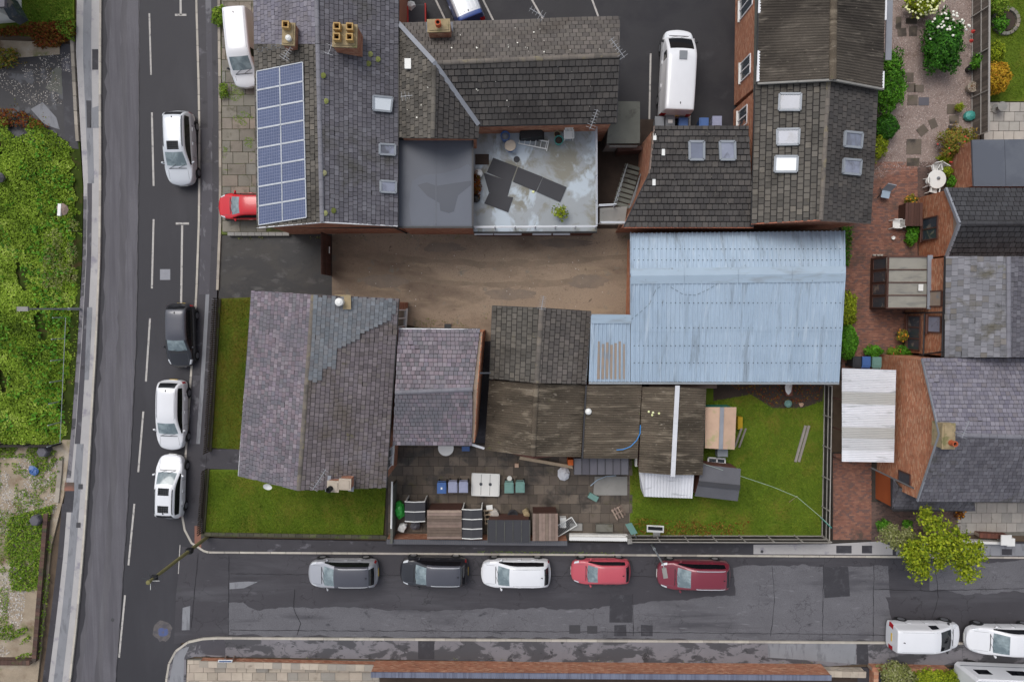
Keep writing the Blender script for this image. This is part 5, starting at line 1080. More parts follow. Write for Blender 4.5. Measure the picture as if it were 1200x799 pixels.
pavers('brick_drive', 'block_brown', [(1021, 588), (1125, 588), (1125, 634), (1021, 634)], .062)
# stepping stones in the gravel garden
for x, y, w_, h_, r in ((1053, 27, .35, .75, 0), (1057, 38, .55, .5, .1), (1070, 37, .5, .6, 0), (1068, 25, .7, .35, 0), (1066, 91, .5, .6, 0), (1068, 103, .5, .55, 0), (1077, 104, .6, .45, 0), (1069.5, 117.5, .65, .65, 0), (1082.5, 119, .65, .5, 0), (1081, 153, .6, .55, .7), (1093.5, 145, .45, .6, .4), (1071, 172, .95, .95, 0), (1115, 128, .55, .6, 0), (1118, 140, .6, .5, .1), (1070, 190, .8, .5, 0), (1116, 151, .5, .4, 0)):
    o = B(lambda q: q.prism([(p.x, p.y) for p in [P(x, y, .1) + Matrix.Rotation(r, 3, 'Z') @ Vector((a * w_ / 2, b * h_ / 2, 0)) for a, b in ((-1, -1), (1, -1), (1, 1), (-1, 1))]], .05, .11), 'stepping_stone', 'flag_dark' if x != 1082.5 else 'slate_grey', ground_obj('gravel_garden'))
# loose chips
def chips(name, px, z, n, m, size, label, cat, mask=None):
    q = scatter(PL(px, z), n)
    if mask is not None: q = q[smooth_noise(q, mask[0], mask[2]) > mask[1]]
    k = len(q); o = leaf_cloud(name, m, np.column_stack([q, np.full(k, z + .012)]), np.tile([0, 0, 1.0], (k, 1)), size, kind='stuff', asp=.8, jit=.35); tag(o, label, cat)
chips('gravel', [(1012, -60), (1142, -60), (1138, 188), (1062, 198), (1012, 214)], .08, 26000, 'gravel_chip', .065, 'pinkish gravel covering the garden between tiled house and fence', 'gravel')
chips('rubble_stones', [(-40, 535), (74, 540), (66, 600), (40, 620), (30, 700), (20, 760), (-40, 790)], .06, 12000, 'stone_chip', .11, 'pale broken stones scattered over the waste plot', 'rubble', (.7, -.25, 5))
chips('yard_grit', [(392, 276), (738, 276), (738, 366), (690, 366), (690, 356), (577, 356), (565, 380), (485, 380), (485, 350), (392, 343)], .054, 6500, 'yard_stone', .045, 'loose grit and small stones on the brown yard', 'grit', (.9, -.35, 51))
chips('yard_stones', [(392, 276), (738, 276), (738, 366), (577, 356), (485, 380), (392, 343)], .054, 140, 'stone_chip', .08, 'scattered larger stones on the brown yard', 'stones', (.7, .1, 52))
chips('soil_litter', [(840, 448), (964, 448), (962, 468), (905, 476), (880, 461)], .10, 700, 'leaf_rust', .1, 'brown leaf litter on the bare soil below the blue shed', 'leaf litter')
chips('fallen_leaves', [(748, 607), (860, 612), (880, 610), (870, 626), (748, 626)], .11, 330, 'leaf_rust', .12, 'brown dead leaves along the south garden fence', 'leaf litter')
# ================================================================ VEGETATION
grass([(256, 352), (298, 350), (290, 527), (245, 523)], .09, 15000, 'grass_olive', .10, 'narrow olive lawn strip between picket fence and corner house')
grass([(243, 552), (345, 552), (452, 562), (448, 625), (240, 623)], .09, 26000, 'grass_blade', .10, 'bright lawn south of the slate corner house')
grass([(740, 470), (835, 470), (880, 462), (905, 478), (940, 478), (964, 468), (961, 625), (740, 625)], .09, 46000, 'grass_blade', .10, 'large mown lawn inside the dark board fence')
grass([(1155, -40), (1260, -40), (1260, 117), (1157, 117)], .09, 16000, 'grass_blade', .1, 'lawn beyond the garden fence in the top right corner')
grass([(27, -40), (85, -40), (84, 30), (70, 29), (27, 26)], .08, 9000, 'leaf_weed', .14, 'rough grass by the white rendered house')
# bramble field
bp = PL([(-110, 138), (40, 140), (70, 152), (90, 175), (96, 222), (94, 300), (88, 395), (81, 505), (72, 520), (-110, 517)], 0)
def mound(q): return .26 + .12 * smooth_noise(q, .45, 11) + .10 * smooth_noise(q, 1.6, 12)
q0 = scatter(bp, 105000); q0 = q0[(smooth_noise(q0, 1.3, 14) * .5 + smooth_noise(q0, .6, 15) > -.6)]; ed = np.array([P(interp([(130, 40), (150, 66), (175, 88), (222, 95), (300, 93), (395, 87), (505, 80), (530, 70)], yy), yy, 0).x for yy in np.linspace(135, 520, 40)]); yy_ = np.array([P(0, yy, 0).y for yy in np.linspace(135, 520, 40)]); dist = np.interp(-q0[:, 1], -yy_, ed) - q0[:, 0]
q0 = q0[dist + .55 * smooth_noise(q0, 2.2, 16) > .25]; dist = np.interp(-q0[:, 1], -yy_, ed) - q0[:, 0]; hz = np.clip(mound(q0), .12, 1.4) * np.clip(dist / 1.4, .15, 1)
gx = (np.roll(hz, 1) * 0)
e_ = .15; nx = -(mound(q0 + [e_, 0]) - mound(q0 - [e_, 0])) / (2 * e_); ny = -(mound(q0 + [0, e_]) - mound(q0 - [0, e_])) / (2 * e_)
k = len(q0); o = leaf_cloud('bramble_patch', 'leaf_bramble', np.column_stack([q0, .07 + hz * (1 - .35 * NR.random(k) ** 2)]), np.column_stack([nx, ny, np.ones(k)]), .135, kind='stuff', asp=.7, jit=.5,
    tint=np.clip(.50 + .26 * smooth_noise(q0, .4, 21) + .26 * smooth_noise(q0, 1.3, 22) + NR.normal(0, .17, k), 0, .99)); tag(o, 'overgrown green bramble thicket filling the plot left of the main road', 'brambles')
def patch(name, label, px, z, n, m, size, hmax, mask=None, jit=.7, asp=.5, cat='weeds'):
    q = scatter(PL(px, z), n)
    if mask is not None: q = q[smooth_noise(q, mask[0], mask[2]) > mask[1]]
    k = len(q); o = leaf_cloud(name, m, np.column_stack([q, z + NR.random(k) * hmax]), np.tile([0, 0, 1.0], (k, 1)), size, kind='stuff', jit=jit, asp=asp); return tag(o, label, cat)
patch('weeds', 'rust red weeds along the rubble edge below the grass corner', [(0, 37), (40, 29), (88, 28), (90, 42), (70, 56), (45, 58), (38, 42), (0, 44)], .08, 3600, 'leaf_rust', .16, .5)
patch('weeds', 'olive weeds around the end of the low kerb by the pavement', [(68, 26), (86, 18), (91, 32), (88, 50), (74, 42)], .08, 1200, 'leaf_weed', .16, .6)
patch('weeds', 'red and green weeds at the left edge above the bramble thicket', [(-30, 56), (25, 60), (20, 80), (-30, 84)], .07, 1300, 'leaf_rose', .17, .5)
patch('weeds', 'rusty weeds fringing the top of the bramble thicket', [(-30, 126), (32, 132), (60, 150), (40, 152), (-30, 146)], .08, 1500, 'leaf_rust', .16, .7)
patch('weeds', 'bright weeds beside the fence line at the top of the waste plot', [(-30, 520), (50, 520), (76, 532), (72, 552), (50, 552), (30, 536), (-30, 536)], .06, 4200, 'leaf_weed', .13, .25, (1.6, -.05, 31))
patch('weeds', 'tall green weeds along the broken brick wall on the waste plot', [(12, 605), (66, 590), (56, 620), (48, 690), (16, 692), (8, 640)], .06, 9500, 'leaf_weed', .14, .3, (1.6, -.75, 32))
patch('weeds', 'dark green weeds in the bottom corner of the waste plot', [(-30, 735), (34, 728), (40, 768), (-30, 770)], .06, 2600, 'leaf_weed', .14, .3, (1.7, -.1, 33))
patch('weeds', 'weeds growing between broken brick wall and pavement strip', [(58, 600), (64, 600), (58, 690), (48, 770), (43, 770), (50, 690)], .12, 2400, 'leaf_weed', .12, .2, (.7, -.1, 34))
patch('weeds', 'patchy weeds across the rubble of the waste plot', [(-30, 540), (70, 545), (64, 590), (12, 640), (10, 730), (-30, 735)], .06, 16000, 'leaf_weed', .11, .12, (1.5, -.02, 35))
patch('weeds', 'brown dying plants along the inside of the south garden fence', [(742, 606), (800, 608), (860, 614), (858, 626), (742, 626)], .09, 1500, 'leaf_rose', .12, .25, (1.4, -.1, 41))
patch('weeds', 'weeds along the foot of the low concrete wall and alley edge', [(262, 277), (340, 277), (380, 277), (380, 280), (262, 281)], .06, 420, 'leaf_olive', .08, .08, (1.6, .1, 45))
patch('weeds', 'larger darker leaves scattered through the bramble thicket', [(-60, 150), (60, 155), (86, 185), (90, 300), (84, 400), (74, 510), (-60, 510)], .3, 5200, 'leaf_mid', .24, .3, (.9, .15, 47), cat='leaves')
patch('weeds', 'dead brown stems showing through the bramble thicket', [(-60, 160), (60, 165), (84, 190), (86, 300), (80, 400), (70, 505), (-60, 505)], .3, 1500, 'leaf_rose', .16, .25, (1.6, .55, 48), asp=.2, cat='stems')
patch('weeds', 'scattered weeds over the dark asphalt plot at the left edge', [(-30, 70), (60, 72), (80, 140), (60, 150), (-30, 135)], .065, 900, 'leaf_rose', .10, .08, (1.3, .45, 49))
chips('plot_grit', [(-20, 62), (84, 62), (88, 160), (-20, 140)], .075, 1800, 'stone_chip', .07, 'small pale stones scattered over the dark asphalt plot', 'grit', (.8, .1, 53))
patch('weeds', 'yellow brown grass tufts in the thicket near the pavement', [(55, 255), (92, 255), (92, 350), (50, 350)], .35, 2600, 'leaf_olive', .11, .2, (1.0, .1, 46))
patch('weeds', 'thin weeds along the north edge of the brown yard', [(394, 276), (740, 274), (740, 279), (394, 281)], .055, 500, 'leaf_olive', .08, .08, (1.5, .2, 42))
patch('weeds', 'weeds along the south side of the brown yard by the outrigger', [(486, 372), (560, 376), (575, 358), (577, 362), (563, 384), (486, 384)], .055, 500, 'leaf_olive', .09, .1, (1.5, -.1, 43))
patch('weeds', 'green weeds fringing the pavement beside the bramble thicket', [(90, 185), (97, 225), (97, 300), (92, 395), (84, 505), (80, 505), (87, 395), (92, 300), (91, 225), (86, 190)], .08, 1700, 'leaf_weed', .13, .2, (1.4, .0, 44))
patch('weeds', 'moss and weeds at the foot of the blue shed east wall', [(984, 266), (997, 266), (993, 312), (986, 312)], .06, 900, 'leaf_mid', .13, .5)
patch('moss', 'green moss in the joints of the front flagstones', [(262, 95), (296, 95), (296, 200), (262, 200)], .125, 5200, 'leaf_weed', .06, .02, (2.2, .30, 36), .3, cat='moss')
patch('weeds', 'low weeds along the kerb behind the pale cars', [(560, 645), (720, 646), (720, 649), (560, 648)], .10, 420, 'leaf_weed', .07, .05)
patch('weeds', 'weeds at the foot of the long brick wall along the side road', [(300, 768), (960, 775), (960, 777), (300, 770)], .11, 700, 'leaf_olive', .08, .06, (.9, .1, 37))
shrub('flowering_shrub', 'large round green shrub with white flowers in the gravel garden', 'shrub', 1104, 52, 1.1, (1.15, 1.75, .9), 6500, .17, 'leaf_dark', 60, fside=(-.2, .9, .1), fsize=.16)
shrub('flowering_shrub', 'shrub covered in cream flowers at the top edge of the gravel garden', 'shrub', 1081, 4, .9, (1.0, .8, .7), 2600, .15, 'leaf_lime', 130, 'flower_cream', fsize=.15)
shrub('hedge_shrub', 'tall leafy shrub against the east wall of the corrugated roof house', 'shrub', 1040, 96, 1.0, (1.0, 1.95, .9), 6000, .15, 'leaf_mid')
shrub('round_shrub', 'dense dark round shrub beside the skylit tiled house', 'shrub', 1038, 149, .8, (.75, .8, .7), 3200, .12, 'leaf_dark', lump=.1)
shrub('small_shrub', 'small lime shrub at the south end of the dark round one', 'shrub', 1030, 172, .6, (.5, .8, .5), 1500, .12, 'leaf_lime')
shrub('golden_shrub', 'golden yellow round shrub on the lawn beside the garden fence', 'shrub', 1166, 92, .9, (.8, 1.0, .8), 4200, .12, 'leaf_yellow', lump=.12)
shrub('lime_shrub', 'bright lime shrub just above the golden one', 'shrub', 1167, 61, .8, (.45, .65, .5), 1500, .13, 'leaf_lime')
shrub('lime_shrub', 'pale green shrub at the top of the garden fence', 'shrub', 1170, 4, .7, (.6, .7, .5), 1300, .13, 'leaf_weed')
shrub('rose_bush', 'straggly rose bush with olive and reddish leaves by the flat roofed garage', 'shrub', 1121, 168, .9, (1.1, 1.0, .75), 2600, .14, 'leaf_rose', 8, 'flower_red', fsize=.12)
shrub('small_shrub', 'small green shrub against the inner side of the garden fence', 'shrub', 1147, 72, .6, (.45, .5, .45), 700, .14, 'leaf_mid')
shrub('small_shrub', 'little lime shrub behind the white patio table', 'shrub', 1109, 201, .6, (.3, .35, .4), 600, .12, 'leaf_lime'); shrub('small_shrub', 'dark shrub between patio table and brick extension', 'shrub', 1117, 213, .6, (.35, .4, .4), 600, .12, 'leaf_mid')
shrub('small_shrub', 'yellow green shrub below the rose bush at the patio edge', 'shrub', 1108, 186, .5, (.5, .3, .35), 700, .12, 'leaf_lime')
shrub('golden_hedge', 'yellow green hedge beside the east end of the blue shed', 'hedge', 993, 362, .8, (.5, 1.1, .7), 2600, .13, 'leaf_lime')
shrub('clipped_hedge', 'clipped green hedge beside the wheelie bins and blue shed', 'hedge', 993, 401, .9, (.55, 1.15, .8), 4200, .11, 'leaf_mid', lump=.06)
shrub('patio_plant', 'leafy green plant at the south end of the brown patio cupboard', 'plant', 1068, 275, .4, (.35, .65, .4), 700, .2, 'leaf_mid'); shrub('patio_plant', 'trailing plant below the barred window', 'plant', 1080, 268, .3, (.25, .5, .3), 300, .16, 'leaf_olive')
shrub('patio_plant', 'flowering pot plant beside the house door with yellow blooms', 'plant', 1057, 393, .7, (.35, .35, .35), 500, .13, 'leaf_rose', 14, 'flower_orange'); shrub('patio_plant', 'dark leafy plant in the corner by the drainpipe', 'plant', 1062, 410, .4, (.5, .4, .35), 700, .14, 'leaf_mid'); shrub('patio_plant', 'low bright plant left of the dark corner plant', 'plant', 1047, 412, .3, (.4, .3, .3), 500, .12, 'leaf_weed', 8, 'flower_red', fsize=.08)
shrub('patio_plant', 'leafy plant behind the blue and green wheelie bins', 'plant', 1023, 411, .6, (.6, .4, .45), 900, .14, 'leaf_mid')
shrub('patio_plant', 'orange flowering plant north of the brown patio cupboard', 'plant', 1067, 234, .6, (.4, .3, .35), 500, .13, 'leaf_rose', 12, 'flower_orange')
shrub('front_shrub', 'blue green shrub in the brick planter at the bottom edge', 'shrub', 1051, 790, .8, (1.1, .8, .7), 3200, .15, 'leaf_olive'); shrub('front_hedge', 'lime green hedge behind the brick planter wall', 'hedge', 1095, 793, .7, (1.8, .6, .6), 4600, .12, 'leaf_lime', lump=.1)
shrub('small_shrub', 'small dark shrub at the left foot of the lime tree', 'shrub', 1036, 616, .5, (.5, .4, .4), 800, .13, 'leaf_mid'); shrub('small_shrub', 'small shrub in the brown paved strip below the porch', 'shrub', 1063, 614, .4, (.3, .3, .35), 500, .12, 'leaf_mid')
shrub('pavement_bush', 'round weedy bush on the pavement above the white van', 'bush', 257.5, 19, .5, (.5, .6, .45), 1300, .12, 'leaf_weed')
shrub('small_shrub', 'weedy tuft on the flagstones below the white van', 'shrub', 262, 107, .3, (.3, .5, .25), 450, .1, 'leaf_weed')
shrub('garden_plant', 'orange flowering plant beside the porch corner', 'plant', 1123, 601, .5, (.25, .4, .4), 350, .12, 'leaf_rust', 12, 'flower_orange', fsize=.12)
shrub('garden_plant', 'bushy plant in the ring of stones beside the garden fence', 'plant', 1172, 27, .4, (.5, .6, .3), 500, .14, 'leaf_mid')
rg = thing('stone_ring', 'round raised bed ringed with bricks on the top right lawn', 'flower bed', tuple(P(1178, 25, .09)))
for k in range(18): a = 2 * math.pi * k / 18; c = P(1178, 25, .15); B(lambda q: q.box((c.x + math.cos(a) * .78, c.y + math.sin(a) * .78, .17), (.2, .24, .18), rz=a), 'brick', 'flagstone', rg)
B(lambda q: q.lathe(P(1178, 25, .1), [(.66, 0), (.6, .06), (.02, .08)], 18), 'soil', 'soil_dark', rg)
wfn = thing('wire_fence', 'thin grey post and wire fence inside the bramble thicket near the pavement', 'fence', tuple(P(72, 450, .07)))
for k in range(7): y = 372 + 24.5 * k; B(lambda q: q.tube([P(77 - .045 * (y - 372), y, .07), P(77 - .045 * (y - 372), y, .07) + Vector((0, 0, 1.25))], .035, 6), 'post', 'galv', wfn)
B(lambda q: [q.tube([P(77, 372, z_), P(70.4, 519, z_)], .018, 5) for z_ in (.7, 1.05, 1.3)], 'wire', 'galv', wfn)
# the lime-coloured street tree
tb = P(1078, 622, .08); tree = thing('lime_tree', 'lime green leafy tree leaning over the side road pavement', 'tree', tuple(tb)); top = P(1096, 640, 3.0)
mb = MB(); mb.tube([tb, tb + Vector((.1, -.1, 1.0)), top.lerp(tb, .35), top], .13, 8, taper=.06)
blobs = [(1092, 612, 4.0, .85), (1102, 628, 4.3, 1.05), (1088, 640, 4.2, .9), (1075, 650, 3.8, .75), (1080, 668, 3.6, .75), (1108, 645, 4.5, .9), (1122, 632, 4.2, .85), (1130, 648, 4.3, .85), (1142, 652, 4.0, .7), (1128, 662, 3.8, .7), (1134, 672, 3.6, .7), (1101, 660, 3.8, .5), (1070, 640, 3.6, .6), (1145, 640, 3.8, .5), (1066, 655, 3.3, .45), (1118, 650, 3.6, .5), (1064, 646, 3.5, .55), (1072, 660, 3.5, .6), (1084, 600, 3.8, .5)]
for x, y, z, r in blobs: e = P(x, y, z); mid = top.lerp(e, .5) + Vector((0, 0, -.2)); mb.tube([top, mid, e], .04, 5, taper=.012)
for x, y in ((1042, 622), (1050, 634), (1036, 628), (1060, 628), (1055, 642), (1066, 622)): mb.tube([top.lerp(tb, .4), P(x + 10, y, 2.2), P(x, y, 3.0)], .035, 5, taper=.008)
mb.build('trunk', 'bark', tree); pp = []; dd = []
for x, y, z, r in blobs: r *= .93; p, d = blob_pts(P(x, y, z), (r, r * .9, r * .6), int(640 * r * r + 50), .45, .3); pp.append(p); dd.append(d)
leaf_cloud('crown', 'leaf_lime', np.vstack(pp), np.vstack(dd) * .5 + [0, 0, .5], .17, tree, asp=.7, jit=.7)
pp = []
for x, y, z, r in ((1038, 625, 3.1, .5), (1048, 632, 3.1, .6), (1058, 640, 3.1, .6), (1062, 626, 3.0, .5), (1046, 620, 3.0, .4), (1068, 634, 3.2, .5)): p, d = blob_pts(P(x, y, z), (r, r, r * .5), 330, .4, .25); pp.append(p)
pp = np.vstack(pp); leaf_cloud('sparse_leaves', 'leaf_olive', pp, np.tile([0, 0, 1.0], (len(pp), 1)), .14, tree)
# ================================================================ FENCES, WALLS, POSTS
def fence(name, label, a, b, h, bm, pm, bw=.15, post=1.9, out=None, cat='fence', rails=(.04, .55, .97), rm=None, gap=.012, board_z=.04, cap=None):
    a = Vector(a); b = Vector(b); d = (b - a).normalized(); out = Vector(out); L = (b - a).length; z = Vector((0, 0, 1)); r = thing(name, label, cat, tuple(a))
    n = int(L / bw); me = None; off = Vector(r.location); ang = math.atan2(d.y, d.x)
    for i in range(n):
        if me is None: o = B(lambda q: q.box((0, 0, 0), (bw - gap, .022, h - board_z)), 'board', bm); me = o.data
        else: o = bpy.data.objects.new('board', me); COL.objects.link(o)
        o.parent = r; o.location = a + d * ((i + .5) * L / n) + z * ((h + board_z) / 2 + random.uniform(-.012, .012)) + out * (.04 + random.uniform(-.003, .003)) - off; o.rotation_euler = (0, 0, ang)
    for k in rails: B(lambda q: q.bar(a + z * h * k - out * .0, b + z * h * k - out * .0, .045, .045), 'rail', rm or pm, r)
    m = max(1, round(L / post))
    for i in range(m + 1): p = a + d * L * i / m - out * .04; B(lambda q: q.bar(p, p + z * (h + .04), .06, .06), 'post', pm, r)
    if cap: B(lambda q: q.bar(a + z * (h + .02), b + z * (h + .02), .1, .03), 'capping', cap, r)
    return r
mat('board_black', ['#2b2724', '#332e2a', '#231f1d'], .15, 2, .9, .3, 30)
mat('fence_pale', ['#8f8b86', '#9c9791', '#827e79'], .1, 2, .85, .2, 30)
mat('fence_brown', ['#5d544d', '#6a6058', '#514943', '#746a62'], .12, 2, .9, .3, 30)
fence('garden_fence', 'dark board fence with pale rails along the east side of the lawn', P(966, 450, .08), P(963, 628, .08), 1.1, 'board_black', 'fence_pale', out=(1, 0, 0))
fence('garden_fence', 'dark board fence with pale rails along the south side of the lawn', P(736, 627, .08), P(963, 627.5, .08), 1.35, 'board_black', 'fence_pale', out=(0, -1, 0))
fence('panel_fence', 'weathered brown board fence between gravel garden and top right lawn', P(1139, -75, .08), P(1138, 162, .08), 1.6, 'fence_brown', 'fence_pale', out=(1, 0, 0), cap='fence_pale', post=2.4)
fence('board_fence', 'black board fence across the plot below the bramble thicket', P(-60, 520, .06), P(72, 519.5, .06), .9, 'board_black', 'board_black', out=(0, -1, 0))
def pickets(label, a, b, h=.95, step=.14):
    a = Vector(a); b = Vector(b); d = b - a; r = thing('picket_fence', label, 'fence', tuple(a)); n = int(d.length / step); ang = math.atan2(d.y, d.x); me = None
    for i in range(n + 1):
        if me is None: o = B(lambda q: (q.box((0, 0, h / 2), (.07, .025, h)), q.prism([(-.035, -.0125), (.035, -.0125), (.035, .0125), (-.035, .0125)], h + .001, h + .04)), 'picket', 'picket_brown'); me = o.data
        else: o = bpy.data.objects.new('picket', me); COL.objects.link(o)
        o.parent = r; o.location = d * (i / n); o.rotation_euler = (random.uniform(-.03, .03), 0, ang)
    for k in (.25, .75): B(lambda q: q.bar(a + Vector((.03, 0, h * k)), b + Vector((.03, 0, h * k)), .04, .07), 'rail', 'picket_brown', r)
    B(lambda q: q.bar(a + Vector((.05, 0, .06)), b + Vector((.05, 0, .06)), .18, .16), 'plinth', 'wall_moss', r)
pickets('brown picket fence along the narrow olive lawn beside the main road', P(257, 350, .06), P(246, 528, .06)); pickets('brown picket fence at the corner lawn beside the telegraph pole', P(243.5, 549, .06), P(238.5, 622, .06), .9)
def brick_wall(name, label, a, b, h, th=.23, bm='brick', cop='brick_blue', cp=.24, cw=None, z0=.06, side=1):
    a = Vector(a); b = Vector(b); d = (b - a).normalized(); s = Vector((-d.y, d.x, 0)) * side; r = thing(name, label, 'wall', tuple(a)); fp = [a, b, b - s * th, a - s * th]
    wl = B(lambda q: q.prism([(p.x, p.y) for p in fp], z0, h), 'wall', 'mortar', r); q = MB(); z = Vector((0, 0, 1))
    for u, v, o in ((a, b, s), (a - s * th, b - s * th, -s)): u = Vector((u.x, u.y, z0)); v = Vector((v.x, v.y, z0)); lay([u, v, v + z * (h - z0), u + z * (h - z0)], d, .235, .078, .012, .012, wedge=False, mb=q, outward=o, uphint=z)
    q.build('brickwork', bm, wl, kind='stuff'); n = max(1, round((b - a).length / cp)); cw = cw or th + .08
    me = None; L = (b - a).length / n
    for i in range(n):
        if me is None: o = B(lambda q: q.box((0, 0, 0), (L - .012, cw, .075)), 'coping', cop); me = o.data
        else: o = bpy.data.objects.new('coping', me); COL.objects.link(o)
        c = a + d * L * (i + .5) - s * th / 2; o.parent = r; o.location = Vector((c.x, c.y, h + .04 + random.uniform(-.004, .004))) - Vector(r.location); o.rotation_euler = (0, 0, math.atan2(d.y, d.x))
    return r
brick_wall('brick_wall', 'low red brick wall with pale coping in front of the cream flagged yard', P(238, 770.5, .1), P(440, 775, .1), .62, cop='flag_cream', cp=.6, cw=.4, z0=.05)
brick_wall('brick_wall', 'tall brick wall with blue brick coping along the bottom edge', P(440, 774, .1), P(962, 777.5, .1), 1.55, cp=.115, cw=.34, bm='brick')
brick_wall('brick_wall', 'low brick planter wall beside the white van at the bottom right', P(1017, 777, .1), P(1106, 779, .1), .6, cop='brick', cp=.24); brick_wall('brick_wall', 'end wall of the brick planter at the bottom right', P(1019.5, 781, .1), P(1018, 830, .1), .6, cop='brick', cp=.24, side=-1)
brick_wall('brick_wall', 'short pale capped wall right of the long brick wall', P(963, 781, .1), P(1009, 782, .1), .7, cop='flag_cream', cp=.5, cw=.4, bm='flag_cream')
brick_wall('brick_wall', 'brick yard wall with blue coping behind the row of sheds', P(457, 625, .1), P(663, 627, .1), 1.25, cp=.115, cw=.3, cop='felt_slate')
brick_wall('brick_wall', 'broken red brick wall beside the waste plot weeds', P(56, 600, .06), P(42, 772, .06), .35, bm='brick_ruin', cop='brick_ruin', side=-1, th=.2); brick_wall('brick_wall', 'red brick wall across the bottom of the waste plot', P(-60, 769, .06), P(41, 770, .06), .5, bm='brick_ruin', cop='brick_ruin')
brick_wall('brick_wall', 'short brick wall with pale coping under the right side of the lime tree', P(1142, 622, .1), P(1176, 624, .1), .55, bm='brick_dark', cop='brick_dark')
cw_ = thing('white_capped_wall', 'white capped low wall and square pier on the pavement right of the lime tree', 'wall', tuple(P(1160, 634, .1))); B(lambda q: (q.bar(P(1126, 633.5, .3), P(1174, 635, .3), .16, .5)), 'wall', 'render_white', cw_); B(lambda q: (q.box(P(1179, 632.5, .5), (.5, .5, .9)), q.box(P(1179, 632.5, .98), (.66, .66, .08))), 'pier', 'plastic_white', cw_)
lw = thing('low_wall', 'low concrete wall between red car parking and dark alley', 'wall', tuple(P(305, 275, .06)))
for k in range(9): B(lambda q: q.bar(P(268 + 8 * k, 274.5, .2), P(275.6 + 8 * k, 274.5, .2), .22, .35), 'block', 'concrete_plain', lw)
lw = thing('low_wall', 'mossy low wall along the south edge of the corner lawn', 'wall', tuple(P(340, 626, .06))); B(lambda q: q.bar(P(237, 625.5, .2), P(455, 629, .2), .18, .35), 'wall', 'wall_moss', lw)
for k in range(26): x = 240 + 8.2 * k; B(lambda q: q.bar(P(x, 625.4 + .016 * (x - 237), .42), P(x + 7.9, 625.4 + .016 * (x + 7.7 - 237), .42), .2, .06), 'coping', 'wall_moss', lw)
yw = thing('yard_wall', 'grey side wall with white rail between corner lawn and back yard', 'wall', tuple(P(461, 600, 0))); B(lambda q: q.bar(P(462, 566, .75), P(461, 632, .75), .15, 1.5), 'wall', 'concrete_moss', yw); B(lambda q: q.tube([P(459.5, 564, 1.6), P(458.5, 619, 1.6)], .06, 8), 'rail', 'plastic_white', yw)
gate = thing('wooden_gate', 'tall brown wooden gate closing off the brown yard from the alley', 'gate', tuple(P(388, 300, .05)))
for k in range(17): y = 276.5 + 47 * (k + .5) / 17; p = P(388, y, .05); B(lambda q: q.box((p.x, p.y, 1.2), (.035, .145, 2.3)), 'plank', 'wood_dark', gate)
for z in (.3, 1.2, 2.1): B(lambda q: q.bar(P(388, 276.5, .05) + Vector((.04, 0, z)), P(388, 323.5, .05) + Vector((.04, 0, z)), .04, .12), 'ledge', 'wood_dark', gate)
B(lambda q: q.bar(P(386, 289, 1.5) , P(386, 297, 1.5), .05, .06), 'sign_plate', 'plastic_white', gate)
bw_ = thing('balustrade', 'white pierced concrete balustrade between brown shed and garden sign', 'balustrade', tuple(P(700, 630, .1)))
B(lambda q: q.bar(P(667, 630.5, 1.0), P(735, 631.5, 1.0), .22, .1), 'coping', 'render_white', bw_); B(lambda q: q.bar(P(667, 627, .25), P(735, 628, .25), .22, .3), 'base', 'render_white', bw_)
for k in range(28): p = P(668 + 66 * k / 27, 627.2 + k / 27, .1); B(lambda q: q.lathe((p.x, p.y, .39), [(.06, 0), (.05, .1), (.085, .28), (.05, .5), (.06, .56)], 8), 'baluster', 'render_white', bw_)
B(lambda q: q.bar(P(737, 634, .5), P(736.5, 628, .5), .3, 1.0), 'end_pier', 'concrete_plain', bw_)
# lamps, telegraph pole
def lamp(label, base, top, head, hz_):
    r = thing('street_lamp', label, 'street lamp', tuple(base)); b = Vector(base)
    B(lambda q: (q.tube([b, b + (top - b) * .25], .085, 10), q.tube([b + (top - b) * .25, top], .055, 10, taper=.04)), 'pole', 'galv', r)
    d = (head - top); B(lambda q: q.tube([top, top.lerp(head, .3) + Vector((0, 0, .1)), top.lerp(head, .75)], .03, 6), 'arm', 'galv', r)
    B(lambda q: q.box(head, (.62, .26, .13), R=Matrix.Rotation(math.atan2(d.y, d.x), 3, 'Z')), 'lamp_head', 'plastic_grey' if 0 else 'concrete_plain', r)
    B(lambda q: q.box(head + Vector((0, 0, -.08)), (.45, .2, .05), R=Matrix.Rotation(math.atan2(d.y, d.x), 3, 'Z')), 'lens', 'skylight_pale', r)
lamp('grey street lamp on the left pavement in front of the bramble thicket', P(94, 362, .1), P(33, 362, 5.4), P(27, 362, 5.5), 5); lamp('grey street lamp standing by the south garden fence over the dark red car', P(764, 638, .1), P(777, 661, 3.9), P(779, 671, 4.0), 4)
r = thing('telegraph_pole', 'mossy wooden telegraph pole leaning across the street corner', 'pole', tuple(P(243, 629, .1))); tp = P(174, 682, 7.6)
B(lambda q: q.tube([P(243, 629, .1), P(174, 682, 7.6)], .12, 10, taper=.09), 'pole', 'wood_pole', r); u = (tp - P(243, 629, .1)).normalized()
B(lambda q: [q.tube([tp - u * .35, tp - u * .3 + Vector((math.cos(a) * .55, math.sin(a) * .55, 0))], .014, 4) for a in (0, .5, 2.0, 2.9, 4.5, 5.2)], 'step_irons', 'steel_dark', r); B(lambda q: q.lathe(tp, [(.13, 0), (.12, .06), (.02, .09)], 10), 'cap', 'wood_pole', r)
k_ = tp.lerp(P(243, 629, .1), .66); B(lambda q: q.box(k_ + Vector((0, 0, .05)), (.35, .3, .4)), 'junction_box', 'plastic_black', r); B(lambda q: q.box(tp.lerp(P(243, 629, .1), .08), (.3, .28, .3)), 'junction_box', 'plastic_black', r)
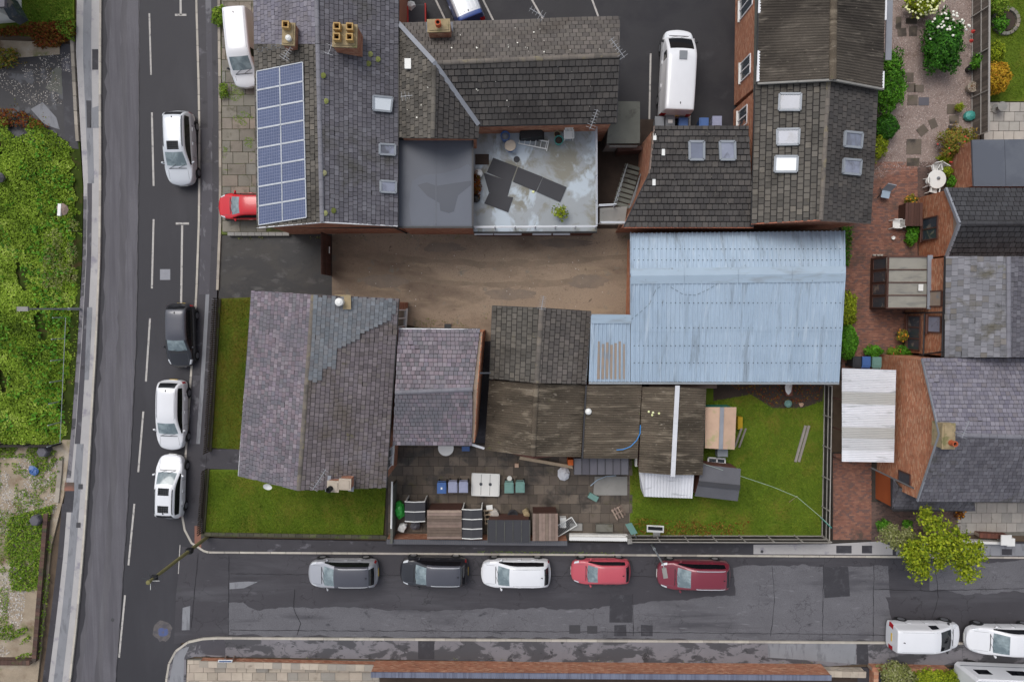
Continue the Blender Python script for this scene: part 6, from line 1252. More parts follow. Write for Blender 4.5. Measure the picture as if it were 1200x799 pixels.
B(lambda q: [q.tube([tp - u * .2 + Vector((dx, dy, 0)) * .1, tp - u * .2 + Vector((dx, dy, 0)) * .5], .012, 4) for dx, dy in ((1, 0), (0, -1))], 'insulators', 'plastic_white', r)
# ================================================================ VEHICLES
from mathutils.bvhtree import BVHTree
def paint(name, c, metal=0.0, rough=.28): return mat(name, [c], .02, 2, rough, metal=metal, coat=.6, coord='object')
paint('paint_car_white', '#d9dadd'); paint('paint_silver', '#a9abb1', .35, .35); paint('paint_black', '#212227'); paint('paint_red', '#c11420'); paint('paint_pink_red', (178, 72, 84), 0, .5)
paint('paint_dark_red', (118, 42, 56), .1); paint('paint_grey', '#4a4b53', .2, .35); paint('paint_pearl', '#c6cacf', .15, .3); paint('paint_van_blue', '#2f4a8a')
mat('car_glass', ['#67757a'], .10, 3, .06, spec=.8, coord='object', patches=[('#8d9b9e', 1.6, .45, .65)]); mat('dark_glass', ['#14161a'], .1, 2, .06, spec=.5, coord='object')  # car_glass: sky reflection and cabin painted into the windscreen colour
mat('tyre', ['#1b1b1c'], .1, 6, .9, coord='object'); mat('rim', ['#9a9ca1'], .1, 6, .35, metal=.7, coord='object'); mat('head_lamp', ['#c8ccd0'], .1, 8, .1, spec=.8, coord='object'); mat('tail_lamp', ['#a31420'], .1, 8, .2, coord='object')
mat('trim_black', ['#232427'], .1, 5, .5, coord='object'); mat('seam', ['#55575c'], .05, 5, .7, coord='object'); mat('plate_white', ['#d8d8d4'], .03, 5, .5, coord='object'); mat('plate_yellow', ['#d4b13a'], .03, 5, .5, coord='object')
STY = {
 'hatch': dict(xb=.255, xt=.455, bp=.60, cp=.80, xr=.90, xe=.965, zc=.66, zn=.50, zw=.60, inr=.66, hoodc=.05, quarter=True),
 'suv': dict(xb=.225, xt=.43, bp=.58, cp=.77, xr=.915, xe=.97, zc=.62, zn=.52, zw=.58, inr=.67, hoodc=.04, quarter=True),
 'estate': dict(xb=.235, xt=.44, bp=.58, cp=.76, xr=.91, xe=.97, zc=.62, zn=.48, zw=.58, inr=.66, hoodc=.04, quarter=True),
 'pickup': dict(xb=.27, xt=.47, bp=.60, cp=.78, xr=.93, xe=.97, zc=.62, zn=.48, zw=.58, inr=.72, hoodc=.04, quarter=False),
 'long_nose_van': dict(xb=.15, xt=.42, bp=.54, cp=.78, xr=.965, xe=.985, zc=.58, zn=.44, zw=.54, inr=.80, hoodc=.05, quarter=False),
 'van': dict(xb=.10, xt=.33, bp=.43, cp=.70, xr=.975, xe=.985, zc=.50, zn=.40, zw=.50, inr=.84, hoodc=.04, quarter=False),
 'small_van': dict(xb=.17, xt=.35, bp=.48, cp=.75, xr=.965, xe=.985, zc=.56, zn=.42, zw=.54, inr=.78, hoodc=.05, quarter=False),
}
def vehicle(name, label, cat, px, py, hpx, vec, L, W, H, style, body, roof=None, rails=None, sunroofs=(), group='parked vehicles', plates=(1, 1), glass='car_glass', aerial_=True, mirrors=True, ribs=0, rearglass=None, lights=True):
    s = STY[style]; hw = W / 2; zb = .24
    van = style in ('van', 'small_van', 'long_nose_van')
    X = lambda f: L * (.5 - f)
    def hood(f, ws, zs, zt, zb_=zb):
        return [(X(f), ws * hw * .8, zb_), (X(f), ws * hw * .98, zb_ + .1), (X(f), ws * hw, .6 * zs), (X(f), ws * hw * .97, zs), (X(f), ws * hw * .91, zs + (zt - zs) * .55), (X(f), ws * hw * .82, zs + (zt - zs) * .75), (X(f), ws * hw * .66, zs + (zt - zs) * .9), (X(f), 0, zt)]
    def cabin(f, ws=1.0, drop=0.0, k=1.0):
        zw = s['zw'] * H; zr = H - drop; i = s['inr']
        return [(X(f), ws * hw * .8, zb), (X(f), ws * hw * .98, zb + .1), (X(f), ws * hw, .6 * zw), (X(f), ws * hw * .985, zw), (X(f), ws * hw * .94, zw + .05), (X(f), ws * hw * (i + .06), zr - .13), (X(f), ws * hw * i * k, zr - .04), (X(f), 0, zr)]
    zc = s['zc'] * H; zn = s['zn'] * H; zw = s['zw'] * H
    st = [hood(0, .58 if not van else .7, zn * .72, zn * .80, .34), hood(.045, .82 if not van else .9, zn * .92, zn, .28), hood(.125, .945, zn + .02, zn + .10), hood((.125 + s['xb']) / 2, .985, zw * .93, (zn + .1 + zc) / 2 + .03), hood(s['xb'] - .01, 1, zw * .98, zc)]
    row = cabin(s['xb'] + .005); row[5] = (row[5][0], hw * .91, zc - .02); row[6] = (row[6][0], hw * .87, zc + .0); row[7] = (row[7][0], 0, zc + .05); row[4] = (row[4][0], hw * .94, zw + .03)
    st[4] = row
    st += [cabin(s['xt'], drop=.03), cabin(s['bp'] - .018), cabin(s['bp'] + .018), cabin(s['cp'] - .015), cabin(s['cp'] + .02, drop=.01), cabin(s['xr'], .965 if not van else .985, .03)]
    if van:
        st += [cabin(s['xe'], .975, .06), cabin(.995, .96, .12)]
    else:
        r_ = cabin(s['xe'], .925); r_[5] = (r_[5][0], hw * .84, zw + .08); r_[6] = (r_[6][0], hw * .78, zw + .10); r_[7] = (r_[7][0], 0, zw + .14); st.append(r_)
        st += [hood(.988, .80, zw * .86, zw * .92, .28), hood(1.0, .60, zw * .70, zw * .78, .34)]
    nb = len(st) - 1; bow = {0: .10, 1: .14, 2: .10, 3: .08, 4: .17, 5: .11, 10: -.05, 11: -.09, nb: -.07} if not van else {0: .08, 1: .10, 2: .08, 4: .14, 5: .08, 11: -.03}
    for i, p in enumerate(st): st[i] = [(x + bow.get(i, 0) * (1 - (y / hw) ** 2), y, z) for x, y, z in p]
    n = len(st); vs = []; cols = 15
    for p in st: vs += [(x, y, z) for x, y, z in p[:7]] + [p[7]] + [(x, -y, z) for x, y, z in reversed(p[:7])]
    bm = bmesh.new(); bv = [bm.verts.new(v) for v in vs]; slots = ['body']; smap = {'body': 0}
    def slot(k):
        if k not in smap: smap[k] = len(slots); slots.append(k)
        return smap[k]
    def cls(i, j):
        side = 'l' if j < 7 else 'r'; jj = j if j < 7 else 13 - j
        if i == 4 and jj == 6: return 'windscreen'
        if jj == 4 and i in ((5,) if van else (5, 7) + ((9,) if s['quarter'] else ())): return 'side_window.%s%d' % (side, i)
        if not van and jj == 4 and i in ((4, 6, 8) if s['quarter'] else (4, 6)): return 'pillar.%s%d' % (side, i)
        if i == 10 and jj == 6 and not van: return 'rear_window'
        if lights and i == 1 and jj in (3, 4): return 'headlight.' + side
        if lights and i == (11 if not van else 11) and jj in (2, 3): return 'tail_light.' + side
        if roof and 5 <= i <= 9 and jj >= 5: return 'roof'
        return 'body'
    for i in range(n - 1):
        for j in range(cols - 1):
            f = bm.faces.new((bv[i * cols + j], bv[i * cols + j + 1], bv[(i + 1) * cols + j + 1], bv[(i + 1) * cols + j])); f.material_index = slot(cls(i, j)); f.smooth = True
        bm.faces.new((bv[i * cols], bv[(i + 1) * cols], bv[(i + 1) * cols + cols - 1], bv[i * cols + cols - 1]))
    for i in (0, n - 1):
        for j in range(7): bm.faces.new((bv[i * cols + j], bv[i * cols + j + 1], bv[i * cols + 13 - j], bv[i * cols + 14 - j])) if j < 6 else bm.faces.new((bv[i * cols + 6], bv[i * cols + 7], bv[i * cols + 8]))
    bmesh.ops.recalc_face_normals(bm, faces=bm.faces); me = bpy.data.meshes.new('cage'); bm.to_mesh(me); bm.free()
    for _ in slots: me.materials.append(None)
    o = bpy.data.objects.new('cage', me); COL.objects.link(o); md = o.modifiers.new('s', 'SUBSURF'); md.levels = 2; md.render_levels = 2
    dg = bpy.context.evaluated_depsgraph_get(); ev = o.evaluated_get(dg); em = ev.to_mesh(); co = np.zeros(len(em.vertices) * 3); em.vertices.foreach_get('co', co); co = co.reshape(-1, 3)
    lo, hi = co.min(0), co.max(0); co[:, 0] = (co[:, 0] - (lo[0] + hi[0]) / 2) * L / (hi[0] - lo[0]); co[:, 1] *= W / (hi[1] - lo[1]); co[:, 2] = zb + (co[:, 2] - lo[2]) * (H - zb) / (hi[2] - lo[2])
    polys = [(p.material_index, tuple(p.vertices)) for p in em.polygons]; ev.to_mesh_clear(); bpy.data.objects.remove(o); bpy.data.meshes.remove(me)
    bvh = BVHTree.FromPolygons([tuple(c) for c in co], [p[1] for p in polys])
    def topz(x, y):
        h = bvh.ray_cast(Vector((x, y, 10)), Vector((0, 0, -1))); return h[0].z if h[0] else H
    root = thing(name, label, cat, (0, 0, 0), group=group)
    mm = {'windscreen': glass, 'rear_window': rearglass or 'dark_glass', 'side_window': 'dark_glass', 'headlight': 'head_lamp', 'tail_light': 'tail_lamp', 'roof': roof, 'pillar': 'dark_glass'}
    for k, key in enumerate(slots):
        fs = [p[1] for p in polys if p[0] == k]; used = sorted({v for f in fs for v in f}); ix = {v: i for i, v in enumerate(used)}; nm = key.split('.')[0]
        m2 = bpy.data.meshes.new(nm); m2.from_pydata([tuple(co[v]) for v in used], [], [tuple(ix[v] for v in f) for f in fs]); m2.polygons.foreach_set('use_smooth', [True] * len(fs)); m2.materials.append(MATS[mm.get(nm, body)]); m2.update()
        q = bpy.data.objects.new(nm, m2); COL.objects.link(q); q.parent = root
    def on(x, y, d=.01): return Vector((x, y, topz(x, y) + d))
    def part(nm, m, fn, par=root, sm=False):
        q = MB(); fn(q); return q.build(nm, m, par, smooth=sm)
    r = .31 if not van else .34
    for fx in (.185, .81 if not van else .80):
        for sy in (1, -1):
            Rm = Matrix.Rotation(math.pi / 2, 3, 'X'); y = sy * (hw - .09)
            wme = part('wheel', 'tyre', lambda q: q.lathe((X(fx), y, r), [(r * .6, -.11), (r * .96, -.11), (r, -.07), (r, .07), (r * .96, .11), (r * .6, .11)], 18, R=Rm))
            part('rim', 'rim', lambda q: q.lathe((X(fx), y, r), [(r * .62, -.115), (r * .62, .115)], 14, R=Rm), wme)
            part('wheel_arch', 'trim_black', lambda q: q.lathe((X(fx), sy * (hw - .12), r + .02), [(r * 1.18, -.11), (r * 1.18, .11)], 18, R=Rm))
    if mirrors:
        for sy in (1, -1): part('mirror', body if not van else 'trim_black', lambda q: (q.lathe((X(s['xb'] + .07), sy * (hw + .05), zw + .08), [(.02, -.07), (.075, -.05), (.08, .03), (.02, .07)], 10, sx=.8, sy=1.1), q.bar((X(s['xb'] + .055), sy * (hw - .06), zw + .04), (X(s['xb'] + .06), sy * (hw + .05), zw + .06), .05, .05)), sm=True)
    yb = hw * .60; xa = X(s['xb'] - .012)
    [part('bonnet_seam', 'seam', lambda q: q.tube([on(X(f), sy * hw * .66, .001) for f in [.08 + (s['xb'] - .11) * t / 6 for t in range(7)]], .008, 4)) for sy in (1, -1)]
    part('cowl', 'trim_black', lambda q: q.tube([on(xa, -yb + 2 * yb * t / 8, .002) for t in range(9)], .025, 4))
    [part('wiper', 'trim_black', lambda q: q.tube([on(xa, y0, .02), on(X(s['xb'] + .03), y0 + .45, .025)], .012, 4)) for y0 in (-.5, .05)]
    if not van: part('tailgate_seam', 'seam', lambda q: q.tube([on(X(s['xr'] + .004), -hw * .6 + hw * 1.2 * t / 8, .001) for t in range(9)], .010, 4))
    fa, fb = s['xt'] + .03, s['xr'] - .03
    if rails:
        for sy in (1, -1): part('roof_rail', rails, lambda q: q.tube([on(X(fa + .02), sy * hw * (s['inr'] - .03), .0)] + [on(X(fa + .04 + (fb - fa - .07) * t / 6), sy * hw * (s['inr'] - .03), .035) for t in range(7)] + [on(X(fb), sy * hw * (s['inr'] - .03), .0)], .022, 6))
    for f0, f1 in sunroofs: part('sunroof', 'dark_glass', lambda q: [q.slab([on(X(f), y, .012) for f, y in ((fa_, ya_), (fa_, ya_ + hw * .13), (fa_ + (f1 - f0) / 4, ya_ + hw * .13), (fa_ + (f1 - f0) / 4, ya_))], .02, down=Vector((0, 0, -1))) for fa_ in [f0 + (f1 - f0) * t / 4 for t in range(4)] for ya_ in [hw * (-.39 + .13 * t) for t in range(6)]], sm=True)
    if ribs: part('roof_rib', body, lambda q: [q.bar(on(X(s['xt'] + .06), y, .0), on(X(.96), y, .0), .05, .02) for y in [-hw * .62 + hw * 1.24 * t / (ribs - 1) for t in range(ribs)]], )
    else: [part('roof_seam', 'seam', lambda q: q.tube([on(X(fa + (fb - fa) * t / 8), sy * hw * (s['inr'] - .09), .001) for t in range(9)], .006, 4)) for sy in (1, -1)]
    if aerial_: part('roof_aerial', 'trim_black', lambda q: q.lathe(on(X(s['xr'] - .05), 0, 0), [(.05, 0), (.035, .03), (.01, .09)], 8, sx=1.6, sy=.6))
    def endx(sg, z):
        h = bvh.ray_cast(Vector((sg * 9, .1, z)), Vector((-sg, 0, 0))); return h[0].x if h[0] else sg * L / 2
    if plates[0]: part('number_plate', 'plate_white', lambda q: q.box((endx(1, .44) + .01, 0, .44), (.02, .52, .11)))
    if plates[1]: part('number_plate', 'plate_yellow', lambda q: q.box((endx(-1, .95 if van else .5) - .012, 0, .95 if van else .5), (.02, .52, .11)))
    [part('door_handle', body, lambda q: q.box((X(f), sy * (hw * .985 + .01), zw - .06), (.2, .03, .03))) for f in (s['bp'] - .03, s['cp'] - .03) for sy in (1, -1)]
    [part('door_seam', 'seam', lambda q: q.bar((X(f), sy * (hw + .002), .4), (X(f), sy * (hw * .99 + .002), zw), .012, .012)) for f in (s['xt'] - .06, s['bp'], s['cp'] + .02) for sy in (1, -1)]
    c = P(px, py, hpx); root.location = (c.x, c.y, .005); root.rotation_euler = (0, 0, math.atan2(-vec[1], vec[0]))
    return root
G1 = 'vehicles parked along the main road'; G2 = 'vehicles parked along the side road'; G3 = 'vehicles on the flagged forecourt'; G4 = 'vehicles in the car park'
v = vehicle('parked_van', 'white small van parked on the flagstones beside the solar roofed house', 'van', 284, 58, 1.0, (7, 85), 4.5, 1.72, 1.85, 'small_van', 'paint_car_white', group=G3, ribs=0); v.location.z = .13
vehicle('parked_car', 'pale silver off-roader with roof rails and dark sunroof at the top of the main road', 'car', 211, 174, .75, (1.5, 86), 4.6, 1.82, 1.75, 'suv', 'paint_pearl', rails='trim_black', sunroofs=((.44, .55),), group=G1)
v = vehicle('parked_car', 'bright red hatchback nosing out on the flagstones beside the low wall', 'car', 291, 242.5, .7, (-80, 0), 3.7, 1.65, 1.5, 'hatch', 'paint_red', group=G3); v.location.z = .13
vehicle('parked_car', 'black hatchback with red tail lights parked on the main road', 'car', 211.5, 393, .7, (-1, 76), 4.1, 1.75, 1.5, 'hatch', 'paint_black', roof='paint_grey', group=G1)
vehicle('parked_car', 'white car with dark side glass between the black hatchback and the sunroof estate', 'car', 201.5, 486, .7, (-3, 84), 4.5, 1.8, 1.6, 'suv', 'paint_car_white', rails='paint_car_white', group=G1)
vehicle('parked_car', 'white people carrier with two dark sunroofs facing up the main road', 'car', 199.5, 570, .7, (4, -76), 4.15, 1.75, 1.6, 'estate', 'paint_car_white', rails='trim_black', sunroofs=((.47, .58), (.74, .85)), group=G1)
vehicle('parked_car', 'silver car with dark grey roof and bright roof rails, leftmost on the side road', 'car', 402, 671.5, .75, (-84, 0), 4.5, 1.82, 1.65, 'suv', 'paint_silver', roof='paint_grey', rails='alu', group=G2)
vehicle('parked_car', 'black car with bright roof rails between the silver and white cars', 'car', 508.5, 670, .75, (-84, -1), 4.4, 1.82, 1.65, 'suv', 'paint_black', roof='paint_grey', rails='alu', group=G2)
vehicle('parked_car', 'white car facing left on the side road between black and pinkish red cars', 'car', 604.5, 671.5, .75, (-84, 0), 4.5, 1.82, 1.6, 'suv', 'paint_car_white', rails='paint_car_white', group=G2)
vehicle('parked_car', 'faded pinkish red small hatchback on the side road', 'car', 704, 669.5, .7, (-72, 0), 3.85, 1.62, 1.42, 'hatch', 'paint_pink_red', group=G2)
vehicle('parked_car', 'dark red estate car with silver roof rails under the street lamp head', 'car', 813, 673.5, .75, (-87, -1), 4.7, 1.85, 1.7, 'estate', 'paint_dark_red', rails='alu', group=G2)
vv = vehicle('parked_van', 'large white panel van with dark roof vent in the car park', 'van', 794, 84, 1.15, (4, -98), 5.3, 2.0, 2.35, 'van', 'paint_car_white', ribs=7, group=G4, glass='dark_glass')
def van_vent(v, x, y, z, sx, sy, m): q = MB(); q.box((x, y, z), (sx, sy, .08)); o = q.build('roof_vent', m); o.parent = v
van_vent(vv, .55, -.02, 2.36, .5, .46, 'plastic_grey'); vv.location.z = .035
vehicle('parked_van', 'white car-derived van with yellow rear plate at the bottom right', 'van', 1086, 746, .9, (90, 1), 4.6, 1.8, 1.75, 'long_nose_van', 'paint_car_white', group=G2, glass='dark_glass')
vehicle('parked_van', 'white van with ribbed roof cut by the right edge, facing the car-derived van', 'van', 1179, 750.5, .9, (-90, -1), 4.9, 1.85, 1.75, 'pickup', 'paint_car_white', ribs=8, group=G2)
vv = vehicle('parked_van', 'blue sided van with white ribbed roof in the car park bays', 'van', 536, -16, 1.0, (-36, -92), 4.8, 1.85, 1.95, 'small_van', 'paint_van_blue', roof='paint_pearl', ribs=0, group=G4); vv.location.z = .035
def rib2(q): [q.bar((1.0, y, 1.965), (-2.0, y, 1.965), .04, .02) for y in (-.5, -.25, 0, .25, .5)]
q = MB(); rib2(q); o = q.build('roof_rib', 'paint_pearl'); o.parent = vv
# motorhome: box body, cab over, hatches
mh = thing('motorhome', 'white motorhome with roof hatches cut off by the bottom right corner', 'motorhome', (0, 0, 0), group='vehicles on the front yards')
def mpart(nm, m, fn): q = MB(); fn(q); o = q.build(nm, m); o.parent = mh; return o
def rbox(q, x0, x1, hw, z0, z1, r): q.prism([(x0, -hw + r), (x0 + r, -hw), (x1 - r, -hw), (x1, -hw + r), (x1, hw - r), (x1 - r, hw), (x0 + r, hw), (x0, hw - r)], z0, z1)
mpart('body', 'paint_car_white', lambda q: (rbox(q, -2.9, 2.2, 1.1, .4, 2.5, .18), rbox(q, -2.82, 2.12, 1.02, 2.501, 2.56, .2))); mpart('cab', 'paint_car_white', lambda q: rbox(q, 2.2, 3.4, .95, .4, 1.3, .3)); mpart('windscreen', 'dark_glass', lambda q: q.slab([Vector(p) for p in ((2.9, -.85, 1.32), (2.9, .85, 1.32), (2.23, .85, 2.1), (2.23, -.85, 2.1))], .03, down=Vector((-.6, 0, -.8))))
for x, y, sx, sy in ((-1.0, .25, .62, .36), (1.0, .15, .45, .35), (.5, -.5, .4, .4)): mpart('roof_hatch', 'plastic_grey', lambda q: q.box((x, y, 2.59), (sx, sy, .08)))
mpart('roof_strip', 'galv', lambda q: (q.bar((-2.8, .95, 2.57), (2.1, .95, 2.57), .04, .03), q.bar((.1, .9, 2.58), (-.1, -.9, 2.58), .05, .03)))
for x in (-1.7, 2.4):
    for y in (-.95, .95): mpart('wheel', 'tyre', lambda q: q.lathe((x, y, .34), [(.2, -.12), (.34, -.1), (.34, .1), (.2, .12)], 16, R=Matrix.Rotation(math.pi / 2, 3, 'X')))
for x_, w_ in ((-1.9, .9), (.3, 1.1), (1.4, .6)): mpart('side_window', 'dark_glass', lambda q: q.box((x_, 1.1, 1.65), (w_, .03, .55)))
mpart('side_stripe', 'plastic_grey', lambda q: q.box((-.35, 1.102, .9), (5.0, .012, .08)))
c = P(1168, 795, .4); mh.location = (c.x, c.y, .08); mh.rotation_euler = (0, 0, -.04)
# ================================================================ YARD AND GARDEN OBJECTS
def local(name, label, cat, px, py, h=0.0, rz=0.0, group=None, z=None):
    c = P(px, py, h); return thing(name, label, cat, (c.x, c.y, h if z is None else z), rz, group)
def lp(root, nm, m, fn, par=None):
    q = MB(); fn(q); o = q.build(nm, m); o.parent = par or root; return o
def wheelie_bin(label, px, py, m, rz=0.0, z0=.09, group='wheelie bins', h=1.05):
    r = local('wheelie_bin', label, 'wheelie bin', px, py, z0 + h, rz, group, z=z0)
    def body(q):
        vs = [(a * w_, b * d_, z) for z, w_, d_ in ((.06, .2, .22), (h - .08, .27, .33)) for a, b in ((-1, -1), (1, -1), (1, 1), (-1, 1))]
        q.add(vs, [(3, 2, 1, 0), (4, 5, 6, 7), (0, 1, 5, 4), (1, 2, 6, 5), (2, 3, 7, 6), (3, 0, 4, 7)])
    lp(r, 'body', m, body)
    l_ = lp(r, 'lid', m, lambda q: (q.prism([(-.29, -.34), (.29, -.34), (.29, .30), (.22, .36), (-.22, .36), (-.29, .30)], h - .08, h - .02), q.prism([(-.22, -.26), (.22, -.26), (.22, .24), (-.22, .24)], h - .02, h + .02)))
    lp(r, 'handle', m, lambda q: q.tube([(-.24, .36, h - .08), (-.24, .43, h - .06), (.24, .43, h - .06), (.24, .36, h - .08)], .02, 6))
    for s in (-1, 1): lp(r, 'wheel', 'tyre', lambda q: q.lathe((s * .25, .26, .1), [(.1, -.03), (.1, .03)], 12, R=Matrix.Rotation(math.pi / 2, 3, 'Y')))
    return r, l_
r, l_ = wheelie_bin('blue wheelie bin with white emblem on its lid beside the two lilac bins', 517.5, 572, 'plastic_blue'); lp(r, 'lid_emblem', 'plastic_white', lambda q: q.box((0, 0, 1.075), (.1, .13, .012)), l_)
wheelie_bin('lilac grey wheelie bin next to the blue one', 530.5, 571, 'plastic_lilac'); wheelie_bin('lilac grey wheelie bin beside the white door panel', 543, 571, 'plastic_lilac')
wheelie_bin('pale green wheelie bin with white pot behind it', 596.5, 571.5, 'plastic_green'); wheelie_bin('pale green wheelie bin with dark mark, rightmost in the back yard', 609.5, 571, 'plastic_green')
wheelie_bin('blue wheelie bin beside the sheeted lean-to', 1015, 424, 'plastic_blue', math.pi); wheelie_bin('dark green wheelie bin right of the blue one by the lean-to', 1028, 424.5, 'plastic_green', math.pi, h=1.0); wheelie_bin('black wheelie bin left of the blue one by the lean-to', 1005, 424, 'plastic_dark', math.pi)
for k, (x, m, lab) in enumerate(((773, 'plastic_grey', 'grey wheelie bin at the west corner behind the splayed building'), (785.5, 'plastic_grey', 'grey wheelie bin with white label behind the splayed building'), (801, 'plastic_blue', 'dark blue wheelie bin below the large white van'), (825, 'plastic_blue', 'blue wheelie bin right of the bay line behind the splayed building'), (840.5, 'plastic_lilac', 'lilac wheelie bin, last in the row behind the splayed building'))):
    r, l_ = wheelie_bin(lab, x, (143, 141.5, 144.5, 144.5, 142.5)[k], m, math.pi, z0=.04)
    if k == 1: lp(r, 'lid_label', 'plastic_white', lambda q: q.box((0, .05, 1.08), (.28, .2, .01)), l_)
def plastic_chair(label, px, py, rz, z0, m='plastic_white', group='white plastic chairs'):
    r = local('plastic_chair', label, 'chair', px, py, z0 + .45, rz, group, z=z0)
    lp(r, 'seat', m, lambda q: q.prism([(-.22, -.24), (.22, -.24), (.25, .2), (-.25, .2)], .41, .44))
    lp(r, 'backrest', m, lambda q: [q.bar((-.2 + .08 * k, .2, .44), (-.21 + .084 * k, .3, .84), .045, .02) for k in range(6)] + [q.bar((-.25, .3, .85), (.25, .3, .85), .04, .08)])
    for s in (-1, 1):
        lp(r, 'armrest', m, lambda q: (q.bar((s * .27, -.24, .64), (s * .27, .24, .66), .06, .025), q.bar((s * .27, -.24, .64), (s * .25, -.24, .42), .05, .03)))
        for y in (-.22, .2): lp(r, 'leg', m, lambda q: q.bar((s * .24, y, .41), (s * .27, y * 1.15, 0), .045, .045))
    return r
plastic_chair('white plastic armchair on the roof terrace under the brick wall', 666.5, 158, 0.05, TZ); plastic_chair('white plastic armchair standing alone on the brick patio', 1051, 262.5, -math.pi / 2, .1)
def round_table(name, label, cat, px, py, z0, R_, h, m='plastic_white', hub=True):
    r = local(name, label, cat, px, py, z0 + h, z=z0); lp(r, 'tabletop', m, lambda q: q.lathe((0, 0, h - .03), [(R_ - .02, 0), (R_, .01), (R_, .03), (R_ - .03, .035), (.03, .03)], 24))
    lp(r, 'pedestal', m, lambda q: q.lathe((0, 0, 0), [(R_ * .5, 0), (R_ * .45, .03), (.05, .08), (.05, h - .03)], 14))
    if hub: lp(r, 'parasol_hub', 'plastic_grey', lambda q: q.lathe((.08, .05, h), [(.1, 0), (.11, .05), (.03, .14)], 10))
    return r
round_table('patio_table', 'round white patio table with grey hub ringed by white chairs', 'table', 1098, 210, .1, .58, .73)
for x, y, rz, lab in ((1096.5, 197, .2, 'white patio chair above the round patio table'), (1091, 213.5, 1.6, 'white patio chair left of the round patio table'), (1094, 222, 3.0, 'white patio chair below the round patio table'), (1102, 199, -.5, 'white patio chair at the upper right of the patio table')): plastic_chair(lab, x, y, rz, .1)
round_table('yard_table', 'round white table half under the eaves of the slate outrigger', 'table', 522.5, 525, .09, .5, .7, hub=False)
dr = local('lidded_drum', 'blue drum with round white lid on the roof terrace', 'drum', 598, 170.5, TZ + .6, z=TZ); lp(dr, 'drum', 'plastic_blue', lambda q: q.lathe((0, 0, 0), [(.27, 0), (.29, .3), (.27, .55)], 16)); lp(dr, 'lid', 'flag_cream', lambda q: q.lathe((0, 0, .55), [(.33, 0), (.34, .03), (.32, .06), (.05, .07)], 20))
for x, y, R_, h, m, nm, lab, cat in ((592, 159, .28, .8, 'plastic_blue', 'water_barrel', 'open blue barrel beside the lidded drum', 'barrel'), (655, 164, .27, .5, 'teal', 'planter_tub', 'teal round tub left of the terrace armchair', 'tub'), (653, 157, .2, .4, 'flaunching', 'flower_pot', 'pale sack behind the teal tub', 'pot')):
    t = local(nm, lab, cat, x, y, TZ + h, z=TZ); lp(t, 'tub', m, lambda q: q.lathe((0, 0, 0), [(R_ * .8, 0), (R_, h), (R_ * .88, h), (R_ * .8, h * .8), (.02, h * .78)], 16)); lp(t, 'contents', 'soil_dark' if m != 'plastic_blue' else 'plastic_grey', lambda q: q.lathe((0, 0, h * .8), [(R_ * .8, 0), (R_ * .4, .04), (.02, .05)], 12))
tag(B(lambda q: q.lathe(P(605.5, 187, TZ), [(.18, 0), (.19, .01), (.17, .015), (.02, .016)], 18), 'drain_cover', 'felt_black'), 'dark round cover on the terrace floor below the lidded drum', 'cover'); tag(B(lambda q: q.lathe(P(625, 225, TZ), [(.07, 0), (.08, .03), (.05, .06)], 10), 'ball', 'flower_cream'), 'small pale ball lying beside the rubber mats', 'ball')
bb = local('covered_bench', 'bench under a crumpled black cover against the terrace wall', 'bench', 623, 157, TZ + .5, 0, z=TZ); lp(bb, 'cover', 'plastic_black', lambda q: [q.prism([(-.75 + .03 * k + random.uniform(0, .05), -.3), (.75 - .03 * k, -.32 + .04 * k), (.76 - .05 * k, .28), (-.7, .3 - .05 * k)], .12 * k, .12 * (k + 1)) for k in range(5)])
ld = local('ladder', 'white aluminium ladder lying on the terrace beside the black cover', 'ladder', 624.5, 167, TZ + .15, -.20, z=TZ)
for s in (-1, 1): lp(ld, 'stile', 'plastic_white', lambda q: q.bar((-.85, s * .22, .12), (.88, s * .22, .12), .06, .09))
for k in range(6): lp(ld, 'rung', 'plastic_white', lambda q: q.bar((-.8 + .32 * k, -.22, .12), (-.8 + .32 * k, .22, .12), .04, .03))
lp(ld, 'foot_bar', 'plastic_white', lambda q: q.bar((.9, -.33, .1), (.9, .33, .1), .06, .06))
for k, (pts, lab) in enumerate((([(578, 185), (606, 195.5), (599, 214), (570.5, 202)], 'black rubber mat at the top of the L-shaped row'), ([(566.5, 202.5), (599.5, 213.5), (594, 233), (573, 226)], 'black rubber mat beneath the top one, left of the row'), ([(573, 226.5), (601.5, 231.5), (595.5, 249), (567.5, 238.5)], 'black rubber mat at the lower end of the L'), ([(607, 196), (636, 207.5), (628, 224.5), (601, 213)], 'black rubber mat in the middle of the diagonal row'), ([(636.5, 208), (664, 219.5), (656.5, 237), (629, 225)], 'black rubber mat at the right end of the diagonal row'))):
    q3 = PL(pts, TZ + .03); q3 = q3 if newell(q3).z > 0 else q3[::-1]; q3 = [p + Vector((0, 0, .006 * k)) for p in q3]; tag(B(lambda q: q.slab(q3, .02), 'rubber_mat', 'felt_black'), lab, 'mat', 'rubber mats on the terrace')
for x, y, m, lab in ((558, 233, 'plastic_black', 'black bin bag against the flat roofed block'), (561, 204, 'plastic_white', 'white carrier by the edge of the terrace')): tag(B(lambda q: q.lathe(P(x, y, TZ), [(.1, 0), (.26, .1), (.24, .3), (.08, .45)], 9), 'bag', m), lab, 'bag')
tag(B(lambda q: q.box(P(565, 187, TZ + .01), (.82, .62, .03)), 'door_mat', 'soil_dark'), 'brown doormat in front of the terrace door', 'mat')
ff = local('dry_fern', 'dried brown plants along the flat roofed block wall', 'plant', 559, 215, TZ + .3, z=TZ); p, d = blob_pts(P(559, 216, TZ + .3), (.25, .8, .3), 420); leaf_cloud('foliage', 'leaf_rust', p, d, .22, ff, asp=.25)
